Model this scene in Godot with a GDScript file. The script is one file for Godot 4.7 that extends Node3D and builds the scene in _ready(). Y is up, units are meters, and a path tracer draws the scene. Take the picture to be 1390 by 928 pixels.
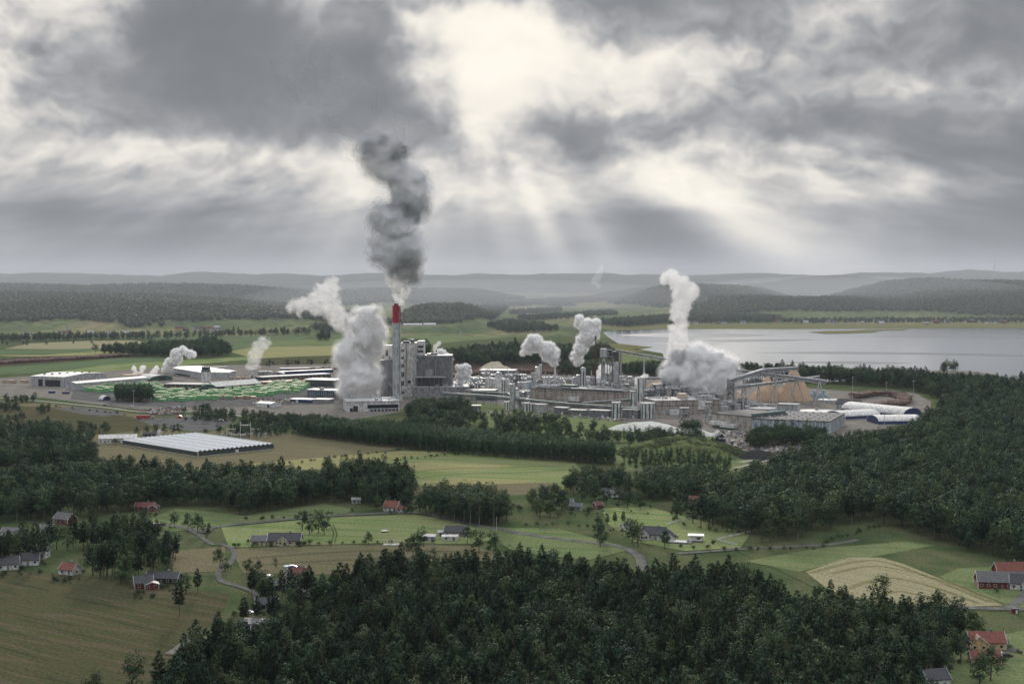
extends Node3D
# A pulp mill and sawmill on a coastal plain, seen from the air under a broken overcast sky.
# y is up, units are metres, the view looks towards -z; the camera hangs 140 m above the plain.

var rng := RandomNumberGenerator.new()
var wobble := FastNoiseLite.new()
var M := {}
var used := {}


# ---------------------------------------------------------------- helpers
func numbered(called: String) -> String:
	var n: int = used.get(called, 0)
	used[called] = n + 1
	return called if n == 0 else "%s_%03d" % [called, n]

func tag(o: Node3D, label := "", category := "", group := "", kind := "") -> Node3D:
	if label: o.set_meta("label", label)
	if category: o.set_meta("category", category)
	if group: o.set_meta("group", group)
	if kind: o.set_meta("kind", kind)
	return o

func thing(called: String, label: String, category: String, at := Vector3.ZERO, turn := 0.0, group := "") -> Node3D:
	var o := Node3D.new()
	o.name = numbered(called)
	add_child(o)
	o.position = at
	o.rotation.y = turn
	tag(o, label, category, group)
	return o

func copy_of(o: Node3D, at: Vector3, turn: float, label := "", group := "") -> Node3D:
	var c: Node3D = o.duplicate()
	c.name = numbered(String(o.name).rstrip("0123456789").trim_suffix("_"))
	add_child(c)
	c.position = at
	c.rotation.y = turn
	if label: c.set_meta("label", label)
	if group: c.set_meta("group", group)
	return c

func part(called: String, mesh: Mesh, mat: Material, parent: Node3D, at := Vector3.ZERO, turn := Vector3.ZERO) -> MeshInstance3D:
	var o := MeshInstance3D.new()
	o.name = called
	o.mesh = mesh
	if mat: o.material_override = mat
	o.position = at
	o.rotation = turn
	parent.add_child(o, true)
	return o

func ground_piece(called: String, mesh: Mesh, mat: Material, at := Vector3.ZERO) -> MeshInstance3D:
	var o := MeshInstance3D.new()
	o.name = numbered(called)
	o.mesh = mesh
	o.material_override = mat
	o.position = at
	add_child(o)
	tag(o, "", "", "", "structure")
	return o

var box_cache := {}
func box(w: float, h: float, d: float) -> Mesh:
	var key := Vector3(snappedf(w, 0.01), snappedf(h, 0.01), snappedf(d, 0.01))
	if not box_cache.has(key):
		var b := BoxMesh.new()
		b.size = key
		box_cache[key] = b
	return box_cache[key]

func cyl(r: float, h: float, top := -1.0, sides := 20) -> Mesh:
	var key := [snappedf(r, 0.01), snappedf(h, 0.01), snappedf(top, 0.01), sides]
	if not box_cache.has(key):
		var c := CylinderMesh.new()
		c.bottom_radius = r
		c.top_radius = r if top < 0.0 else top
		c.height = h
		c.radial_segments = sides
		c.rings = 1
		box_cache[key] = c
	return box_cache[key]

# a bar of square or round section between two points, as a part
func bar(called: String, a: Vector3, b: Vector3, w: float, mat: Material, parent: Node3D, round_bar := false, h := -1.0) -> MeshInstance3D:
	var d := b - a
	var o := part(called, (cyl(w / 2, d.length(), -1, 10) if round_bar else box(w, d.length(), w if h < 0 else h)), mat, parent)
	var y := d.normalized()
	var x := y.cross(Vector3.UP) if absf(y.y) < 0.99 else Vector3.RIGHT
	x = x.normalized()
	o.transform = Transform3D(Basis(x, y, x.cross(y)), (a + b) / 2)
	return o

func tri(st: SurfaceTool, a: Vector3, b: Vector3, c: Vector3) -> void:
	st.add_vertex(a)
	st.add_vertex(b)
	st.add_vertex(c)

func quad(st: SurfaceTool, a: Vector3, b: Vector3, c: Vector3, d: Vector3) -> void:
	tri(st, a, b, c)
	tri(st, a, c, d)

# a prism: the outline (x, y) from z0 to z1, anticlockwise seen from +z
func prism(outline: PackedVector2Array, z0: float, z1: float) -> Mesh:
	var st := SurfaceTool.new()
	st.begin(Mesh.PRIMITIVE_TRIANGLES)
	st.set_smooth_group(-1)
	var n := outline.size()
	for i in n:
		var p := outline[i]
		var q := outline[(i + 1) % n]
		quad(st, Vector3(p.x, p.y, z1), Vector3(p.x, p.y, z0), Vector3(q.x, q.y, z0), Vector3(q.x, q.y, z1))
	var t := Geometry2D.triangulate_polygon(outline)
	for i in range(0, t.size(), 3):
		var a := outline[t[i]]
		var b := outline[t[i + 1]]
		var c := outline[t[i + 2]]
		if (b - a).cross(c - a) < 0:
			var e := b
			b = c
			c = e
		tri(st, Vector3(a.x, a.y, z1), Vector3(c.x, c.y, z1), Vector3(b.x, b.y, z1))
		tri(st, Vector3(a.x, a.y, z0), Vector3(b.x, b.y, z0), Vector3(c.x, c.y, z0))
	st.generate_normals()
	return st.commit()

func dome(r: float, h: float) -> Mesh:
	var s := SphereMesh.new()
	s.radius = r
	s.height = h
	s.is_hemisphere = true
	s.radial_segments = 20
	s.rings = 6
	return s

# a lathe: the profile (radius, y) turned about y
func lathe(profile: PackedVector2Array, sides := 20) -> Mesh:
	var st := SurfaceTool.new()
	st.begin(Mesh.PRIMITIVE_TRIANGLES)
	for k in sides:
		var u := Vector3(cos(TAU * k / sides), 0, sin(TAU * k / sides))
		var v := Vector3(cos(TAU * (k + 1) / sides), 0, sin(TAU * (k + 1) / sides))
		for i in profile.size() - 1:
			var p := profile[i]
			var q := profile[i + 1]
			quad(st, u * p.x + Vector3.UP * p.y, v * p.x + Vector3.UP * p.y, v * q.x + Vector3.UP * q.y, u * q.x + Vector3.UP * q.y)
	st.generate_normals()
	return st.commit()


# ---------------------------------------------------------------- materials
func noise_tex(seed_: int, freq: float, colors: Array, octaves := 4, size := 512, kind := FastNoiseLite.TYPE_SIMPLEX_SMOOTH) -> NoiseTexture2D:
	var n := FastNoiseLite.new()
	n.seed = seed_
	n.noise_type = kind
	n.frequency = freq
	n.fractal_octaves = octaves
	n.fractal_gain = 0.55
	var t := NoiseTexture2D.new()
	t.width = size
	t.height = size
	t.noise = n
	t.seamless = true
	t.seamless_blend_skirt = 0.3
	var g := Gradient.new()
	g.offsets = PackedFloat32Array(range(colors.size()).map(func(i): return 0.18 + 0.64 * i / (colors.size() - 1.0)))
	g.colors = PackedColorArray(colors)
	t.color_ramp = g
	return t

func lin(r: float, g: float, b: float) -> Color:
	return Color(r, g, b).linear_to_srgb()

func flat(r: float, g: float, b: float, rough := 0.8, metal := 0.0) -> StandardMaterial3D:
	var m := StandardMaterial3D.new()
	m.albedo_color = lin(r, g, b)
	m.roughness = rough
	m.metallic = metal
	return m

var grime: NoiseTexture2D
var streaks: NoiseTexture2D
# a painted or cast surface with weathering: the tint times a stained noise laid on in the world's axes
func weathered(r: float, g: float, b: float, rough := 0.75, scale := 0.03) -> StandardMaterial3D:
	var m := flat(r, g, b, rough)
	m.albedo_texture = grime
	m.uv1_triplanar = true
	m.uv1_world_triplanar = true
	m.uv1_scale = Vector3(scale, scale * 0.35, scale)
	return m

var meadow_fine: NoiseTexture2D
# ground cover: a coarse patchwork of two to four tones (world metres per repeat) times a fine grain
func earth(seed_: int, colors: Array, repeat: float, freq := 0.012, rough := 1.0) -> StandardMaterial3D:
	var m := StandardMaterial3D.new()
	m.roughness = rough
	m.specular_mode = BaseMaterial3D.SPECULAR_DISABLED
	m.albedo_texture = noise_tex(seed_, freq, colors, 6)
	m.uv1_triplanar = true
	m.uv1_world_triplanar = true
	m.uv1_scale = Vector3.ONE / repeat
	m.detail_enabled = true
	m.detail_blend_mode = BaseMaterial3D.BLEND_MODE_MUL
	m.detail_albedo = meadow_fine
	m.detail_uv_layer = BaseMaterial3D.DETAIL_UV_2
	m.uv2_triplanar = true
	m.uv2_world_triplanar = true
	m.uv2_scale = Vector3.ONE / 61.0
	return m

# a field worked in rows: the same, with the coarse texture drawn out along the rows by the sheet's own UVs
func rows(seed_: int, colors: Array, freq := 0.02) -> StandardMaterial3D:
	var m := earth(seed_, colors, 1.0, freq)
	m.uv1_triplanar = false
	m.uv1_world_triplanar = false
	m.uv1_scale = Vector3.ONE
	return m


# ---------------------------------------------------------------- the sky
var sky_noise := FastNoiseLite.new()
var sky_warp := FastNoiseLite.new()
# brightness of the cloud cover (display values) on a loose grid: twenty columns over 40 degrees of azimuth, eleven rows from 12 degrees up down to the horizon
var cover := [
	[205, 215, 205, 140, 130, 175, 195, 200, 190, 200, 165, 152, 145, 150, 145, 165, 190, 160, 150, 150],
	[205, 215, 190, 122, 118, 132, 170, 150, 235, 255, 250, 180, 165, 172, 166, 178, 182, 165, 152, 150],
	[200, 190, 165, 128, 121, 130, 138, 126, 205, 255, 252, 240, 232, 222, 185, 180, 180, 172, 155, 150],
	[222, 165, 160, 138, 132, 138, 140, 128, 180, 250, 235, 225, 224, 182, 175, 174, 184, 195, 192, 172],
	[215, 190, 165, 165, 148, 145, 148, 165, 165, 235, 165, 150, 172, 172, 166, 164, 156, 150, 154, 150],
	[205, 208, 210, 208, 205, 215, 225, 215, 185, 205, 195, 175, 205, 212, 212, 208, 192, 150, 140, 142],
	[185, 175, 190, 195, 190, 195, 212, 222, 200, 215, 222, 212, 212, 195, 212, 208, 208, 205, 170, 150],
	[166, 148, 156, 166, 170, 176, 186, 198, 180, 182, 194, 174, 156, 150, 172, 192, 170, 160, 150, 140],
	[168, 158, 158, 160, 162, 166, 172, 180, 166, 170, 178, 162, 150, 146, 152, 172, 184, 164, 150, 142],
	[156, 152, 154, 156, 158, 162, 168, 172, 170, 172, 178, 168, 160, 156, 158, 166, 178, 168, 158, 148],
	[154, 154, 156, 158, 160, 164, 168, 172, 174, 176, 180, 174, 166, 162, 164, 170, 176, 168, 160, 152],
]
const COVER_UP := [11.5, 10.0, 8.75, 7.4, 6.1, 4.85, 3.6, 2.4, 1.3, 0.5, -1.0]

func smooth(t: float) -> float:
	return t * t * (3.0 - 2.0 * t)

func cover_at(col: float, up: float) -> float:
	var r := 0
	while r < 9 and up < COVER_UP[r + 1]:
		r += 1
	var tr := smooth(clampf((COVER_UP[r] - up) / (COVER_UP[r] - COVER_UP[r + 1]), 0, 1))
	var c := clampf(col, 0, 18.999)
	var k := int(c)
	var tc := smooth(c - k)
	return lerpf(lerpf(cover[r][k], cover[r][k + 1], tc), lerpf(cover[r + 1][k], cover[r + 1][k + 1], tc), tr)

const BEAMS := [[1.45, 0.25, 74.0], [0.98, 0.15, -34.0], [0.66, 0.07, 14.0], [0.45, 0.06, 24.0], [0.24, 0.05, 14.0], [-0.2, 0.12, 16.0], [-0.55, 0.1, 9.0]]   # slant, width, strength of the shafts

# cloud radiance (linear) towards an azimuth and height in degrees
func cloud(az: float, up: float) -> Color:
	var calm := smooth(clampf((up + 0.3) / 6.0, 0.0, 1.0))
	var x := az * (0.55 + 0.45 * calm)
	var y := up * 0.9 + 4.0 * (1.0 - exp(-maxf(up, -2.0) / 3.0))          # layers flatten towards the horizon
	# eddies: a slow swirl and a finer one, in degrees
	var wx := sky_warp.get_noise_2d(x, y) * 1.0
	var wy := sky_warp.get_noise_2d(x + 50.0, y + 90.0) * 0.7
	var fx := sky_noise.get_noise_2d(x * 3.4 + wx, y * 3.4 + wy) * 0.5
	var fy := sky_noise.get_noise_2d(x * 3.4 + 71.0, y * 3.4 + 13.0 + wy) * 0.4
	var px := x + wx + fx
	var py := y + wy + fy
	var n1 := sky_noise.get_noise_2d(px * 0.8, py * 1.5)
	var n2 := sky_noise.get_noise_2d(px * 2.6 + 333.0, py * 4.2)
	var puff := 1.0 - absf(sky_noise.get_noise_2d(px * 2.1 + 600.0, py * 3.3)) * 2.6     # heaped, cauliflower edges
	var inside := 1.0 - smooth(clampf((absf(az) - 20.0) / 14.0, 0.0, 1.0))
	inside *= 1.0 - smooth(clampf((up - 12.0) / 9.0, 0.0, 1.0))
	var v := 157.0 + n1 * 84.0
	if inside > 0.0:
		var c := cover_at((az + 20.0) / 40.0 * 19.0 + (wx * 0.42 + fx * 0.6) * (0.25 + 0.75 * calm), up + (wy * 0.42 + fy * 0.7) * calm)
		v = lerpf(v, c + n1 * 14.0 * calm, inside)
	v = 167.0 + (v - 173.0) * 1.2
	var edge := clampf(1.0 - absf(v - 195.0) / 62.0, 0.0, 1.0)
	v += n2 * (17.0 + 40.0 * edge) * (0.2 + 0.8 * calm) + (puff - 0.45) * (4.0 + 22.0 * edge) * calm
	# slanting shafts of light in the air below the gap where the sun stands
	var dx := az + 2.4
	var dy := 10.4 - up
	if dy > 1.5 and absf(az) < 30.0:
		var fan := dx / dy
		var s := sky_warp.get_noise_2d(fan * 9.0, 7.0) * 0.4 + sky_warp.get_noise_2d(fan * 26.0, 70.0) * 0.22
		for q in BEAMS:
			var u: float = (fan - q[0]) / q[1]
			s += q[2] * exp(-u * u) / 62.0
		v += s * 62.0 * smooth(clampf((dy - 3.5) / 4.0, 0, 1)) * smooth(clampf((2.1 - absf(fan)) / 0.7, 0, 1)) * (0.5 + 0.5 * smooth(clampf(up / 1.5, 0, 1)))
	if v > 225.0:
		v = 225.0 + 34.0 * (1.0 - exp(-(v - 225.0) / 34.0))     # the brightest gaps fill in softly
	if v < 152.0:
		v = 152.0 - 28.0 * (1.0 - exp(-(152.0 - v) / 28.0))
	v /= 255.0
	var l := pow(v, 2.2) * (1.0 + 2.8 * smooth(clampf((up - 15.0) / 36.0, 0.0, 1.0)))   # an overcast sky is brightest overhead
	# grey-blue in the thick of the cloud, warm where the light comes through
	var t := clampf((v - 0.5) / 0.45, 0.0, 1.0)
	var cool := Color(0.94, 0.988, 1.065)
	var warm := Color(1.06, 1.0, 0.90)
	var k := cool.lerp(Color(1.0, 0.995, 1.01), clampf(t * 2.0, 0, 1)).lerp(warm, clampf(t * 1.7 - 0.7, 0, 1))
	return Color(l * k.r, l * k.g, l * k.b)

func make_sky() -> Sky:
	sky_noise.seed = 11
	sky_noise.frequency = 0.13
	sky_noise.fractal_octaves = 6
	sky_noise.fractal_gain = 0.56
	sky_warp.seed = 5
	sky_warp.frequency = 0.12
	sky_warp.fractal_octaves = 3
	var w := 4096
	var h := 2048
	var small := Image.create_empty(384, 192, false, Image.FORMAT_RGBF)
	for j in 97:
		var up := 90.0 - (j + 0.5) / 192.0 * 180.0
		for i in 384:
			var az := (i + 0.5) / 384.0 * 360.0 - 180.0
			small.set_pixel(i, j, cloud(az, up))
	for j in range(97, 192):
		for i in 384:
			small.set_pixel(i, j, Color(0.12, 0.13, 0.12))
	small.resize(w, h, Image.INTERPOLATE_CUBIC)
	var x0 := int(w * (0.5 - 27.0 / 360.0))
	var wide := int(w * 54.0 / 360.0)
	var y0 := int(h * (0.5 - 17.0 / 180.0))
	var high := int(h * 17.0 / 180.0) + 3
	var fine := Image.create_empty(wide, high, false, Image.FORMAT_RGBF)
	for j in high:
		var up := 90.0 - (y0 + j + 0.5) / h * 180.0
		for i in wide:
			fine.set_pixel(i, j, cloud((x0 + i + 0.5) / w * 360.0 - 180.0, up))
	small.blit_rect(fine, Rect2i(0, 0, wide, high), Vector2i(x0, y0))
	var m := PanoramaSkyMaterial.new()
	m.panorama = ImageTexture.create_from_image(small)
	var s := Sky.new()
	s.sky_material = m
	return s


# ---------------------------------------------------------------- the lie of the land
const RIDGES := [   # distance, its spread, azimuth as x/distance, its spread, height
	[14500.0, 1500.0, 0.0, 0.9, 168.0], [15500.0, 1300.0, -0.3, 0.13, 18.0], [15000.0, 1500.0, 0.36, 0.1, 40.0],
	[10800.0, 1300.0, -0.24, 0.2, 70.0], [10200.0, 1200.0, 0.16, 0.09, 88.0], [10500.0, 1300.0, 0.3, 0.1, 108.0],
	[8000.0, 900.0, -0.3, 0.17, 92.0], [8300.0, 900.0, -0.06, 0.06, 62.0],
	[6000.0, 900.0, -0.34, 0.17, 62.0], [7400.0, 900.0, 0.14, 0.055, 92.0], [7300.0, 1000.0, 0.33, 0.1, 118.0], [5900.0, 600.0, 0.2, 0.07, 44.0], [5900.0, 650.0, 0.36, 0.08, 62.0],
	[4700.0, 600.0, -0.3, 0.13, 36.0], [4900.0, 380.0, -0.048, 0.028, 42.0], [4400.0, 330.0, -0.13, 0.03, 20.0],
]

func land(x: float, z: float) -> float:
	var d := -z
	if d < 3400.0:
		return 0.0
	var a := x / d
	var h := 0.0
	for r in RIDGES:
		var u: float = (d - r[0]) / r[1]
		var v: float = (a - r[2]) / r[3]
		if absf(v) < 2.2:
			h += r[4] * exp(-u * u - v * v * v * v)
	var rough := wobble.get_noise_2d(x * 0.35, z * 0.35)
	h *= 1.0 + 0.28 * rough
	return maxf(0.0, h * smoothstep(3400.0, 4600.0, d))

# where the far land is wooded rather than tilled
func wooded(x: float, z: float) -> float:
	if x > 60.0 and z > -4150.0:
		return -1.0      # the estuary and its marsh
	var h := land(x, z)
	return h / 16.0 - 0.55 + 1.1 * wobble.get_noise_2d(x * 0.7 + 3000.0, z * 0.35)


func hills_mesh() -> Mesh:
	var st := SurfaceTool.new()
	st.begin(Mesh.PRIMITIVE_TRIANGLES)
	var nr := 190
	var nc := 260
	for r in nr:
		var d := 3300.0 * pow(19000.0 / 3300.0, r / (nr - 1.0))
		for c in nc:
			var a := lerpf(-0.52, 0.52, c / (nc - 1.0))
			var x := a * d
			var h := land(x, -d) + (-0.35 if r < 3 else 0.4)
			var w := wooded(x, -d)
			var tone := wobble.get_noise_2d(x * 2.1 + 77.0, -d * 2.1)
			var green := Color(0.04, 0.052, 0.036).lerp(Color(0.062, 0.068, 0.045), clampf(0.5 + tone, 0, 1))
			var pick := wobble.get_noise_2d(x * 1.2 + 900.0, -d * 0.45)
			var field := Color(0.15, 0.19, 0.085).lerp(Color(0.27, 0.25, 0.14), clampf(pick * 2.2, 0, 1)).lerp(Color(0.10, 0.13, 0.07), clampf(-pick * 2.0, 0, 1))
			st.set_color(field.lerp(green, clampf(w * 4.0, 0, 1)))
			st.add_vertex(Vector3(x, h + (8.0 + 10.0 * tone) * clampf(w * 2.0, 0, 1), -d))
	for r in nr - 1:
		for c in nc - 1:
			var i := r * nc + c
			for k in [i, i + nc, i + nc + 1, i, i + nc + 1, i + 1]:
				st.add_index(k)
	st.generate_normals()
	return st.commit()

func sheet(points: Array, y: float, along := 0.0, across_m := 110.0, along_m := 420.0) -> Mesh:
	var poly := PackedVector2Array(points)
	var t := Geometry2D.triangulate_polygon(poly)
	var st := SurfaceTool.new()
	st.begin(Mesh.PRIMITIVE_TRIANGLES)
	var u := Vector2(cos(along), sin(along))
	for i in range(0, t.size(), 3):
		var a := poly[t[i]]
		var b := poly[t[i + 1]]
		var c := poly[t[i + 2]]
		if (b - a).cross(c - a) < 0:
			var e := b
			b = c
			c = e
		for p in [a, b, c]:
			st.set_normal(Vector3.UP)
			st.set_uv(Vector2(p.dot(u) / along_m, p.dot(u.orthogonal()) / across_m))
			st.add_vertex(Vector3(p.x, y, p.y))
	return st.commit()

# a strip of even width along a line, resampled as a smooth curve
func strip(points: Array, width: float, y: float) -> Mesh:
	var c := Curve2D.new()
	for i in points.size():
		var before: Vector2 = points[maxi(i - 1, 0)]
		var after: Vector2 = points[mini(i + 1, points.size() - 1)]
		var t := (after - before) / 6.0
		c.add_point(points[i], -t, t)
	var line := c.tessellate(4, 3)
	var st := SurfaceTool.new()
	st.begin(Mesh.PRIMITIVE_TRIANGLES)
	var run := 0.0
	for i in line.size():
		var d := (line[mini(i + 1, line.size() - 1)] - line[maxi(i - 1, 0)]).normalized().orthogonal() * width / 2
		if i: run += line[i].distance_to(line[i - 1])
		for s in [-1.0, 1.0]:
			st.set_normal(Vector3.UP)
			st.set_uv(Vector2(run / 40.0, s))
			st.add_vertex(Vector3(line[i].x + d.x * s, y, line[i].y + d.y * s))
		if i:
			var k := i * 2
			for q in [k - 2, k - 1, k + 1, k - 2, k + 1, k]:
				st.add_index(q)
	return st.commit()


func _ready() -> void:
	rng.seed = 20
	wobble.seed = 3
	wobble.frequency = 0.002
	wobble.fractal_octaves = 4

	# camera, sky, sun, exposure, haze
	var cam := Camera3D.new()
	cam.name = "camera"
	add_child(cam)
	cam.position = Vector3(0, 140, 0)
	cam.rotation_degrees = Vector3(-2.578, 0, 0)
	cam.fov = 27.309
	cam.near = 5.0
	cam.far = 60000.0
	cam.current = true
	var env := Environment.new()
	env.background_mode = Environment.BG_SKY
	env.sky = make_sky()
	env.sky_rotation = Vector3(0, PI, 0)
	env.tonemap_mode = Environment.TONE_MAPPER_LINEAR
	env.tonemap_exposure = 1.0
	env.background_energy_multiplier = 1.0
	env.sdfgi_enabled = true
	env.ssao_enabled = true
	env.ssil_enabled = true
	env.fog_enabled = true
	env.fog_density = 0.00002
	env.volumetric_fog_enabled = true
	env.volumetric_fog_density = 0.0
	env.fog_light_color = Color(0.88, 0.94, 1.0)
	var we := WorldEnvironment.new()
	we.name = "environment"
	we.environment = env
	add_child(we)
	var sun := DirectionalLight3D.new()
	sun.name = "sun"
	add_child(sun)
	sun.rotation_degrees = Vector3(-16, 180 + 4, 0)   # low, ahead of the viewer, behind broken cloud
	sun.light_color = Color(1.0, 0.965, 0.92)
	sun.light_energy = 1.35
	sun.light_angular_distance = 6.0
	sun.shadow_enabled = true

	make_materials()
	make_ground()
	make_trees()
	keep_clear()
	make_woods()
	lone_trees()
	plant()
	far_woods()
	make_mill()
	make_houses()
	make_plumes()
	make_haze()

func make_materials() -> void:
	grime = noise_tex(41, 0.02, [Color(0.72, 0.7, 0.67), Color(0.9, 0.89, 0.88), Color(1, 1, 1), Color(1, 1, 1)], 5, 512)
	meadow_fine = noise_tex(42, 0.03, [Color(0.78, 0.79, 0.76), Color(0.9, 0.9, 0.88), Color(1, 1, 0.99)], 6, 1024)
	M.plain = earth(1, [lin(.058, .085, .043), lin(.084, .112, .054), lin(.115, .126, .07), lin(.07, .1, .048)], 420.0)
	M.rough_field = rows(2, [lin(.06, .072, .04), lin(.1, .09, .056), lin(.074, .085, .044), lin(.13, .103, .076), lin(.085, .09, .048)], 0.01)
	M.brown_meadow = rows(3, [lin(.14, .135, .085), lin(.19, .165, .115), lin(.16, .155, .09), lin(.21, .185, .13)], 0.008)
	M.lawn = rows(4, [lin(.115, .165, .076), lin(.15, .195, .092), lin(.185, .208, .112), lin(.13, .178, .082)], 0.007)
	M.bright_field = rows(5, [lin(.15, .21, .085), lin(.185, .245, .1), lin(.25, .27, .145), lin(.165, .225, .09)], 0.006)
	M.straw_field = rows(6, [lin(.27, .25, .165), lin(.32, .295, .2), lin(.27, .26, .165), lin(.34, .315, .215)], 0.007)
	M.pale_strip = rows(7, [lin(.25, .26, .12), lin(.31, .29, .16), lin(.23, .25, .11)], 0.012)
	M.crop = rows(8, [lin(.10, .15, .085), lin(.13, .175, .095), lin(.115, .165, .09)], 0.012)
	M.bark_yard = earth(9, [lin(.06, .045, .04), lin(.10, .075, .065), lin(.07, .055, .05)], 90.0)
	M.gravel = earth(10, [lin(.16, .15, .145), lin(.24, .22, .21), lin(.20, .185, .175), lin(.29, .27, .255)], 160.0)
	M.asphalt = earth(11, [lin(.10, .10, .105), lin(.14, .14, .145), lin(.17, .165, .165)], 120.0)
	M.road = earth(12, [lin(.12, .12, .125), lin(.155, .155, .155), lin(.19, .185, .18)], 60.0)
	M.pale_road = earth(13, [lin(.30, .285, .26), lin(.36, .345, .32), lin(.33, .31, .285)], 60.0)
	M.marsh = earth(14, [lin(.14, .15, .07), lin(.19, .18, .09), lin(.12, .135, .06)], 260.0)
	M.mound = earth(15, [lin(.08, .11, .05), lin(.115, .15, .062), lin(.17, .175, .09), lin(.095, .125, .055)], 70.0, 0.02)
	M.roof_glass = [flat(.62, .65, .67, .25), flat(.55, .58, .6, .22), flat(.68, .7, .71, .3)]
	M.wall_glass = flat(.06, .075, .08, .15)
	M.forest_floor = earth(16, [lin(.025, .03, .018), lin(.04, .04, .025)], 60.0)
	var hl := StandardMaterial3D.new()
	hl.vertex_color_use_as_albedo = true
	hl.roughness = 1.0
	hl.specular_mode = BaseMaterial3D.SPECULAR_DISABLED
	hl.albedo_texture = noise_tex(17, 0.02, [Color(0.6, 0.6, 0.62), Color(0.85, 0.85, 0.85), Color(1, 1, 0.98)], 6, 1024)
	hl.uv1_triplanar = true
	hl.uv1_world_triplanar = true
	hl.uv1_scale = Vector3.ONE / 900.0
	M.hills = hl
	var wt := flat(.14, .148, .155, 0.06)
	wt.metallic_specular = 0.7
	wt.normal_enabled = true
	wt.normal_texture = noise_tex(18, 0.03, [Color.BLACK, Color.WHITE], 5, 512)
	(wt.normal_texture as NoiseTexture2D).color_ramp = null
	(wt.normal_texture as NoiseTexture2D).as_normal_map = true
	(wt.normal_texture as NoiseTexture2D).bump_strength = 3.0
	wt.normal_scale = 0.06
	wt.uv1_triplanar = true
	wt.uv1_world_triplanar = true
	wt.uv1_scale = Vector3.ONE / 45.0
	M.water = wt
	var ruffled := wt.duplicate()
	ruffled.roughness = 0.3
	ruffled.normal_scale = 0.22
	ruffled.albedo_color = lin(.1, .108, .116)
	M.ruffled_water = ruffled
	M.mass_leaf = leaf_material(1, 1, 1)

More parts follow.
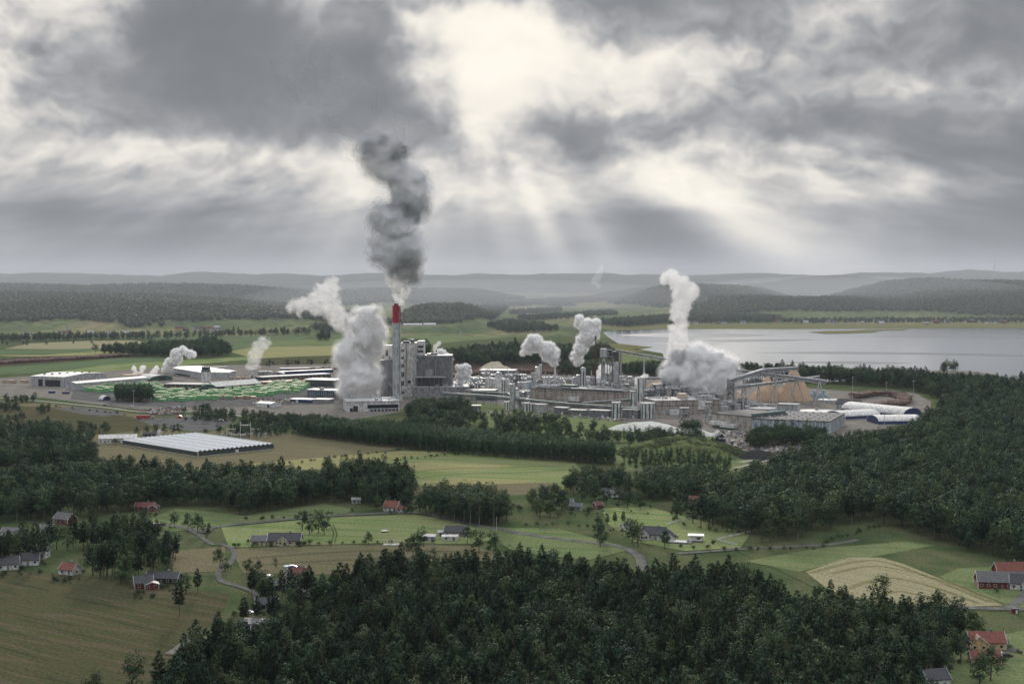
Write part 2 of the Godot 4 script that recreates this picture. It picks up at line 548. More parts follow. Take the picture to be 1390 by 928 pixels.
func make_ground() -> void:
	var g := PlaneMesh.new()
	g.size = Vector2(22000, 22000)
	ground_piece("ground", g, M.plain, Vector3(0, 0, -9000))
	ground_piece("hills", hills_mesh(), M.hills)
	# the estuary and its shores
	ground_piece("lake_water", sheet([Vector2(236.1, -3664.1), Vector2(288.2, -3794.3), Vector2(416.4, -3876.9), Vector2(583.1, -3905.3), Vector2(743.5, -3888.2), Vector2(891.3, -3911), Vector2(1005.4, -3916.7), Vector2(1167.8, -3945.6), Vector2(1316.4, -3957.3), Vector2(1549, -3969.1), Vector2(814.2, -1880.6), Vector2(676.4, -1854.4), Vector2(641.1, -1894), Vector2(622.3, -1993.3), Vector2(596.7, -2087), Vector2(492.5, -1935.3), Vector2(399.7, -1880.6), Vector2(301, -1880.6), Vector2(231.7, -2103.5), Vector2(281.7, -2620.6), Vector2(228.5, -2906.1), Vector2(229.5, -3343)], 0.5), M.water)
	ground_piece("marsh_shore", sheet([Vector2(233.6, -4053.4), Vector2(459.7, -4280.8), Vector2(678.5, -4246.7), Vector2(915.4, -4315.3), Vector2(1254.5, -4315.3), Vector2(1734.5, -4386.2), Vector2(1569.8, -3969.1), Vector2(1316.4, -3957.3), Vector2(1167.8, -3945.6), Vector2(1005.4, -3916.7), Vector2(891.3, -3911), Vector2(743.5, -3888.2), Vector2(583.1, -3905.3), Vector2(416.4, -3876.9), Vector2(288.2, -3794.3)], 0.7), M.marsh)
	ground_piece("marsh_island", sheet([Vector2(773.7, -3664.1), Vector2(833, -3741.1), Vector2(895.6, -3756.9), Vector2(978, -3849), Vector2(1093.8, -3888.2), Vector2(1061, -3799.7), Vector2(996.8, -3767.5), Vector2(947.8, -3684.4), Vector2(947.6, -3639.2), Vector2(850.2, -3566.3), Vector2(789.9, -3547.3)], 0.8), M.marsh)
	ground_piece("marsh_tongue", sheet([Vector2(165.3, -3004.3), Vector2(231.5, -3004.3), Vector2(266.6, -2906.1), Vector2(286.3, -2859.4), Vector2(259.7, -2799.4), Vector2(237.9, -2784.8), Vector2(261.9, -2700.2), Vector2(251, -2659.8), Vector2(202.2, -2659.8), Vector2(141.5, -2570.1)], 0.9), M.marsh)
	ground_piece("shingle_spit", sheet([Vector2(639.9, -2128.7), Vector2(684, -2120.2), Vector2(697.4, -2087), Vector2(702.8, -2039.1), Vector2(698.6, -2008.3), Vector2(669.1, -2008.3), Vector2(652.2, -2054.8), Vector2(616, -2070.8)], 1.1), M.gravel)
	for f in [[Vector2(260.3, -3473.5), Vector2(388.2, -3614.5), Vector2(569.9, -3566.3), Vector2(660, -3451), Vector2(537.7, -3364), Vector2(367.9, -3343)], [Vector2(451, -2646.6), Vector2(598.6, -2686.6), Vector2(784, -2646.6), Vector2(936.5, -2570.1), Vector2(914.5, -2509.6), Vector2(751.5, -2582.5), Vector2(567.4, -2607.8)], [Vector2(392.1, -3183.5), Vector2(586, -3241.5), Vector2(717.6, -3221.9), Vector2(598.3, -3127.5), Vector2(461.7, -3091.3)], [Vector2(807.1, -3385.4), Vector2(1090, -3496.2), Vector2(1283.1, -3473.5), Vector2(1219.8, -3301.6), Vector2(1035.8, -3322.2)], [Vector2(424.1, -2344.1), Vector2(566.8, -2375.4), Vector2(673.4, -2313.5), Vector2(559.4, -2293.6)], [Vector2(294.6, -3038.5), Vector2(394.7, -3073.5), Vector2(448.8, -3004.3), Vector2(363.9, -2954.4)]]:
		ground_piece("lake_water", sheet(f, 0.52), M.ruffled_water)
	# fields beyond the mill
	var i := 0
	for f in [
		["straw", [Vector2(-1012.5, -2799.4), Vector2(-1043.1, -3038.5), Vector2(-953.6, -3164.6), Vector2(-864.3, -3202.6), Vector2(-784.8, -3055.9), Vector2(-740.7, -2938.1), Vector2(-771.9, -2859.4), Vector2(-883.2, -2784.8)], M.straw_field], ["crop", [Vector2(-1079.7, -2727.8), Vector2(-883.2, -2784.8), Vector2(-723.3, -2874.8), Vector2(-663.4, -2844.1), Vector2(-680.1, -2620.6), Vector2(-868.2, -2607.8), Vector2(-1027.3, -2595.1)], M.crop],
		["pale", [Vector2(-990.4, -2570.1), Vector2(-859.8, -2582.5), Vector2(-789.6, -2713.9), Vector2(-680.1, -2620.6), Vector2(-761.3, -2570.1), Vector2(-866, -2521.5)], M.pale_strip], ["bark", [Vector2(-936.3, -2364.9), Vector2(-861.9, -2509.6), Vector2(-757.7, -2557.7), Vector2(-704.1, -2607.8), Vector2(-677.7, -2509.6), Vector2(-738.6, -2407.6), Vector2(-805.1, -2274.1), Vector2(-867.3, -2189.9)], M.bark_yard],
		["crop", [Vector2(-853.3, -2154.5), Vector2(-760.6, -2283.8), Vector2(-700.7, -2451.9), Vector2(-617.2, -2509.6), Vector2(-587, -2396.8), Vector2(-665.4, -2245.3), Vector2(-711.6, -2070.8), Vector2(-807.7, -2039.1)], M.crop], ["bright", [Vector2(-700.7, -2039.1), Vector2(-655.6, -2293.6), Vector2(-581.8, -2386), Vector2(-469.3, -2521.5), Vector2(-447.9, -2440.7), Vector2(-535.8, -2245.3), Vector2(-614.9, -2111.8), Vector2(-644.8, -2031.3)], M.bright_field],
		["crop", [Vector2(-875.9, -3343), Vector2(-664.3, -3473.5), Vector2(-487.8, -3385.4), Vector2(-475.5, -3183.5), Vector2(-643.7, -3109.3), Vector2(-800.8, -3183.5)], M.crop], ["bright", [Vector2(-828.1, -3473.5), Vector2(-763.5, -3689.4), Vector2(-691.2, -3614.5), Vector2(-696.2, -3451)], M.bright_field], ["crop", [Vector2(-649.1, -2814.1), Vector2(-636.3, -3073.5), Vector2(-458.8, -3183.5), Vector2(-418.9, -2906.1), Vector2(-527.3, -2756)], M.crop],
		["pale", [Vector2(-545, -2700.2), Vector2(-527.4, -2874.8), Vector2(-361.9, -2938.1), Vector2(-223.6, -2844.1), Vector2(-206.1, -2620.6), Vector2(-390, -2521.5), Vector2(-450, -2451.9)], M.pale_strip], ["lawn", [Vector2(-556, -2906.1), Vector2(-562.2, -3109.3), Vector2(-423.9, -3301.6), Vector2(-258.6, -3183.5), Vector2(-244.1, -3004.3), Vector2(-408.1, -2938.1)], M.lawn], ["rough", [Vector2(-445.9, -2429.5), Vector2(-360.2, -2497.8), Vector2(-208.9, -2570.1), Vector2(-219, -2386), Vector2(-308.1, -2303.5), Vector2(-409.7, -2264.4)], M.rough_field],
		["lawn", [Vector2(-446.7, -3343), Vector2(-450.5, -3821.4), Vector2(-132.9, -4613.4), Vector2(-65.2, -4613.4), Vector2(-57.3, -4053.4), Vector2(-236.5, -3343)], M.lawn], ["crop", [Vector2(-312.1, -4053.4), Vector2(-74.3, -4053.4), Vector2(10.2, -3876.9), Vector2(9.6, -3664.1), Vector2(-177.5, -3566.3), Vector2(-284.1, -3614.5)], M.crop], ["lawn", [Vector2(-233.6, -2970.8), Vector2(-253, -3473.5), Vector2(-9.3, -3566.3), Vector2(8.9, -3385.4), Vector2(-91.8, -3183.5), Vector2(-205.6, -2906.1)], M.lawn],
		["pale", [Vector2(-284.1, -3614.5), Vector2(9.8, -3741.1), Vector2(9.5, -3639.2), Vector2(-273, -3473.5)], M.pale_strip], ["crop", [Vector2(-196.2, -5352.5), Vector2(15.2, -5818.5), Vector2(319.9, -5818.5), Vector2(336.9, -5146.4), Vector2(12.7, -4865.4)], M.crop], ["lawn", [Vector2(-11.3, -4315.3), Vector2(307.3, -4694.4), Vector2(295.6, -4180.3), Vector2(216.4, -3934), Vector2(10, -3821.4)], M.lawn],
		["lawn", [Vector2(-100.1, -2386), Vector2(-20.6, -2620.6), Vector2(231.2, -2673.1), Vector2(263.6, -2451.9), Vector2(175.2, -2303.5), Vector2(5.9, -2245.3), Vector2(-87.6, -2226.5)], M.lawn], ["pale", [Vector2(378.4, -5352.5), Vector2(807.3, -5818.5), Vector2(1043.9, -5461.9), Vector2(965.1, -5049.2), Vector2(532, -4955.6)], M.pale_strip], ["lawn", [Vector2(965.1, -5049.2), Vector2(1477.6, -5818.5), Vector2(1678.8, -5575.8), Vector2(1520.4, -5049.2), Vector2(1063.6, -4778.4)], M.lawn],
		["bark", [Vector2(-193.1, -2103.5), Vector2(-96.4, -2451.9), Vector2(106.4, -2386), Vector2(178, -2189.9), Vector2(156.9, -1993.3), Vector2(5.4, -2054.8), Vector2(-99.4, -1993.3)], M.bark_yard],
	]:
		ground_piece({"straw": "straw_field", "crop": "green_field", "pale": "pale_field", "bark": "bark_yard", "bright": "grass_field", "lawn": "pasture", "rough": "rough_meadow"}[f[0]], sheet(f[1], 0.20 + 0.01 * i, 0.15 + 0.4 * (i % 3), 160.0, 600.0), f[2])
		i += 1
	# the mill's own ground
	ground_piece("gravel_yard", sheet([Vector2(-761.2, -1921.3), Vector2(-679.3, -2039.1), Vector2(-554.7, -2226.5), Vector2(-313.5, -2344.1), Vector2(-86.2, -2189.9), Vector2(71.7, -2103.5), Vector2(177.9, -2054.8), Vector2(319, -1993.3), Vector2(380.9, -1792), Vector2(438.5, -1722.4), Vector2(496, -1733.6), Vector2(478.3, -1598.1), Vector2(436.6, -1465.9), Vector2(320.6, -1257.6), Vector2(254.5, -1138.7), Vector2(188.7, -1138.7), Vector2(156.8, -1269.6), Vector2(94.6, -1333.4), Vector2(3.7, -1418.9), Vector2(-106.3, -1499), Vector2(-179.6, -1340.1), Vector2(-278, -1449.9), Vector2(-387.5, -1490.6), Vector2(-549.3, -1647.7), Vector2(-673.9, -1700.3)], 0.04), M.gravel)
	ground_piece("asphalt_yard", sheet([Vector2(-512.7, -1627.5), Vector2(-390.6, -1533.6), Vector2(-316.3, -1524.8), Vector2(-210.2, -1569.8), Vector2(-194.6, -1647.7), Vector2(-248.2, -1854.4), Vector2(-381.8, -1841.6), Vector2(-534.1, -1867.4), Vector2(-555.9, -1780)], 0.09), M.asphalt)
	ground_piece("parking_lot", sheet([Vector2(-376.4, -1396.5), Vector2(-326.2, -1434.2), Vector2(-290.7, -1418.9), Vector2(-272.3, -1374.8), Vector2(-274.2, -1294.4), Vector2(-291.7, -1281.9), Vector2(-334.7, -1326.7)], 0.08), M.asphalt)
	ground_piece("storage_lot", sheet([Vector2(-494.5, -1516.1), Vector2(-471.2, -1533.6), Vector2(-426.7, -1490.6), Vector2(-396.2, -1442), Vector2(-415.9, -1426.5), Vector2(-445.6, -1449.9)], 0.08), M.asphalt)
	ground_piece("pallet_yard", sheet([Vector2(-401.5, -1499), Vector2(-363.7, -1542.5), Vector2(-348.4, -1490.6), Vector2(-341.6, -1442), Vector2(-369.2, -1434.2)], 0.10), M.bark_yard)
	ground_piece("turning_area", sheet([Vector2(382.6, -1533.6), Vector2(486.5, -1700.3), Vector2(470.2, -1579.2), Vector2(414.9, -1490.6)], 0.08), M.gravel)
	# fields on this side of it
	i = 0
	for f in [
		["rough_meadow", [Vector2(-633.6, -1598.1), Vector2(-515.2, -1569.8), Vector2(-382.5, -1442), Vector2(-333, -1320.1), Vector2(-290.3, -1269.6), Vector2(-249.5, -1300.7), Vector2(-191.7, -1257.6), Vector2(-82.6, -1163.7), Vector2(-165.4, -1065.5), Vector2(-233.6, -997.2), Vector2(-403.8, -1016.4)], M.brown_meadow, 0.1], ["pasture", [Vector2(-622.4, -1569.8), Vector2(-511.4, -1533.6), Vector2(-383.9, -1418.9), Vector2(-329.7, -1307.1), Vector2(-373.5, -1257.6), Vector2(-511.1, -1288.1)], M.rough_field, 0.2],
		["pale_field", [Vector2(-284.6, -1016.4), Vector2(-217.1, -1044.4), Vector2(-168.1, -1082.9), Vector2(-92.8, -1138.7), Vector2(-26.8, -1133.9), Vector2(-43.6, -1105.5), Vector2(-107.2, -1044.4), Vector2(-193, -1004.8), Vector2(-274.5, -993.5)], M.pale_strip, 0.25], ["grass_field", [Vector2(-109.3, -1065.5), Vector2(-33.1, -1143.7), Vector2(47.8, -1069.8), Vector2(50.8, -1016.4), Vector2(31.4, -917.6), Vector2(-35.3, -892.8), Vector2(-67.1, -943.8)], M.bright_field, 0.18],
		["pale_field", [Vector2(-108.7, -1048.6), Vector2(-64.7, -1069.8), Vector2(-2.8, -1052.8), Vector2(2.7, -1040.3), Vector2(-50.8, -1016.4), Vector2(-88.3, -1016.4)], M.pale_strip, 0.18], ["rough_meadow", [Vector2(-69.1, -943.8), Vector2(-27.6, -954.1), Vector2(32.9, -961), Vector2(26.6, -917.6), Vector2(-44.5, -889.8), Vector2(-62.9, -905.1)], M.brown_meadow, 0.15],
		["pasture", [Vector2(-68.3, -961), Vector2(-38.9, -986.1), Vector2(23, -971.6), Vector2(2.5, -957.5), Vector2(-47.2, -943.8)], M.pale_strip, 0.15],
		["pasture", [Vector2(-174.6, -818.1), Vector2(-158.9, -825.8), Vector2(-116.8, -869.3), Vector2(-96.3, -849.7), Vector2(-98.8, -833.6), Vector2(-127.2, -818.1), Vector2(-163.8, -786.4)], M.lawn, 0.2], ["garden_lawn", [Vector2(-163.8, -786.4), Vector2(-110, -818.1), Vector2(-59.1, -831), Vector2(-45.4, -820.7), Vector2(2, -759.2), Vector2(-21.4, -738), Vector2(-68.3, -740.1), Vector2(-147.8, -727.8)], M.bright_field, 0.2],
		["rough_meadow", [Vector2(-146.3, -723.8), Vector2(-75.7, -735.9), Vector2(-21.2, -731.8), Vector2(-1.9, -704.4), Vector2(-33.5, -668.6), Vector2(-78.4, -660.2), Vector2(-127.9, -663.6)], M.brown_meadow, 0.12], ["rough_meadow", [Vector2(-176.1, -717.9), Vector2(-150.2, -729.8), Vector2(-137.7, -668.6), Vector2(-161.2, -663.6)], M.brown_meadow, 0.5],
		["rough_meadow", [Vector2(-312, -660.2), Vector2(-223.6, -666.9), Vector2(-181.2, -647.2), Vector2(-149.4, -628.6), Vector2(-125.4, -619.7), Vector2(-121.7, -591.8), Vector2(-122.6, -551.9), Vector2(-126, -523.2), Vector2(-125, -502.1), Vector2(-127.4, -462.1), Vector2(-127.5, -417.7), Vector2(-198.5, -417.7)], M.rough_field, 0.62],
		["garden_lawn", [Vector2(-124.4, -523.2), Vector2(-122.6, -542.8), Vector2(-115.3, -551.9), Vector2(-101.9, -527.4), Vector2(-105, -502.1), Vector2(-119.4, -495.5)], M.lawn, 0.4], ["pasture", [Vector2(-214.5, -805.6), Vector2(-204.4, -852.5), Vector2(-158.9, -825.8), Vector2(-167.9, -786.4), Vector2(-189.4, -772.6)], M.lawn, 0.3], ["pasture", [Vector2(-22.9, -788.8), Vector2(26.8, -781.8), Vector2(63, -723.8), Vector2(38.5, -695.1), Vector2(1.9, -714)], M.lawn, 0.2],
		["garden_lawn", [Vector2(53.9, -852.5), Vector2(83.6, -858), Vector2(103.8, -820.7), Vector2(130.1, -763.6), Vector2(118.7, -725.8), Vector2(89, -717.9), Vector2(64.8, -744.2), Vector2(55, -795.9)], M.bright_field, 0.4], ["pasture", [Vector2(115.5, -717.9), Vector2(166.8, -744.2), Vector2(204.1, -798.3), Vector2(218.8, -772.6), Vector2(244.5, -684.3), Vector2(247.2, -673.8), Vector2(215.5, -586.5), Vector2(145.5, -591.8), Vector2(134.4, -644)], M.plain, 0.5],
		["pasture", [Vector2(115, -691.5), Vector2(158.5, -723.8), Vector2(210, -744.2), Vector2(222.6, -733.9), Vector2(148.4, -677.2), Vector2(137.3, -666.9)], M.lawn, 0.35], ["straw_field", [Vector2(140.5, -666.9), Vector2(169, -700.7), Vector2(185.3, -700.7), Vector2(191.9, -686.1), Vector2(199, -655.3), Vector2(210.5, -597.2), Vector2(190.1, -594.5), Vector2(149.6, -598.5), Vector2(142.1, -633.2)], M.straw_field, 0.9],
		["pasture", [Vector2(200.2, -653.7), Vector2(215.2, -673.8), Vector2(254.6, -684.3), Vector2(243.4, -586.5), Vector2(214, -594.5)], M.lawn, 0.5], ["garden_lawn", [Vector2(148.9, -502.1), Vector2(181.6, -540.5), Vector2(215.3, -561.4), Vector2(205.7, -470.5), Vector2(167.9, -424.5), Vector2(129.4, -431.5)], M.lawn, 0.5], ["pasture", [Vector2(163.1, -1016.4), Vector2(193.4, -1065.5), Vector2(230.7, -1082.9), Vector2(222, -1016.4), Vector2(176.5, -971.6)], M.pale_strip, 0.4],
		["pasture", [Vector2(77.2, -1174.1), Vector2(160.4, -1245.8), Vector2(188.2, -1100.9), Vector2(168.5, -1016.4), Vector2(77.6, -1016.4)], M.lawn, 0.4], ["pasture", [Vector2(-46.2, -1598.1), Vector2(19.8, -1507.5), Vector2(175.2, -1257.6), Vector2(178.3, -1189.9), Vector2(78.9, -1200.6), Vector2(-100.6, -1418.9), Vector2(-122, -1499)], M.lawn, 0.2], ["pasture", [Vector2(366.1, -1200.6), Vector2(422.4, -1245.8), Vector2(455.1, -1245.8), Vector2(419.8, -1148.6), Vector2(370.2, -1163.7)], M.lawn, 0.3],
	]:
		ground_piece(f[0], sheet(f[1], 0.06 + 0.008 * i, f[3], 52.0, 640.0), f[2])
		i += 1
	# wheel tracks in the worked fields
	for f in [
		[[Vector2(152, -661.9), Vector2(173.8, -679), Vector2(188.9, -668.6), Vector2(203.3, -636.2), Vector2(208.6, -602.7)], M.pale_strip], [[Vector2(151.1, -628.6), Vector2(173.9, -652), Vector2(189.9, -636.2), Vector2(201.3, -599.9)], M.pale_strip], [[Vector2(155.5, -606.8), Vector2(173.1, -624.1), Vector2(184.4, -606.8), Vector2(187.8, -597.2)], M.pale_strip], [[Vector2(141.9, -663.6), Vector2(169.3, -689.6), Vector2(183.8, -689.6), Vector2(195.5, -655.3), Vector2(207, -602.7)], M.pale_strip],
		[[Vector2(-91.9, -997.2), Vector2(-51.4, -1028.2), Vector2(2.7, -1040.3), Vector2(41.4, -1048.6)], M.lawn], [[Vector2(-79.3, -971.6), Vector2(-39.5, -1001), Vector2(13.3, -1012.5), Vector2(43.1, -1024.2)], M.lawn], [[Vector2(-130.9, -698.8), Vector2(-92.3, -714), Vector2(-51.1, -717.9), Vector2(-13.2, -714)], M.plain], [[Vector2(-127.6, -680.7), Vector2(-89.6, -693.3), Vector2(-49.8, -698.8), Vector2(-20.3, -698.8)], M.plain], [[Vector2(-102.8, -795.9), Vector2(-96.9, -765.9), Vector2(-94.9, -740.1)], M.plain],
	]:
		for side in [-1.0, 1.0]:
			ground_piece("wheel_track", strip(f[0].map(func(p): return p + Vector2(side * 0.9, side * 0.5)), 0.55, 0.42), f[1])
	# roads and tracks
	var roads := [
		[[Vector2(-226, -786.4), Vector2(-207.7, -795.9), Vector2(-189.2, -788.8), Vector2(-171.1, -772.6), Vector2(-167.9, -786.4), Vector2(-142.3, -805.6), Vector2(-110.6, -823.2), Vector2(-76.9, -833.6), Vector2(-59.5, -836.3), Vector2(-45.7, -825.8), Vector2(-31.9, -805.6), Vector2(2, -770.3), Vector2(25.7, -750.6), Vector2(48.5, -735.9), Vector2(59.2, -723.8), Vector2(64, -700.7), Vector2(62.5, -668.6)], 5.0, M.road], [[Vector2(-194.3, -795.9), Vector2(-176.4, -772.6), Vector2(-159.6, -738), Vector2(-153.3, -735.9)], 2.8, M.road],
		[[Vector2(-154.5, -738), Vector2(-146.7, -725.8), Vector2(-141.3, -710.1), Vector2(-138.7, -687.8), Vector2(-139.8, -663.6), Vector2(-134.4, -644)], 2.8, M.road], [[Vector2(-134.4, -644), Vector2(-123.8, -633.2), Vector2(-114.6, -619.7), Vector2(-105.1, -586.5)], 3.0, M.road], [[Vector2(84.3, -710.1), Vector2(116.2, -721.8), Vector2(140.1, -727.8), Vector2(168.9, -735.9), Vector2(185.5, -748.5)], 4.0, M.road],
		[[Vector2(140.8, -598.5), Vector2(152.7, -595.8), Vector2(170.9, -593.1), Vector2(189.7, -593.1), Vector2(210.7, -590.4), Vector2(243.9, -587.8)], 5.0, M.road], [[Vector2(210.7, -590.4), Vector2(216.6, -599.9), Vector2(234.1, -628.6)], 5.0, M.road], [[Vector2(-691.8, -1700.3), Vector2(-601.2, -1647.7), Vector2(-521.4, -1588.6), Vector2(-444.4, -1524.8), Vector2(-391, -1474), Vector2(-344.5, -1474), Vector2(-293.2, -1449.9), Vector2(-173.5, -1294.4)], 7.0, M.pale_road],
		[[Vector2(191.1, -523.2), Vector2(184.9, -525.3), Vector2(177.3, -527.4), Vector2(169.6, -529.6)], 6.0, M.asphalt], [[Vector2(-127.3, -518), Vector2(-125.6, -527.4), Vector2(-124.3, -542.8)], 5.0, M.gravel], [[Vector2(173.8, -1065.5), Vector2(213.1, -1110.1), Vector2(252.9, -1158.7)], 6.0, M.pale_road], [[Vector2(163.5, -1032.2), Vector2(195, -1074.1), Vector2(224.7, -1124.3)], 4.0, M.pale_road],
		[[Vector2(105.8, -1389.2), Vector2(147.3, -1367.8), Vector2(179.4, -1288.1), Vector2(189.1, -1179.3)], 12.0, M.gravel],
	]
	for r in roads:
		ground_piece("road", strip(r[0], r[1], 0.10 + 0.008 * i), r[2])
		i += 1


# ---------------------------------------------------------------- trees
var trees := {}          # kind -> {crowns, trunk, trunk mesh, leaf materials, places}
var cleared: Array = []  # circles kept free of trees: x, z, radius

func leaf_quad(st: SurfaceTool, at: Vector3, out: Vector3, size: Vector2, tone: Color, up_bias := 0.0) -> void:
	var n := (out + Vector3(rng.randfn(), rng.randfn(), rng.randfn()) * 0.3 + Vector3.UP * up_bias).normalized()
	var t := n.cross(Vector3(rng.randfn(), rng.randfn(), rng.randfn())).normalized()
	var b := n.cross(t) * size.y * 0.5
	t *= size.x * 0.5
	var shade := (out + Vector3.UP * 0.35).normalized()
	for p in [at - t, at + b, at + t, at - t, at + t, at - b]:
		st.set_normal(shade)
		st.set_color(tone)
		st.add_vertex(p)

func clumped_crown(seed_: int, height: float, low: float, radius: float, clumps: int, clump_r: float, leaves: int, leaf: float, base: Color, column := 0.0) -> Mesh:
	rng.seed = seed_
	var st := SurfaceTool.new()
	st.begin(Mesh.PRIMITIVE_TRIANGLES)
	var mid := (height + low) / 2.0
	var half := (height - low) / 2.0
	var lean := Vector3(rng.randfn() * 0.06, 0, rng.randfn() * 0.06) * height
	for k in clumps:
		var v := Vector3(rng.randfn(), rng.randfn() * 0.9 + 0.15, rng.randfn()).normalized()
		var reach := pow(rng.randf(), 0.35)
		var narrow := 1.0 - 0.28 * clampf(v.y * reach, -1, 1) if column == 0.0 else 1.0 - 0.5 * pow(absf(v.y * reach), 2.0)
		var c := Vector3(v.x * (radius - clump_r * 0.6) * reach * narrow, mid + v.y * (half - clump_r * 0.6) * reach, v.z * (radius - clump_r * 0.6) * reach * narrow) + lean * clampf(v.y, 0, 1)
		var r := clump_r * rng.randf_range(0.7, 1.3)
		var tone := base * rng.randf_range(0.8, 1.2)
		tone.r *= rng.randf_range(0.9, 1.15)
		for j in leaves:
			var o := Vector3(rng.randfn(), rng.randfn() + 0.25, rng.randfn()).normalized()
			var p := c + o * Vector3(r, r * 0.8, r) * rng.randf_range(0.7, 1.05)
			var w := leaf * rng.randf_range(0.6, 1.4)
			leaf_quad(st, p, (o + (p - Vector3(0, mid, 0)).normalized() * 0.7).normalized(), Vector2(w, w * 0.7), tone * rng.randf_range(0.9, 1.1))
	return st.commit()

func pine_crown(seed_: int, height: float, low: float, radius: float, base: Color) -> Mesh:
	rng.seed = seed_
	var st := SurfaceTool.new()
	st.begin(Mesh.PRIMITIVE_TRIANGLES)
	var levels := 10
	for l in levels:
		var t := l / (levels - 1.0)
		var y := lerpf(low, height - 0.5, pow(t, 0.9))
		var reach := radius * (1.0 - pow(t, 1.6) * 0.93) * (0.62 + 0.38 * clampf(t * 4.0, 0, 1))
		var arms := maxi(1, int(round(lerpf(7, 2, t))))
		var turn := rng.randf() * TAU
		for k in arms:
			var a := turn + TAU * (k + rng.randf_range(-0.25, 0.25)) / arms
			var r := reach * rng.randf_range(0.55, 1.12)
			for s in (2 if r > 1.2 else 1):
				var f := 1.0 - 0.45 * s
				var tip := Vector3(cos(a) * r * f, y + rng.randf_range(-0.5, 0.5) + 0.18 * r * f, sin(a) * r * f)
				var tone := base * rng.randf_range(0.78, 1.22)
				for j in 20:
					var o := (Vector3(cos(a) * 0.6, 0.75, sin(a) * 0.6) + Vector3(rng.randfn(), rng.randfn() * 0.8, rng.randfn()) * 0.75).normalized()
					var p := tip + o * rng.randf_range(0.15, 0.75)
					var side := o.cross(Vector3(rng.randfn(), rng.randfn(), rng.randfn())).normalized() * rng.randf_range(0.08, 0.15)
					var ext := o * rng.randf_range(0.35, 0.62)
					var shade := (o + Vector3.UP * 0.3).normalized()
					if (side * 2.0).cross(ext * 2.0).dot(shade) > 0.0:
						side = -side
					for q in [p - ext - side, p - ext + side, p + ext + side * 0.3, p - ext - side, p + ext + side * 0.3, p + ext - side * 0.3]:
						st.set_normal(shade)
						st.set_color(tone)
						st.add_vertex(q)
	return st.commit()

func trunk_mesh(height: float, r: float, limbs: int, seed_: int) -> Mesh:
	rng.seed = seed_
	var st := SurfaceTool.new()
	st.begin(Mesh.PRIMITIVE_TRIANGLES)
	var segs := [[Vector3(0, -0.3, 0), Vector3(rng.randfn() * 0.15, height * 0.5, rng.randfn() * 0.15), r, r * 0.7]]
	segs.append([segs[0][1], Vector3(rng.randfn() * 0.3, height, rng.randfn() * 0.3), r * 0.7, r * 0.2])
	for k in limbs:
		var a := rng.randf() * TAU
		var y := height * rng.randf_range(0.4, 0.8)
		var l := height * rng.randf_range(0.14, 0.24)
		segs.append([Vector3(0, y, 0), Vector3(cos(a) * l, y + l * 0.8, sin(a) * l), r * 0.4, r * 0.12])
	for s in segs:
		var d: Vector3 = (s[1] - s[0]).normalized()
		var x := d.cross(Vector3(0.3, 0.1, 1)).normalized()
		var y := d.cross(x)
		for k in 6:
			var u := x * cos(TAU * k / 6) + y * sin(TAU * k / 6)
			var v := x * cos(TAU * (k + 1) / 6) + y * sin(TAU * (k + 1) / 6)
			quad(st, s[0] + u * s[2], s[0] + v * s[2], s[1] + v * s[3], s[1] + u * s[3])
	st.generate_normals()
	return st.commit()

func leaf_material(r: float, g: float, b: float) -> StandardMaterial3D:
	var m := flat(r, g, b, 0.75)
	m.vertex_color_use_as_albedo = true
	m.metallic_specular = 0.12
	m.backlight_enabled = true
	m.backlight = Color(0.2, 0.24, 0.14)
	return m

func make_trees() -> void:
	var w := Color(1, 1, 1)
	var kinds := {
		"pine_tree": [range(5).map(func(i): return pine_crown(100 + i, 13.0 + i * 0.6, 4.2 + 0.4 * i, 2.5 + 0.2 * (i % 3), w)), trunk_mesh(13.0, 0.2, 0, 1), flat(.12, .07, .045, .9), [[.026, .052, .029], [.033, .061, .031], [.042, .066, .03], [.02, .043, .027]]],
		"broadleaf_tree": [range(5).map(func(i): return clumped_crown(200 + i, 13.0 + i * 0.5, 0.7 + 0.2 * i, 4.6 + 0.3 * (i % 3), 28, 1.55, 40, 0.6, w)), trunk_mesh(9.0, 0.3, 4, 2), flat(.09, .075, .06, .9), [[.034, .064, .034], [.045, .075, .036], [.028, .054, .033], [.06, .088, .04]]],
		"birch_tree": [range(3).map(func(i): return clumped_crown(300 + i, 15.0 + i, 2.6, 3.2, 24, 1.25, 34, 0.5, w, 0.3)), trunk_mesh(13.0, 0.2, 2, 3), flat(.2, .19, .18, .8), [[.058, .088, .044], [.075, .102, .048]]],
		"poplar_tree": [range(3).map(func(i): return clumped_crown(400 + i, 15.0 + 0.6 * i, 0.8, 2.4, 26, 1.2, 34, 0.52, w, 1.0)), trunk_mesh(11.0, 0.2, 0, 4), flat(.12, .11, .09, .9), [[.042, .08, .04], [.05, .09, .042]]],
		"bush": [range(3).map(func(i): return clumped_crown(500 + i, 3.4 + 0.5 * i, 0.1, 2.2 + 0.3 * i, 12, 1.0, 32, 0.42, w)), trunk_mesh(2.0, 0.12, 2, 5), flat(.09, .075, .06, .9), [[.042, .068, .032], [.055, .082, .036]]],
	}
	for k in kinds:
		trees[k] = {"crowns": kinds[k][0], "trunk": kinds[k][1], "bark": kinds[k][2], "leaves": kinds[k][3].map(func(c): return leaf_material(c[0], c[1], c[2])), "places": []}
	rng.seed = 77

func lone(kind: String, at: Vector2, size: float, label: String) -> void:
	trees[kind].places.append({"at": at, "size": size, "label": label, "group": ""})

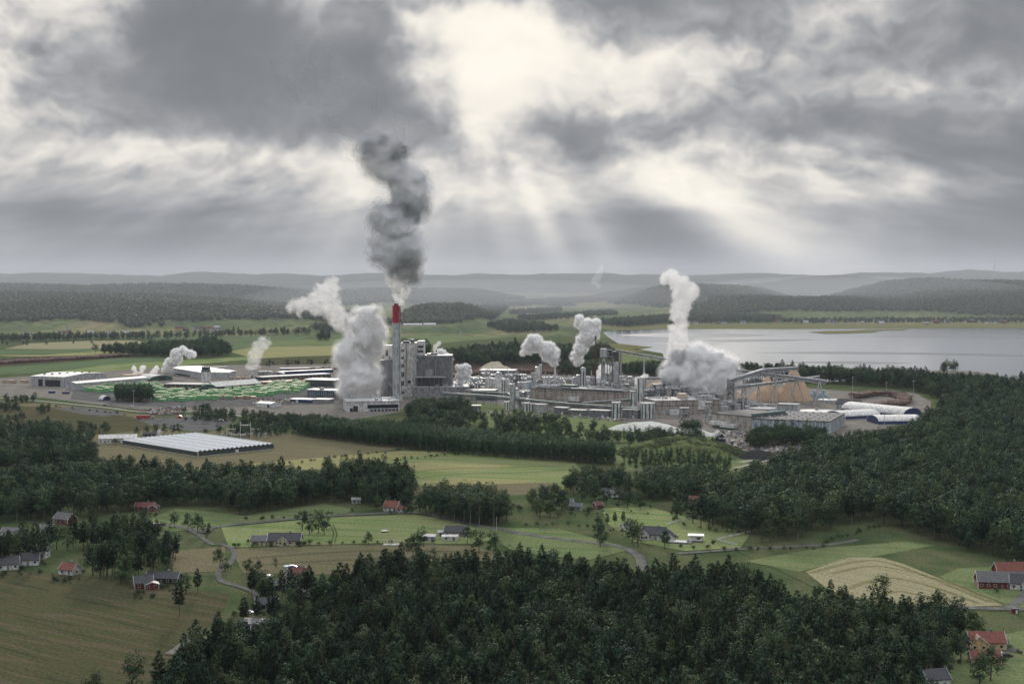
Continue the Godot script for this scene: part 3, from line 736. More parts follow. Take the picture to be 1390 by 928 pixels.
func wood(points: Array, mix: Dictionary, spacing: float, sizes: Vector2, label: String, group: String, gap := 0.0) -> void:
	var poly := PackedVector2Array(points)
	var lo := poly[0]
	var hi := poly[0]
	for p in poly:
		lo = lo.min(p)
		hi = hi.max(p)
	var kinds := mix.keys()
	var nx := int((hi.x - lo.x) / spacing) + 1
	var nz := int((hi.y - lo.y) / spacing) + 1
	for i in nx:
		for j in nz:
			var p := lo + (Vector2(i, j) + Vector2(0.5 * (j % 2), 0) + Vector2(rng.randf(), rng.randf()) * 0.85) * spacing
			var pick := rng.randf()
			var big := rng.randf_range(sizes.x, sizes.y)
			if not Geometry2D.is_point_in_polygon(p, poly):
				continue
			if gap > 0.0 and wobble.get_noise_2d(p.x * 9.0, p.y * 9.0) < gap - 0.5:
				continue
			var free := true
			for c in cleared:
				if (p.x - c.x) * (p.x - c.x) + (p.y - c.y) * (p.y - c.y) < c.z * c.z:
					free = false
					break
			if not free:
				continue
			var kind: String = kinds[0]
			for k in kinds:
				if pick < mix[k]:
					kind = k
					break
				pick -= mix[k]
			trees[kind].places.append({"at": p, "size": big * (1.0 + 0.18 * wobble.get_noise_2d(p.x * 7.0, p.y * 7.0)), "label": label % {"pine_tree": "dark green pine", "broadleaf_tree": "round-crowned leafy tree", "birch_tree": "slender pale-stemmed birch", "poplar_tree": "narrow upright poplar", "bush": "low leafy bush"}[kind], "group": group % {"pine_tree": "pines", "broadleaf_tree": "leafy trees", "birch_tree": "birches", "poplar_tree": "poplars", "bush": "bushes"}[kind]})

func in_view(p: Vector2, h: float) -> bool:
	var depth := -p.y
	return depth > 60 and absf(p.x / depth) < 0.368 and (140.0 - h) / depth < 0.29

# the nearest trees of each kind stand one by one; the rest of the woods are masses of the same trees
func plant() -> void:
	for kind in trees:
		var t: Dictionary = trees[kind]
		var seen := []
		var rest := []
		for p in t.places:
			(seen if p.label and in_view(p.at, 14.0 * p.size) else rest).append(p)
		seen.sort_custom(func(a, b): return (a.at.y + (-1e6 if not a.group else 0.0) * -1.0) > (b.at.y + (-1e6 if not b.group else 0.0) * -1.0))
		rest.append_array(seen.slice(290))
		for p in seen.slice(0, 290):
			var o := thing(kind, p.label, "bush" if kind == "bush" else "tree", Vector3(p.at.x, 0, p.at.y), rng.randf() * TAU, p.group)
			o.scale = Vector3(p.size * rng.randf_range(0.92, 1.1), p.size, p.size * rng.randf_range(0.92, 1.1))
			part("trunk", t.trunk, t.bark, o)
			part("crown", t.crowns[rng.randi() % t.crowns.size()], t.leaves[rng.randi() % t.leaves.size()], o)
		if rest.is_empty():
			continue
		var mass := Node3D.new()
		mass.name = {"pine_tree": "pine_woodland", "broadleaf_tree": "broadleaf_woodland", "birch_tree": "birch_woodland", "poplar_tree": "poplar_plantation", "bush": "bush_cover"}[kind]
		add_child(mass)
		tag(mass, {"pine_tree": "mass of dark pines filling the woods", "broadleaf_tree": "mass of round leafy trees filling the woods", "birch_tree": "mass of birches scattered through the woods", "poplar_tree": "dense plantation of upright poplars below the mill", "bush": "scattered low bushes on banks and field edges"}[kind], "", "", "stuff")
		var per := []
		for c in t.crowns:
			per.append([])
		for p in rest:
			per[rng.randi() % per.size()].append(p)
		for v in per.size():
			var list: Array = per[v]
			if list.is_empty():
				continue
			for what in ["foliage", "stems"]:
				var mm := MultiMesh.new()
				mm.transform_format = MultiMesh.TRANSFORM_3D
				mm.use_colors = what == "foliage"
				mm.mesh = t.crowns[v] if what == "foliage" else t.trunk
				mm.instance_count = list.size()
				for i in list.size():
					var p = list[i]
					var b := Basis(Vector3.UP, hash(p.at) % 628 / 100.0).scaled(Vector3(p.size, p.size, p.size))
					mm.set_instance_transform(i, Transform3D(b, Vector3(p.at.x, 0, p.at.y)))
					if what == "foliage":
						var c: Color = (t.leaves[rng.randi() % t.leaves.size()] as StandardMaterial3D).albedo_color.srgb_to_linear()
						mm.set_instance_color(i, c * rng.randf_range(0.72, 1.3))
				var o := MultiMeshInstance3D.new()
				o.name = what
				o.multimesh = mm
				o.material_override = M.mass_leaf if what == "foliage" else t.bark
				mass.add_child(o, true)
				o.set_meta("kind", "stuff")

# the wooded hills beyond the plain, as one far-off mass of crowns
func far_woods() -> void:
	var spots := []
	var d := 3380.0
	while d < 9000.0:
		var step := 15.0 + (d - 3400.0) * 0.0042
		var n := int(0.9 * d / step)
		for k in n:
			var a := lerpf(-0.42, 0.42, (k + rng.randf()) / n)
			var dd := d + rng.randf() * step
			var p := Vector2(a * dd, -dd)
			if wooded(p.x, p.y) > 0.02 + 0.1 * rng.randf():
				spots.append([p, step / 15.0])
		d += step
	var mm := MultiMesh.new()
	mm.transform_format = MultiMesh.TRANSFORM_3D
	mm.use_colors = true
	mm.mesh = clumped_crown(900, 15.0, -2.0, 8.5, 9, 4.2, 9, 4.4, Color(1, 1, 1))
	mm.instance_count = spots.size()
	for i in spots.size():
		var p: Vector2 = spots[i][0]
		var s: float = rng.randf_range(0.75, 1.2) * (0.6 + 0.4 * spots[i][1])
		mm.set_instance_transform(i, Transform3D(Basis(Vector3.UP, rng.randf() * TAU).scaled(Vector3(s, s, s)), Vector3(p.x, land(p.x, p.y), p.y)))
		mm.set_instance_color(i, Color(.05, .07, .042).lerp(Color(.08, .095, .05), rng.randf()))
	var o := MultiMeshInstance3D.new()
	o.name = "far_woodland"
	o.multimesh = mm
	o.material_override = M.mass_leaf
	add_child(o)
	tag(o, "far wooded hills seen through the haze beyond the plain", "", "", "stuff")

func make_woods() -> void:
	var near := "%s in the dense wood covering the nearest ground"
	wood([Vector2(-112.2, -431.5), Vector2(-116.1, -492.7), Vector2(-110.9, -507), Vector2(-97.1, -502.1), Vector2(-82, -499.2), Vector2(-81, -527.4), Vector2(-80.2, -561.4), Vector2(-78.9, -597.2), Vector2(-69.4, -625.6), Vector2(-51.5, -650.4), Vector2(-18.8, -647.2), Vector2(29.2, -650.4), Vector2(52.9, -606.8), Vector2(67.1, -619.7), Vector2(101.3, -628.6), Vector2(113.2, -586.5), Vector2(129.2, -561.4), Vector2(141.6, -540.5), Vector2(152.3, -523.2), Vector2(120.9, -417.7), Vector2(-108.1, -411.1)], {"pine_tree": 0.78, "broadleaf_tree": 0.17, "birch_tree": 0.05}, 4.6, Vector2(0.6, 1.22), near, "%s of the nearest wood")
	wood([Vector2(59.7, -479.1), Vector2(85.1, -527.4), Vector2(114.3, -561.4), Vector2(141.6, -540.5), Vector2(164.8, -523.2), Vector2(164, -507), Vector2(150.6, -479.1), Vector2(136.5, -454.1), Vector2(123.1, -417.7), Vector2(52.1, -417.7)], {"broadleaf_tree": 0.55, "birch_tree": 0.3, "pine_tree": 0.15}, 6.5, Vector2(0.75, 1.1), near, "%s of the nearest wood")
	wood([Vector2(123, -589.1), Vector2(129.2, -561.4), Vector2(145, -542.8), Vector2(166.1, -527.4), Vector2(184.4, -536.1), Vector2(186.2, -554.2), Vector2(173.7, -561.4), Vector2(157.2, -566.2), Vector2(142.3, -578.7)], {"broadleaf_tree": 0.5, "pine_tree": 0.5}, 6.0, Vector2(0.7, 1.05), "%s on the roadside edge of the nearest wood", "%s along the road by the nearest wood")
	wood([Vector2(-110.1, -507), Vector2(-112.5, -538.3), Vector2(-111.3, -561.4), Vector2(-108.5, -586.5), Vector2(-117.9, -611.1), Vector2(-114.6, -628.6), Vector2(-98, -628.6), Vector2(-80.5, -597.2), Vector2(-80.2, -561.4), Vector2(-81, -527.4), Vector2(-82, -499.2), Vector2(-97.1, -502.1)], {"pine_tree": 0.6, "broadleaf_tree": 0.4}, 6.5, Vector2(0.7, 1.1), "%s among the dark cabins beside the big brown field", "%s among the dark cabins")
	wood([Vector2(-258.9, -686.1), Vector2(-256, -729.8), Vector2(-235.5, -750.6), Vector2(-201.1, -754.9), Vector2(-173.7, -723.8), Vector2(-155.6, -650.4), Vector2(-165, -644), Vector2(-176, -634.7), Vector2(-203.4, -658.6), Vector2(-219.7, -655.3), Vector2(-244.4, -647.2)], {"pine_tree": 0.62, "broadleaf_tree": 0.38}, 6.2, Vector2(0.8, 1.2), "%s in the grove of white cottages above the brown field", "%s in the cottage grove", 0.54)
	wood([Vector2(-372.6, -937.2), Vector2(-322.4, -964.5), Vector2(-291.1, -978.8), Vector2(-251.3, -964.5), Vector2(-198.4, -954.1), Vector2(-140.7, -971.6), Vector2(-100.5, -978.8), Vector2(-75.3, -954.1), Vector2(-62.9, -905.1), Vector2(-60.3, -847), Vector2(-74.1, -852.5), Vector2(-99.1, -875.1), Vector2(-121.4, -869.3), Vector2(-157.9, -820.7), Vector2(-177.4, -852.5), Vector2(-201.2, -858), Vector2(-220.9, -847), Vector2(-237.2, -825.8), Vector2(-255, -813.1), Vector2(-313, -786.4)], {"broadleaf_tree": 0.74, "birch_tree": 0.06, "pine_tree": 0.2}, 6.8, Vector2(0.95, 1.35), "%s in the long belt of wood behind the red-and-white cottage", "%s of the long wood belt", 0.2)
	wood([Vector2(-472.4, -1189.9), Vector2(-428.9, -1245.8), Vector2(-399, -1234.2), Vector2(-362.6, -1168.9), Vector2(-326.8, -1091.8), Vector2(-305.7, -1028.2), Vector2(-338.4, -1012.5), Vector2(-397.8, -1001)], {"broadleaf_tree": 0.8, "pine_tree": 0.2}, 7.5, Vector2(1.0, 1.3), "%s in the square wood left of the glasshouse", "%s of the square wood")
	wood([Vector2(103.7, -786.4), Vector2(118.3, -847), Vector2(146.4, -911.3), Vector2(165, -964.5), Vector2(225.2, -1057), Vector2(254, -1110.1), Vector2(307.7, -1158.7), Vector2(389.6, -1245.8), Vector2(535.2, -1465.9), Vector2(623.3, -1551.5), Vector2(263.4, -652), Vector2(249.7, -680.7), Vector2(240.3, -700.7), Vector2(230.4, -721.8), Vector2(218.8, -772.6), Vector2(206, -805.6), Vector2(167.1, -763.6), Vector2(148.3, -740.1), Vector2(135.4, -744.2), Vector2(123.5, -768.1)], {"broadleaf_tree": 0.86, "birch_tree": 0.08, "pine_tree": 0.06}, 8.6, Vector2(1.0, 1.6), "%s in the big wood behind the straw-coloured field", "%s of the big wood")
	wood([Vector2(363.6, -1257.6), Vector2(412.6, -1360.7), Vector2(474.4, -1533.6), Vector2(601.2, -1647.7), Vector2(687.2, -1711.3), Vector2(589.1, -1465.9), Vector2(393.3, -1257.6)], {"broadleaf_tree": 0.8, "pine_tree": 0.2}, 9.0, Vector2(1.1, 1.45), "%s in the wood beside the log yard", "%s by the log yard")
	wood([Vector2(167.1, -2054.8), Vector2(226.2, -2103.5), Vector2(326.3, -2039.1), Vector2(423.6, -1993.3), Vector2(489, -1921.3), Vector2(541.7, -1894), Vector2(572.9, -1804.1), Vector2(687.2, -1711.3), Vector2(642, -1598.1), Vector2(583.2, -1598.1), Vector2(486.7, -1598.1), Vector2(505.8, -1768.1), Vector2(462.4, -1816.4), Vector2(399.7, -1880.6), Vector2(312, -1949.5), Vector2(214.4, -1993.3)], {"broadleaf_tree": 0.7, "pine_tree": 0.3}, 9.5, Vector2(1.25, 1.6), "%s on the low ridge in front of the estuary", "%s on the estuary ridge")
	wood([Vector2(-191.2, -1245.8), Vector2(-186.2, -1288.1), Vector2(-114.6, -1245.8), Vector2(-34.1, -1179.3), Vector2(3, -1143.7), Vector2(77.5, -1091.8), Vector2(78.6, -1044.4), Vector2(47.5, -1061.2), Vector2(-26.1, -1100.9), Vector2(-120.4, -1174.1)], {"poplar_tree": 1.0}, 4.2, Vector2(0.95, 1.12), "%s in the dense plantation strip below the mill", "%s of the plantation strip")
	wood([Vector2(77.5, -1044.4), Vector2(100.5, -1091.8), Vector2(150.4, -1078.5), Vector2(163.1, -1016.4), Vector2(152, -978.8), Vector2(131, -1016.4), Vector2(93.6, -1016.4)], {"poplar_tree": 0.5, "bush": 0.5}, 6.0, Vector2(0.6, 0.9), "%s on the foot of the grassy mound", "%s at the grassy mound")
	wood([Vector2(78.2, -911.3), Vector2(92.9, -954.1), Vector2(124.9, -968), Vector2(143.6, -940.5), Vector2(140.6, -898.9), Vector2(108.3, -875.1), Vector2(81.2, -880.9)], {"broadleaf_tree": 1.0}, 6.0, Vector2(0.9, 1.15), "%s in the compact rounded copse behind the white villa", "%s of the rounded copse")
	wood([Vector2(27, -930.6), Vector2(53.7, -971.6), Vector2(77.9, -954.1), Vector2(77.2, -898.9), Vector2(49.7, -898.9), Vector2(28.8, -911.3)], {"broadleaf_tree": 0.8, "birch_tree": 0.2}, 7.5, Vector2(0.8, 1.1), "%s at the end of the bright green field", "%s by the bright green field")
	wood([Vector2(-2.1, -810.6), Vector2(-2.2, -852.5), Vector2(20.9, -880.9), Vector2(49.4, -892.8), Vector2(75.6, -869.3), Vector2(112.3, -852.5), Vector2(104.3, -791.1), Vector2(90.8, -820.7), Vector2(82.6, -847), Vector2(53.2, -841.6), Vector2(32.4, -820.7)], {"broadleaf_tree": 0.75, "bush": 0.25}, 8.0, Vector2(0.6, 1.0), "%s in the open woodland behind the white villa", "%s of the open woodland", 0.42)
	wood([Vector2(-57.9, -825.8), Vector2(-52, -858), Vector2(-15.7, -852.5), Vector2(-2.2, -825.8), Vector2(-2.1, -793.5), Vector2(-22.8, -786.4), Vector2(-40.6, -810.6)], {"birch_tree": 0.4, "broadleaf_tree": 0.6}, 6.0, Vector2(0.95, 1.3), "%s in the tall stand beside the lane", "%s of the tall lane stand")
	wood([Vector2(-92.7, -858), Vector2(-76.6, -880.9), Vector2(-59.7, -852.5), Vector2(-58.8, -825.8), Vector2(-77.1, -836.3)], {"broadleaf_tree": 0.8, "bush": 0.2}, 7.0, Vector2(0.5, 0.8), "%s around the red-roofed cottage on the lane", "%s round the red-roofed cottage")
	wood([Vector2(-105.1, -1333.4), Vector2(-100.6, -1418.9), Vector2(-73.2, -1465.9), Vector2(-41.9, -1449.9), Vector2(-28.9, -1374.8), Vector2(17.3, -1320.1), Vector2(62.2, -1245.8), Vector2(54.1, -1211.6), Vector2(3.3, -1245.8), Vector2(-37.4, -1294.4), Vector2(-70.7, -1281.9), Vector2(-95.9, -1257.6)], {"broadleaf_tree": 0.6, "bush": 0.4}, 7.5, Vector2(0.6, 1.0), "%s on the bank in front of the mill", "%s on the mill bank", 0.3)
	wood([Vector2(-111.4, -1442), Vector2(-97.9, -1516.1), Vector2(-66.5, -1524.8), Vector2(-42.6, -1474), Vector2(-70.4, -1442), Vector2(-97.6, -1396.5)], {"broadleaf_tree": 1.0}, 6.5, Vector2(0.9, 1.1), "%s below the foot of the tall chimney", "%s below the chimney")
	wood([Vector2(-26.1, -1418.9), Vector2(46.5, -1360.7), Vector2(64, -1281.9), Vector2(3.5, -1320.1)], {"broadleaf_tree": 0.8, "bush": 0.2}, 8.0, Vector2(0.6, 0.85), "%s in front of the long pipe bridge", "%s by the pipe bridge", 0.3)
	wood([Vector2(66.3, -1200.6), Vector2(99.2, -1217.2), Vector2(131.2, -1217.2), Vector2(163.4, -1195.2), Vector2(159.6, -1153.6), Vector2(125.5, -1163.7), Vector2(64.5, -1168.9)], {"broadleaf_tree": 0.7, "birch_tree": 0.3}, 6.0, Vector2(0.65, 0.95), "%s in front of the white lime heap", "%s by the lime heap", 0.2)
	wood([Vector2(153.5, -1269.6), Vector2(165.1, -1281.9), Vector2(173.5, -1269.6), Vector2(167, -1245.8), Vector2(153.3, -1251.6)], {"broadleaf_tree": 1.0}, 6.0, Vector2(0.9, 1.1), "%s between the lime heap and the brown mill hall", "%s behind the lime heap")
	wood([Vector2(196.6, -1179.3), Vector2(211.5, -1200.6), Vector2(233.6, -1217.2), Vector2(267, -1200.6), Vector2(259.1, -1148.6), Vector2(224.3, -1168.9), Vector2(191.8, -1129)], {"broadleaf_tree": 0.8, "birch_tree": 0.2}, 6.0, Vector2(0.85, 1.25), "%s in front of the pale blue warehouse", "%s by the pale blue warehouse")
	wood([Vector2(232.6, -1091.8), Vector2(260.5, -1138.7), Vector2(298.1, -1168.9), Vector2(360.1, -1234.2), Vector2(386.7, -1257.6), Vector2(375.6, -1200.6), Vector2(283.2, -1110.1), Vector2(223.5, -1048.6), Vector2(204.4, -1008.6), Vector2(196.7, -1024.2)], {"broadleaf_tree": 0.9, "pine_tree": 0.1}, 7.0, Vector2(0.8, 1.15), "%s below the white-roofed storage tents", "%s below the storage tents")
	wood([Vector2(-261.3, -1245.8), Vector2(-253.2, -1320.1), Vector2(-223, -1346.9), Vector2(-175.2, -1307.1), Vector2(-167, -1245.8), Vector2(-195, -1257.6), Vector2(-228.2, -1222.8)], {"broadleaf_tree": 0.6, "bush": 0.4}, 7.0, Vector2(0.5, 0.9), "%s beside the electrical substation", "%s by the substation", 0.25)
	wood([Vector2(-274.4, -1411.4), Vector2(-214.2, -1382), Vector2(-175.4, -1340.1), Vector2(-174.3, -1300.7), Vector2(-206.7, -1333.4), Vector2(-262.3, -1367.8)], {"broadleaf_tree": 0.8, "bush": 0.2}, 6.5, Vector2(0.55, 0.85), "%s in the row between the timber yard and the substation", "%s by the timber yard", 0.15)
	wood([Vector2(-451.3, -1588.6), Vector2(-404.7, -1579.2), Vector2(-415.7, -1622.5), Vector2(-463.4, -1637.5)], {"poplar_tree": 1.0}, 4.5, Vector2(1.15, 1.3), "%s in the clipped dark block inside the timber yard", "%s of the dark block")
	wood([Vector2(-327.7, -1389.2), Vector2(-302.5, -1457.9), Vector2(-278, -1418.9), Vector2(-269.6, -1360.7), Vector2(-312.8, -1374.8)], {"bush": 0.6, "broadleaf_tree": 0.4}, 6.0, Vector2(0.5, 0.8), "%s on the bank behind the car park", "%s behind the car park")
	wood([Vector2(-343.1, -1457.9), Vector2(-323.3, -1490.6), Vector2(-314.9, -1465.9), Vector2(-337.1, -1442)], {"broadleaf_tree": 1.0}, 7.0, Vector2(0.55, 0.75), "%s at the corner of the green timber stacks", "%s by the timber stacks")
	for b in [[[Vector2(-438.8, -1294.4), Vector2(-428.1, -1320.1), Vector2(-411, -1275.7), Vector2(-423.1, -1257.6)]], [[Vector2(-404.8, -1294.4), Vector2(-382.8, -1326.7), Vector2(-365.7, -1269.6), Vector2(-388.2, -1251.6)]], [[Vector2(-570.8, -1499), Vector2(-536.5, -1524.8), Vector2(-512.1, -1465.9), Vector2(-552.2, -1449.9)]], [[Vector2(-523.7, -1374.8), Vector2(-485.4, -1389.2), Vector2(-464.1, -1340.1), Vector2(-503, -1320.1)]], [[Vector2(-502.2, -1482.3), Vector2(-495.2, -1499), Vector2(-479.1, -1449.9), Vector2(-487.1, -1442)]], [[Vector2(-579, -1598.1), Vector2(-549.5, -1617.6), Vector2(-536.5, -1579.2), Vector2(-565.5, -1560.6)]], [[Vector2(-385.4, -1211.6), Vector2(-369.8, -1234.2), Vector2(-353.5, -1189.9), Vector2(-368.8, -1168.9)]]]:
		wood(b[0], {"bush": 0.4, "broadleaf_tree": 0.6}, 7.0, Vector2(0.4, 0.75), "%s in a clump on the rough meadow left of the car park", "%s on the rough meadow", 0.1)
	wood([Vector2(-41.7, -1442), Vector2(3.6, -1389.2), Vector2(71.4, -1294.4), Vector2(168.8, -1211.6), Vector2(190, -1184.6), Vector2(158.7, -1138.7), Vector2(65.4, -1184.6), Vector2(-36, -1245.8)], {"bush": 0.8, "broadleaf_tree": 0.2}, 8.5, Vector2(0.4, 0.85), "%s on the scrubby ground between plantation and mill", "%s of the scrubby ground", 0.42)
	for c in cleared:
		for k in 4:
			var a := rng.randf() * TAU
			trees.bush.places.append({"at": Vector2(c.x + cos(a) * c.z * 1.05, c.y + sin(a) * c.z * 0.8), "size": rng.randf_range(0.3, 0.75), "label": "rounded garden bush near a house", "group": "garden bushes round the houses"})
	# hedges and field edges
	for h in [[[Vector2(-233.6, -997.2), Vector2(-164.7, -1061.2), Vector2(-92.8, -1138.7), Vector2(-57.6, -1153.6), Vector2(-32.9, -1138.7)], 6.0], [[Vector2(-109.7, -1052.8), Vector2(-77.2, -1087.3), Vector2(-49.6, -1110.1), Vector2(-32.3, -1114.8)], 7.0], [[Vector2(-156, -810.6), Vector2(-126.8, -815.6), Vector2(-111, -825.8), Vector2(-95.3, -841.6)], 5.0], [[Vector2(-147.8, -727.8), Vector2(-106.2, -731.8), Vector2(-68.5, -742.1), Vector2(-41, -740.1)], 5.0], [[Vector2(56.8, -798.3), Vector2(74.1, -759.2), Vector2(91.6, -723.8), Vector2(115.8, -719.8)], 8.0], [[Vector2(-21.1, -725.8), Vector2(1.9, -710.1), Vector2(31, -691.5), Vector2(55.7, -680.7)], 7.0], [[Vector2(54.4, -825.8), Vector2(77.6, -841.6), Vector2(101.6, -786.4), Vector2(122.8, -763.6)], 9.0], [[Vector2(119.3, -717.9), Vector2(154.2, -721.8), Vector2(193.5, -772.6), Vector2(210.6, -791.1)], 7.0], [[Vector2(-511.4, -1533.6), Vector2(-458, -1490.6), Vector2(-376.4, -1418.9)], 16.0], [[Vector2(-204.6, -1065.5), Vector2(-232.7, -1016.4), Vector2(-269.3, -993.5)], 8.0], [[Vector2(2.1, -788.8), Vector2(27.3, -795.9), Vector2(55.3, -777.2), Vector2(68.5, -742.1)], 8.0]]:
		var line: Array = h[0]
		for i in line.size() - 1:
			var n := int((line[i] as Vector2).distance_to(line[i + 1]) / h[1]) + 1
			for k in n:
				if rng.randf() < 0.85:
					trees.bush.places.append({"at": (line[i] as Vector2).lerp(line[i + 1], (k + rng.randf()) / n) + Vector2(rng.randfn(), rng.randfn()) * 1.2, "size": rng.randf_range(0.35, 0.85), "label": "low bush in the hedge between two fields", "group": "bushes of the field hedges"})
	# trees on the far plain, too far off to count
	for b in [
		[[Vector2(-779, -2620.6), Vector2(-714.9, -2700.2), Vector2(-663.4, -2844.1), Vector2(-582.7, -2814.1), Vector2(-518.4, -2595.1), Vector2(-517.3, -2497.8), Vector2(-590.4, -2474.6), Vector2(-680.9, -2521.5)], 12.0, 1.4], [[Vector2(-129.1, -2344.1), Vector2(-74.1, -2570.1), Vector2(7, -2673.1), Vector2(91.1, -2673.1), Vector2(171.7, -2620.6), Vector2(179.8, -2364.9), Vector2(79.2, -2323.6), Vector2(-64.8, -2245.3)], 12.0, 1.5], [[Vector2(-242.6, -2570.1), Vector2(-161.2, -2673.1), Vector2(-146.8, -2545.5), Vector2(-225, -2451.9)], 13.0, 1.3],
		[[Vector2(56.5, -2154.5), Vector2(120.6, -2189.9), Vector2(169.7, -2087), Vector2(152.8, -2008.3), Vector2(69.5, -2039.1)], 11.0, 1.0], [[Vector2(111.5, -2023.6), Vector2(158.8, -2087), Vector2(323.8, -2023.6), Vector2(314.3, -1963.9), Vector2(212.8, -1978.5)], 11.0, 1.1], [[Vector2(-283.3, -5694.6), Vector2(-157.7, -6692.2), Vector2(-16.7, -6373.3), Vector2(-60.4, -4613.4), Vector2(-315.3, -4459.4), Vector2(-402.3, -4955.6)], 16.0, 1.5], [[Vector2(-74.3, -4053.4), Vector2(-11.3, -4315.3), Vector2(74.3, -4053.4), Vector2(126.5, -3715.1), Vector2(-9.3, -3566.3)], 14.0, 1.3],
		[[Vector2(-452.9, -3261.3), Vector2(-436.2, -3343), Vector2(-412.1, -3183.5), Vector2(-433.6, -3146)], 12.0, 1.3], [[Vector2(-676.8, -3038.5), Vector2(-664.4, -3146), Vector2(-638.6, -3038.5), Vector2(-658.7, -2970.8)], 12.0, 1.1], [[Vector2(255.8, -4246.7), Vector2(522.3, -4865.4), Vector2(558.2, -4535.1), Vector2(474.7, -4315.3), Vector2(324.2, -3992.8)], 14.0, 1.4], [[Vector2(507.4, -4613.4), Vector2(806.5, -5049.2), Vector2(947.3, -4955.6), Vector2(845.5, -4422.5), Vector2(474.7, -4315.3)], 16.0, 1.2], [[Vector2(881.9, -4613.4), Vector2(1764.3, -4778.4), Vector2(1619.7, -4386.2), Vector2(831.7, -4350.5)], 22.0, 1.0],
		[[Vector2(746.4, -5818.5), Vector2(1278.8, -6692.2), Vector2(1112, -5818.5), Vector2(700.7, -5352.5)], 18.0, 1.3], [[Vector2(12.7, -4865.4), Vector2(411.3, -5818.5), Vector2(406.4, -5352.5), Vector2(59.4, -4535.1)], 18.0, 1.2], [[Vector2(-1211.8, -3146), Vector2(-1072.2, -3221.9), Vector2(-891, -3301.6), Vector2(-852.7, -3221.9), Vector2(-1034.8, -3109.3), Vector2(-1170.5, -3038.5)], 16.0, 1.3], [[Vector2(-880.2, -3261.3), Vector2(-520.8, -3614.5), Vector2(-500.5, -3473.5), Vector2(-825.8, -3183.5)], 22.0, 1.3], [[Vector2(-144.3, -7874.3), Vector2(673.8, -10299.2), Vector2(591.2, -8366.9), Vector2(-52.6, -6692.2)], 24.0, 1.4], [[Vector2(-236.1, -2906.1), Vector2(-183.1, -3038.5), Vector2(-177.1, -2938.1), Vector2(-223.6, -2844.1)], 18.0, 1.0],
		[[Vector2(-550.6, -3821.4), Vector2(-395.6, -4315.3), Vector2(-340.1, -3934), Vector2(-470.2, -3519.3)], 18.0, 1.4], [[Vector2(-14.9, -5694.6), Vector2(211.8, -6224.9), Vector2(213.3, -5818.5), Vector2(0, -5352.5)], 16.0, 1.3], [[Vector2(629.5, -2087), Vector2(672.9, -2120.2), Vector2(666.8, -2087), Vector2(625.2, -2054.8)], 13.0, 1.2], [[Vector2(-403.8, -2264.4), Vector2(-220.9, -2407.6), Vector2(-209, -2344.1), Vector2(-388, -2208.1)], 24.0, 0.7], [[Vector2(-1119.6, -2906.1), Vector2(-852, -3038.5), Vector2(-842.4, -3004.3), Vector2(-1101.6, -2859.4)], 40.0, 0.9],
	]:
		wood(b[0], {"broadleaf_tree": 0.8, "pine_tree": 0.2}, b[1], Vector2(0.8, 1.2) * b[2], "%s", "%s")
		for k in trees:
			for p in trees[k].places:
				if p.label in ["dark green pine", "round-crowned leafy tree"]:
					p.label = ""

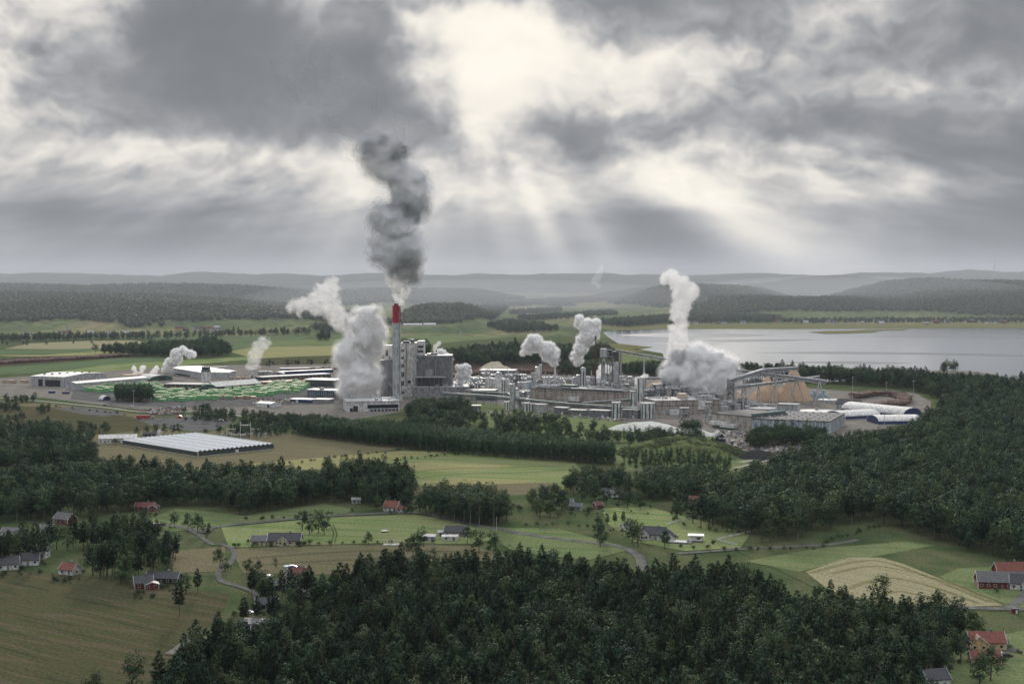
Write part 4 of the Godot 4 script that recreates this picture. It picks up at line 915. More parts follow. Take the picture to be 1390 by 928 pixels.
func lone_trees() -> void:
	for e in [
		["broadleaf_tree", Vector2(156.5, -594.5), 1.15, "big round tree standing alone at the near edge of the straw field"], ["bush", Vector2(168, -585.2), 1.3, "dark bush beside the yellow excavator"], ["broadleaf_tree", Vector2(243.3, -680.7), 0.7, "small tree at the corner of the big wood near the farm"],
		["broadleaf_tree", Vector2(-106.5, -768.1), 1.0, "leftmost tree of the clump behind the yellow house"], ["broadleaf_tree", Vector2(-102.4, -761.4), 0.85, "front tree of the clump behind the yellow house"], ["broadleaf_tree", Vector2(-110.4, -761.4), 0.7, "smallest tree of the clump behind the yellow house"], ["broadleaf_tree", Vector2(-116.8, -777.2), 0.9, "tree rising over the yellow house roof"],
		["broadleaf_tree", Vector2(180.5, -971.6), 0.95, "round tree alone in the pasture below the scrap yard"], ["broadleaf_tree", Vector2(184.3, -975.2), 0.8, "smaller tree leaning on the round pasture tree"], ["broadleaf_tree", Vector2(-141.2, -673.8), 0.85, "tall bushy tree at the bend of the pale track"], ["bush", Vector2(-137.3, -666.9), 1.3, "bush at the foot of the track-bend tree"],
		["broadleaf_tree", Vector2(-180.3, -777.2), 0.75, "dark tree left of the lane junction"], ["broadleaf_tree", Vector2(-172.9, -768.1), 0.9, "widest tree at the lane junction"], ["broadleaf_tree", Vector2(-164.3, -750.6), 0.7, "tree right of the lane junction"], ["broadleaf_tree", Vector2(-189.7, -784.1), 0.7, "tree beside the white caravan"], ["bush", Vector2(-196.4, -784.1), 1.0, "round bush next to the white caravan"], ["broadleaf_tree", Vector2(-211.9, -805.6), 0.65, "garden tree in front of the red-and-white cottage"],
		["broadleaf_tree", Vector2(-125.5, -660.2), 0.6, "first of the two garden trees left of the rust-roofed house"], ["broadleaf_tree", Vector2(-120.6, -661.9), 0.55, "second of the two garden trees left of the rust-roofed house"], ["birch_tree", Vector2(-113.3, -668.6), 0.5, "thin young tree by the white car on the grass"], ["pine_tree", Vector2(-137.7, -576.2), 1.0, "pine overhanging the gravel patch of the big field"], ["pine_tree", Vector2(-108.8, -492.7), 1.15, "crooked pine on the lawn beside the big field"], ["pine_tree", Vector2(-115.4, -507), 1.05, "pine at the end of the gravel track into the big field"], ["bush", Vector2(-115.7, -514), 0.9, "dark bush on the lawn by the gravel track"],
		["pine_tree", Vector2(-139.8, -619.7), 0.8, "small pine at the top corner of the big brown field"], ["broadleaf_tree", Vector2(-145.1, -619.7), 0.7, "round tree at the top edge of the big brown field"], ["broadleaf_tree", Vector2(-46.5, -1119.5), 0.55, "round bush-like tree in the middle of the field boundary"], ["broadleaf_tree", Vector2(-139, -1061.2), 0.5, "first small tree on the pale strip"], ["broadleaf_tree", Vector2(-126.6, -1069.8), 0.5, "second small tree on the pale strip"], ["broadleaf_tree", Vector2(-66.3, -1114.8), 0.45, "small tree on the hedge between pale strip and green field"],
		["broadleaf_tree", Vector2(-333.3, -1245.8), 0.7, "first dark tree in the row behind the glasshouse"], ["broadleaf_tree", Vector2(-327, -1251.6), 0.75, "second dark tree in the row behind the glasshouse"], ["broadleaf_tree", Vector2(-319.9, -1257.6), 0.8, "third dark tree in the row behind the glasshouse"], ["broadleaf_tree", Vector2(-312, -1257.6), 0.8, "fourth dark tree in the row behind the glasshouse"], ["broadleaf_tree", Vector2(-304.7, -1257.6), 0.75, "fifth dark tree in the row behind the glasshouse"], ["broadleaf_tree", Vector2(-299.5, -1260.6), 0.8, "last dark tree in the row behind the glasshouse"], ["bush", Vector2(-333.6, -1179.3), 1.6, "wide bush against the white barn wall"], ["bush", Vector2(-277, -1263.6), 1.3, "bush between the glasshouse and substation"],
		["broadleaf_tree", Vector2(-75.5, -733.9), 0.6, "dark garden tree beside the half-built shed"], ["broadleaf_tree", Vector2(-49.5, -695.1), 1.05, "tall tree at the top of the near wood by the half-built shed"], ["broadleaf_tree", Vector2(-47.3, -717.9), 0.9, "tree left of the white-roofed workshop"], ["broadleaf_tree", Vector2(-23.7, -738), 0.8, "tree right of the dark-roofed lane house"], ["broadleaf_tree", Vector2(-17, -714), 0.95, "round tree on the lane side of the near wood"], ["broadleaf_tree", Vector2(-9.4, -710.1), 0.9, "second round tree on the lane side of the near wood"],
		["broadleaf_tree", Vector2(63.5, -738), 1.1, "dark tree left of the white villa"], ["broadleaf_tree", Vector2(65.8, -729.8), 1.0, "second dark tree left of the white villa"], ["broadleaf_tree", Vector2(79, -723.8), 0.85, "round tree in front of the white villa"], ["broadleaf_tree", Vector2(46.2, -729.8), 0.95, "tree by the lane below the white villa"], ["broadleaf_tree", Vector2(47.2, -759.2), 0.9, "tree in the orchard row left of the villa"], ["pine_tree", Vector2(58.7, -795.9), 0.55, "young pine in the orchard row left of the villa"], ["pine_tree", Vector2(63.4, -795.9), 0.55, "second young pine in the orchard row"], ["pine_tree", Vector2(54.2, -791.1), 0.5, "smallest young pine in the orchard row"], ["broadleaf_tree", Vector2(132.7, -740.1), 0.7, "first tree by the paddock fence corner"], ["broadleaf_tree", Vector2(137.4, -742.1), 0.75, "second tree by the paddock fence corner"],
		["broadleaf_tree", Vector2(166.5, -483.5), 1.0, "big dark tree in front of the nearest yellow house"], ["broadleaf_tree", Vector2(161.2, -479.1), 0.9, "smaller dark tree in front of the nearest yellow house"], ["bush", Vector2(178, -504.1), 1.0, "bush by the drive of the nearest yellow house"], ["broadleaf_tree", Vector2(-128.4, -470.5), 1.0, "tree top rising at the bottom edge of the big field"], ["broadleaf_tree", Vector2(-138, -458.1), 0.9, "low tree top at the bottom edge of the big field"], ["pine_tree", Vector2(-117.6, -462.1), 1.1, "pine top between the field and the near wood"],
	]:
		lone(e[0], e[1], e[2], e[3])

func keep_clear() -> void:
	clear_round([Vector2(-133.2, -735.9), Vector2(-118.8, -735.9), Vector2(64.4, -772.6), Vector2(76.6, -748.5), Vector2(88.3, -744.2), Vector2(97.6, -740.1), Vector2(178.8, -525.3), Vector2(172.4, -507), Vector2(181.7, -516), Vector2(220.2, -628.6)], 9.0)
	clear_round([Vector2(144.4, -475.6), Vector2(-99.7, -644), Vector2(-102.6, -554.2), Vector2(-103.7, -589.1), Vector2(-166.4, -628.6), Vector2(-159.7, -639.3), Vector2(-208.5, -656.9), Vector2(-241.2, -666.9), Vector2(-234.9, -677.2), Vector2(-269.5, -754.9), Vector2(-253.9, -793.5), Vector2(-220.9, -841.6), Vector2(-199.3, -784.1), Vector2(-71.6, -838.9), Vector2(-30.7, -754.9)], 8.0)
	clear_round([Vector2(-100.5, -542.8), Vector2(-99.3, -547.3), Vector2(-98.2, -536.1), Vector2(-96.8, -542.8), Vector2(-102.1, -540.5), Vector2(-98.5, -531.7), Vector2(-109.5, -578.7), Vector2(-103.6, -576.2), Vector2(-99.5, -582.6), Vector2(-162.5, -613.9), Vector2(-159.7, -616.8), Vector2(-155.1, -628.6), Vector2(-204.4, -644), Vector2(-206.8, -647.2), Vector2(-236.9, -656.9), Vector2(-230.1, -665.2), Vector2(-234.7, -691.5), Vector2(-264.2, -742.1), Vector2(-248.6, -779.5), Vector2(-215.4, -825.8), Vector2(-220.5, -828.4), Vector2(-97.3, -628.6), Vector2(-100.5, -636.2), Vector2(-89.3, -537.2), Vector2(-93.2, -550.7), Vector2(-105.2, -546.2), Vector2(141.9, -463.8), Vector2(142.4, -468.8), Vector2(-87.9, -602.7), Vector2(-104.9, -624.1)], 5.5)
	clear_round([Vector2(67.7, -892.8), Vector2(62.2, -902), Vector2(39.3, -838.9), Vector2(52.1, -844.3), Vector2(114.6, -866.5), Vector2(113.2, -852.5), Vector2(67.8, -880.9), Vector2(40.2, -828.4), Vector2(51.8, -833.6)], 6.0)


# ---------------------------------------------------------------- the mill
func wall_materials() -> void:
	streaks = noise_tex(43, 0.03, [Color(0.7, 0.69, 0.66), Color(0.93, 0.93, 0.92), Color(1, 1, 1)], 4, 512)
	M.white = weathered(.66, .67, .68)
	M.pale = weathered(.43, .45, .47)
	M.stack = weathered(.5, .53, .55)
	M.grey = weathered(.28, .295, .31)
	M.mid = weathered(.19, .2, .215)
	M.dark = weathered(.07, .075, .085)
	M.black = flat(.018, .02, .024, .5)
	M.brown = weathered(.36, .325, .29)
	M.tan = weathered(.4, .38, .35)
	M.steel = weathered(.42, .44, .47, .45)
	M.pipe = weathered(.47, .49, .51, .4)
	M.teal = weathered(.10, .17, .17)
	M.green = weathered(.045, .10, .075)
	M.stripe = weathered(.085, .13, .135)
	M.navy = weathered(.03, .055, .17)
	M.sky_blue = weathered(.33, .41, .47)
	M.ice = weathered(.35, .48, .58)
	M.red = weathered(.42, .02, .045, .6)
	M.maroon = weathered(.13, .02, .025, .6)
	M.roof_white = weathered(.68, .68, .67, .65)
	M.roof_grey = weathered(.085, .085, .09, .9)
	M.window = flat(.02, .025, .03, .12)
	M.wrap = weathered(.2, .55, .22, .5, 0.1)
	M.wrap_dark = weathered(.13, .44, .17, .5, 0.1)
	M.timber = weathered(.6, .52, .4, .8, 0.1)
	M.wood_red = weathered(.30, .17, .11, .8, 0.1)
	M.chips = earth(51, [lin(.5, .35, .25), lin(.62, .46, .34), lin(.55, .4, .29)], 30.0, .03)
	M.pale_chips = earth(52, [lin(.5, .45, .37), lin(.6, .55, .46)], 30.0, .03)
	M.lime = earth(53, [lin(.62, .63, .6), lin(.72, .73, .72), lin(.58, .6, .58)], 50.0, .02)
	M.bark = earth(54, [lin(.045, .03, .026), lin(.10, .065, .055), lin(.075, .05, .045)], 9.0, .03)
	M.slag = earth(55, [lin(.04, .04, .042), lin(.07, .07, .072)], 30.0, .03)
	M.yellow = flat(.5, .3, .03, .5)
	M.orange = flat(.5, .1, .03, .5)

# A frame whose x runs along a building's front from p0 to p1 and whose z points out of the front
func fronted(called: String, label: String, category: String, p0: Vector3, p1: Vector3, group := "") -> Node3D:
	var d := p1 - p0
	return thing(called, label, category, (p0 + p1) / 2, atan2(-d.z, d.x), group)

func side_panels(o: Node3D, w: float, h: float, d: float, bay: float, mat: Material, from := 0.0) -> void:
	var n := maxi(1, int(round(w / bay)))
	for i in n:
		part("panel", box(w / n - 0.3, h - from, 0.25), mat, o, Vector3(-w / 2 + w * (i + 0.5) / n, from + (h - from) / 2, 0.12))
	n = maxi(1, int(round(d / bay)))
	for s in [-1.0, 1.0]:
		for i in n:
			part("panel", box(0.25, h - from, d / n - 0.3), mat, o, Vector3(s * (w / 2 + 0.12), from + (h - from) / 2, -d * (i + 0.5) / n))

func flat_roof(o: Node3D, w: float, h: float, d: float, mat: Material) -> void:
	part("roof", box(w + 1.2, 0.8, d + 1.2), mat, o, Vector3(0, h + 0.4, -d / 2))

func gable_roof(o: Node3D, w: float, h: float, d: float, rise: float, mat: Material, along_x := true) -> void:
	var half := (d if along_x else w) / 2 + 0.5
	var length := (w if along_x else d) + 1.0
	var t := 0.35
	var shape := PackedVector2Array([Vector2(-half, 0), Vector2(-half, -t), Vector2(0, rise - t), Vector2(half, -t), Vector2(half, 0), Vector2(0, rise)])
	shape.reverse()
	part("roof", prism(shape, -length / 2, length / 2), mat, o, Vector3(0, h + t, -d / 2), Vector3(0, PI / 2 if along_x else 0.0, 0))

func gable_end(o: Node3D, w: float, h: float, d: float, rise: float, mat: Material, along_x := true) -> void:
	var half := (d if along_x else w) / 2
	var shape := PackedVector2Array([Vector2(-half, 0), Vector2(half, 0), Vector2(0, rise)])
	var length := w if along_x else d
	for s in [-1.0, 1.0]:
		var a: float = s * (length / 2 - 0.3)
		part("gable", prism(shape, a - 0.29, a + 0.29), mat, o, Vector3(0, h, -d / 2), Vector3(0, PI / 2 if along_x else 0.0, 0))

func arch(w: float, rise: float, side: float, inner := 0.0) -> PackedVector2Array:
	var a := PackedVector2Array()
	for k in 15:
		var t := PI * k / 14.0
		a.append(Vector2(cos(t) * (w / 2 - inner), side + sin(t) * (rise - inner)))
	return a

# a barrel-vaulted hall: its gable is the front
func barrel(called: String, label: String, p0: Vector3, p1: Vector3, d: float, side: float, rise: float, roof: Material, gable: Material, group := "") -> Node3D:
	var o := fronted(called, label, "hall", p0, p1, group)
	var w := p0.distance_to(p1)
	var outer := arch(w, rise, side)
	var inner := arch(w, rise, side, 0.4)
	inner.reverse()
	var shell := outer.duplicate()
	shell.append_array(inner)
	part("roof", prism(shell, -d, 0.0), roof, o)
	var g := arch(w, rise, side, 0.45)
	g.append(Vector2(-w / 2 + 0.45, 0))
	g.append(Vector2(w / 2 - 0.45, 0))
	part("gable", prism(g, -0.6, -0.2), gable, o)
	part("gable", prism(g, -d + 0.2, -d + 0.6), gable, o)
	for s in [-1.0, 1.0]:
		part("wall", box(0.5, side, d - 0.2), gable, o, Vector3(s * (w / 2 - 0.26), side / 2, -d / 2))
	part("door", box(w * 0.28, minf(side + rise * 0.5, 5.0), 0.2), M.black, o, Vector3(w * 0.05, minf(side + rise * 0.5, 5.0) / 2, -0.08))
	var n := int(d / 8.0)
	for i in range(1, n):
		var rib := arch(w + 0.16, rise + 0.08, side)
		var back := arch(w, rise, side, 0.1)
		back.reverse()
		rib.append_array(back)
		part("roof_seam", prism(rib, -d * i / n - 0.12, -d * i / n + 0.12), M.pale, o)
	return o

# a plain hall. windows: rows of [height, size, count]; doors: [position along the front 0..1, width, height, material]
func hall(called: String, label: String, p0: Vector3, p1: Vector3, h: float, d: float, wall: Material, roof: Material, bay := 8.0, windows := [], doors := [], rise := 0.0, group := "", category := "hall") -> Node3D:
	var o := fronted(called, label, category, p0, p1, group)
	var w := p0.distance_to(p1)
	part("wall", box(w - 0.05, h, d - 0.05), M.dark if bay > 0.0 else wall, o, Vector3(0, h / 2, -d / 2))
	if bay > 0.0:
		side_panels(o, w, h, d, bay, wall)
	if rise > 0.0:
		gable_end(o, w, h, d, rise, wall)
		gable_roof(o, w, h, d, rise, roof)
	else:
		flat_roof(o, w, h, d, roof)
	for r in windows:
		var n: int = r[2]
		for i in n:
			part("window", box(r[1].x, r[1].y, 0.12), M.window, o, Vector3(-w / 2 + w * (i + 0.5) / n, r[0], 0.3))
		var m := int(n * d / w)
		for i in m:
			for s in [-1.0, 1.0]:
				part("window", box(0.12, r[1].y, r[1].x), M.window, o, Vector3(s * (w / 2 + 0.3), r[0], -d * (i + 0.5) / m))
	for q in doors:
		part("door", box(q[1], q[2], 0.2), q[3], o, Vector3(-w / 2 + w * q[0], q[2] / 2, 0.34))
	return o

func roof_clutter(o: Node3D, w: float, h: float, d: float, n: int, seed_: int) -> void:
	rng.seed = seed_
	for i in n:
		var x := rng.randf_range(-0.46, 0.46) * w
		var z := -rng.randf_range(0.08, 0.92) * d
		var k := rng.randi() % 4
		if k == 0:
			var r := rng.randf_range(0.5, 1.2)
			part("roof_vent", cyl(r, 2.4, r * 0.8, 10), M.pipe, o, Vector3(x, h + 2.0, z))
		elif k == 1:
			part("roof_unit", box(rng.randf_range(2, 5), rng.randf_range(1.4, 2.6), rng.randf_range(2, 4)), [M.pale, M.white, M.grey][i % 3], o, Vector3(x, h + 1.6, z))
		elif k == 2:
			var l := rng.randf_range(6, 16)
			bar("duct", Vector3(x - l / 2, h + 1.8, z), Vector3(x + l / 2, h + 1.8, z), rng.randf_range(0.7, 1.3), M.pipe, o, true)
		else:
			var r := rng.randf_range(0.35, 0.6)
			part("exhaust_pipe", cyl(r, rng.randf_range(3, 7), r, 8), M.steel, o, Vector3(x, h + 3.2, z))

# an upright vessel: shell, lid, ring platform with rail, ladder and outlet pipe
func vessel(called: String, label: String, category: String, at: Vector3, r: float, h: float, mat: Material, lid := "cone", stripes: Material = null, group := "") -> Node3D:
	var o := thing(called, label, category, at, rng.randf() * 0.6, group)
	part("shell", cyl(r, h, -1, 24), mat, o, Vector3(0, h / 2, 0))
	if lid == "cone":
		part("lid", cyl(r + 0.15, r * 0.35, r * 0.25, 24), M.pipe, o, Vector3(0, h + r * 0.17, 0))
	elif lid == "dome":
		part("lid", dome(r * 1.02, r * 0.9), M.pipe, o, Vector3(0, h, 0))
	elif lid == "elbow":
		var c := SphereMesh.new()
		c.radius = r * 1.0
		c.height = r * 2.0
		c.radial_segments = 16
		c.rings = 8
		part("lid", c, M.pipe, o, Vector3(0, h, 0))
		bar("outlet_pipe", Vector3(0, h + r * 0.2, 0), Vector3(r * 2.2, h - r * 0.9, 0), r * 1.1, M.pipe, o, true)
	else:
		part("lid", cyl(r + 0.25, 0.5, -1, 24), M.pale, o, Vector3(0, h + 0.25, 0))
	for t in [0.33, 0.66]:
		part("band", cyl(r + 0.1, 0.35, -1, 24), M.grey, o, Vector3(0, h * t, 0))
	if stripes:
		var n := maxi(5, int(r * 1.6))
		for k in n:
			var a := TAU * k / n
			part("stripe", box(r * 1.9 / n * PI * 0.42, h * 0.94, 0.2), stripes, o, Vector3(sin(a) * (r + 0.02), h * 0.48, cos(a) * (r + 0.02)), Vector3(0, a, 0))
	part("ladder", box(0.6, h, 0.25), M.dark, o, Vector3(sin(2.2) * (r + 0.2), h / 2, cos(2.2) * (r + 0.2)), Vector3(0, 2.2, 0))
	var rail := TorusMesh.new()
	rail.inner_radius = r + 0.1
	rail.outer_radius = r + 0.32
	rail.rings = 20
	rail.ring_segments = 4
	part("handrail", rail, M.steel, o, Vector3(0, h + 1.1, 0))
	return o

# an open steel frame of posts, floors and braces with vessels and pipes standing in it
func frame_tower(called: String, label: String, at: Vector3, w: float, d: float, h: float, floors: int, mat: Material, fill: int, seed_: int, turn := 0.0) -> Node3D:
	var o := thing(called, label, "tower", at, turn)
	rng.seed = seed_
	for x in [-1.0, 1.0]:
		for z in [-1.0, 1.0]:
			part("post", box(0.5, h, 0.5), mat, o, Vector3(x * w / 2, h / 2, z * d / 2))
	for f in floors:
		var y := h * (f + 1.0) / floors
		part("platform", box(w + 0.8, 0.3, d + 0.8), mat, o, Vector3(0, y - 0.15, 0))
		bar("brace", Vector3(-w / 2, y - h / floors, d / 2), Vector3(w / 2, y - 0.3, d / 2), 0.3, mat, o)
		bar("brace", Vector3(w / 2, y - h / floors, -d / 2), Vector3(w / 2, y - 0.3, d / 2), 0.3, mat, o)
		bar("handrail", Vector3(-w / 2, y + 1.0, d / 2 + 0.3), Vector3(w / 2, y + 1.0, d / 2 + 0.3), 0.15, M.steel, o)
	for k in fill:
		var r := rng.randf_range(0.6, minf(w, d) * 0.22)
		var y0 := h * (rng.randi() % floors) / floors
		var hh := h / floors * rng.randf_range(0.5, 0.9)
		part("drum", cyl(r, hh, -1, 12), [M.pipe, M.pale, M.steel][k % 3], o, Vector3(rng.randf_range(-0.35, 0.35) * w, y0 + hh / 2, rng.randf_range(-0.3, 0.3) * d))
	for k in 3:
		var x := rng.randf_range(-0.45, 0.45) * w
		bar("pipe", Vector3(x, 0, d / 2 + 0.5), Vector3(x, h * rng.randf_range(0.6, 1.0), d / 2 + 0.5), 0.5, M.pipe, o, true)
	return o

# a gallery of girders carrying pipes on trestles, through the points given
func pipe_bridge(label: String, pts: Array, mat: Material, deep := 2.6, wide := 4.0, bay := 17.0) -> void:
	var o := thing("pipe_bridge", label, "pipe bridge")
	o.position = Vector3(pts[0].x, 0, pts[0].z)
	for i in pts.size() - 1:
		var a: Vector3 = pts[i] - o.position
		var b: Vector3 = pts[i + 1] - o.position
		var along := (b - a).normalized()
		var out := along.cross(Vector3.UP).normalized() * wide / 2
		for y in [0.0, deep]:
			for s in [-1.0, 1.0]:
				bar("girder", a + out * s + Vector3.UP * y, b + out * s + Vector3.UP * y, 0.45, mat, o)
		for k in 3:
			var off := out * (k - 1.0) * 0.7 + Vector3.UP * 0.75
			bar("pipe", a + off, b + off, [0.9, 0.6, 0.75][k], [M.grey, M.teal, M.mid][k], o, true)
		bar("walkway", a + Vector3.UP * (deep + 0.3), b + Vector3.UP * (deep + 0.3), wide * 0.8, M.teal, o, false, 0.2)
		var n := maxi(1, int(a.distance_to(b) / bay))
		for k in n + (1 if i == pts.size() - 2 else 0):
			var p := a.lerp(b, float(k) / n)
			for s in [-1.0, 1.0]:
				bar("leg", Vector3(p.x, 0, p.z) + out * s, p + out * s + Vector3.UP * deep, 0.5, mat, o)
				if k < n:
					var q := a.lerp(b, (k + 0.5) / n)
					var e := a.lerp(b, (k + 1.0) / n)
					bar("brace", p + out * s + Vector3.UP * deep, q + out * s, 0.25, mat, o)
					bar("brace", q + out * s, e + out * s + Vector3.UP * deep, 0.25, mat, o)

# an inclined conveyor gallery with a truss under it
func conveyor(label: String, pts: Array, w: float, h: float, legs: Array, roof: Material) -> Node3D:
	var o := thing("conveyor", label, "conveyor", Vector3(pts[0].x, 0, pts[0].z))
	for i in pts.size() - 1:
		var a: Vector3 = pts[i] - o.position
		var b: Vector3 = pts[i + 1] - o.position
		var out := (b - a).normalized().cross(Vector3.UP).normalized() * w / 2
		bar("gallery", a, b, w, M.steel, o, false, h)
		bar("roof", a + Vector3.UP * (h / 2 + 0.15), b + Vector3.UP * (h / 2 + 0.15), w + 0.5, roof, o, false, 0.3)
		for s in [-1.0, 1.0]:
			bar("chord", a + out * s * 0.9 + Vector3.DOWN * (h / 2 + 1.6), b + out * s * 0.9 + Vector3.DOWN * (h / 2 + 1.6), 0.4, M.pipe, o)
			bar("dark_strip", a + out * s * 1.02 + Vector3.DOWN * h * 0.12, b + out * s * 1.02 + Vector3.DOWN * h * 0.12, 0.12, M.dark, o, false, h * 0.3)
		var n := maxi(2, int(a.distance_to(b) / 6.0))
		for k in n:
			var p := a.lerp(b, float(k) / n) + out * 0.9
			var q := a.lerp(b, (k + 0.5) / n) + out * 0.9
			var e := a.lerp(b, (k + 1.0) / n) + out * 0.9
			bar("brace", p + Vector3.DOWN * h / 2, q + Vector3.DOWN * (h / 2 + 1.6), 0.25, M.pipe, o)
			bar("brace", q + Vector3.DOWN * (h / 2 + 1.6), e + Vector3.DOWN * h / 2, 0.25, M.pipe, o)
	for l in legs:      # top point, splay along and across
		var p: Vector3 = l[0] - o.position
		for s in [-1.0, 1.0]:
			bar("leg", Vector3(p.x + l[1] * s, 0, p.z + l[2] * s), p + Vector3(0.06 * l[1] * s, -h / 2, 0.06 * l[2] * s), 1.1, M.pipe, o, true)
			part("leg_foot", box(1.8, 0.9, 1.8), M.yellow, o, Vector3(p.x + l[1] * s, 0.45, p.z + l[2] * s))
		bar("cross_bar", Vector3(p.x - l[1] * 0.5, p.y * 0.5, p.z - l[2] * 0.5), Vector3(p.x + l[1] * 0.5, p.y * 0.5, p.z + l[2] * 0.5), 0.5, M.pipe, o)
	return o

# a heap of loose stuff on an oval base
func heap(called: String, label: String, category: String, at: Vector3, rx: float, rz: float, h: float, mat: Material, sharp := 1.0, ridge := 0.0, seed_ := 1, turn := 0.0) -> void:
	var st := SurfaceTool.new()
	st.begin(Mesh.PRIMITIVE_TRIANGLES)
	var rings := 22
	var sides := 48
	for i in rings + 1:
		for k in sides:
			var t := float(i) / rings
			var a := TAU * k / sides
			var wob := 1.0 + 0.28 * wobble.get_noise_2d(cos(a) * 300.0 + seed_ * 991.0, sin(a) * 300.0)
			var x := cos(a) * rx * t * wob
			var z := sin(a) * rz * t * wob
			var lump := 1.0 + 0.35 * wobble.get_noise_2d((at.x + x) * 22.0, (at.z + z) * 22.0)
			var y := h * pow(maxf(0.0, 1.0 - pow(t, sharp)), 1.0) * lump
			x += ridge * signf(cos(a)) * (1.0 - t) * absf(cos(a))
			st.add_vertex(Vector3(x, y - 0.3, z))
	for i in rings:
		for k in sides:
			var a := i * sides + k
			var b := i * sides + (k + 1) % sides
			for q in [a, a + sides, b + sides, a, b + sides, b]:
				st.add_index(q)
	st.generate_normals()
	var o := part(called, st.commit(), mat, self, at, Vector3(0, turn, 0))
	o.name = numbered(called)
	tag(o, label, category)

func log_rows(label: String, pts: Array, w: float, h: float, seed_: int) -> void:
	rng.seed = seed_
	var o := thing("log_pile", label, "log pile", Vector3(pts[0].x, 0, pts[0].y))
	tag(o, "", "", "", "stuff")
	var mm := MultiMesh.new()
	mm.transform_format = MultiMesh.TRANSFORM_3D
	mm.use_colors = true
	mm.mesh = cyl(0.28, 1.0, 0.2, 6)
	var list := []
	for i in pts.size() - 1:
		var a: Vector2 = pts[i]
		var b: Vector2 = pts[i + 1]
		var along := (b - a).normalized()
		var n := int(a.distance_to(b) * 7.0)
		for k in n:
			var p := a.lerp(b, rng.randf()) + along.orthogonal() * rng.randf_range(-0.5, 0.5) * (w - 5.0)
			var swell := 0.75 + 0.45 * wobble.get_noise_2d(p.x * 12.0, p.y * 12.0)
			var d := Vector3(along.y, 0, -along.x).rotated(Vector3.UP, rng.randfn() * 0.1)
			var y := h * swell * sqrt(rng.randf())
			list.append(Transform3D(Basis(d.cross(Vector3.UP), d * 5.5, Vector3.UP) * Basis.from_scale(Vector3(2.2, 1, 2.2)), Vector3(p.x, y, p.y) - o.position))
	mm.instance_count = list.size()
	for i in list.size():
		mm.set_instance_transform(i, list[i])
		mm.set_instance_color(i, Color(.12, .075, .062).lerp(Color(.24, .165, .14), rng.randf()))
	var g := MultiMeshInstance3D.new()
	g.name = "logs"
	g.multimesh = mm
	g.material_override = M.log
	o.add_child(g)
	g.set_meta("kind", "stuff")

func pack_mesh(w: float, h: float, d: float, high: int, wide: int) -> Mesh:
	var st := SurfaceTool.new()
	st.begin(Mesh.PRIMITIVE_TRIANGLES)
	var tops := SurfaceTool.new()
	tops.begin(Mesh.PRIMITIVE_TRIANGLES)
	for i in wide:
		for j in high:
			var pw := w / wide
			var ph := h / high
			st.append_from(box(pw - 0.15, ph - 0.22, d - rng.randf() * 0.4), 0, Transform3D(Basis(), Vector3(-w / 2 + pw * (i + 0.5), ph * (j + 0.5) + 0.1, rng.randf_range(-0.2, 0.2))))
			tops.append_from(box(pw - 0.4, 0.12, d - 0.4), 0, Transform3D(Basis(), Vector3(-w / 2 + pw * (i + 0.5), ph * (j + 1.0) + 0.06, 0)))
	var m := st.commit()
	return tops.commit(m)

func stripes_on(o: Node3D, w: float, h: float, n: int, z: float, mat: Material) -> void:
	for i in n:
		part("stripe", box(w / n * 0.42, h * 0.92, 0.2), mat, o, Vector3(-w / 2 + w * (i + 0.5) / n, h * 0.48, z))


func make_mill() -> void:
	wall_materials()
	M.log = flat(1, 1, 1, .9)
	M.log.vertex_color_use_as_albedo = true
	make_chimney()
	make_boiler_house()
	make_pulp_halls()
	make_vessels()
	fill_core()
	make_wood_yard()
	make_sawmill()
	make_yard_things()

func make_chimney() -> void:
	var at := Vector3(-132.1, 0, -1607.8)
	var h := 109.75
	var r := 4.73
	var o := thing("chimney", "very tall pale grey mill chimney with a broad red top band", "chimney", at)
	part("shaft", cyl(r * 1.06, h * 0.815, r, 32), M.stack, o, Vector3(0, h * 0.4075, 0))
	part("red_band", cyl(r + 0.05, h * 0.185, r + 0.02, 32), M.red, o, Vector3(0, h * 0.9075, 0))
	part("flue", cyl(r * 0.62, 2.4, -1, 20), M.dark, o, Vector3(0, h + 1.0, 0))
	for t in [0.26, 0.52, 0.81]:
		part("band", cyl(r * 1.07, 0.5, -1, 32), M.pale, o, Vector3(0, h * t, 0))
	part("ladder", box(0.7, h * 0.98, 0.4), M.grey, o, Vector3(r * 0.75, h * 0.49, r * 0.82), Vector3(0, 0.7, 0))
	part("plinth", cyl(r * 1.5, 5.0, r * 1.3, 24), M.pale, o, Vector3(0, 2.5, 0))
	bar("flue_duct", Vector3(r, 12, -3), Vector3(r + 10, 14, -8), 3.6, M.pale, o)

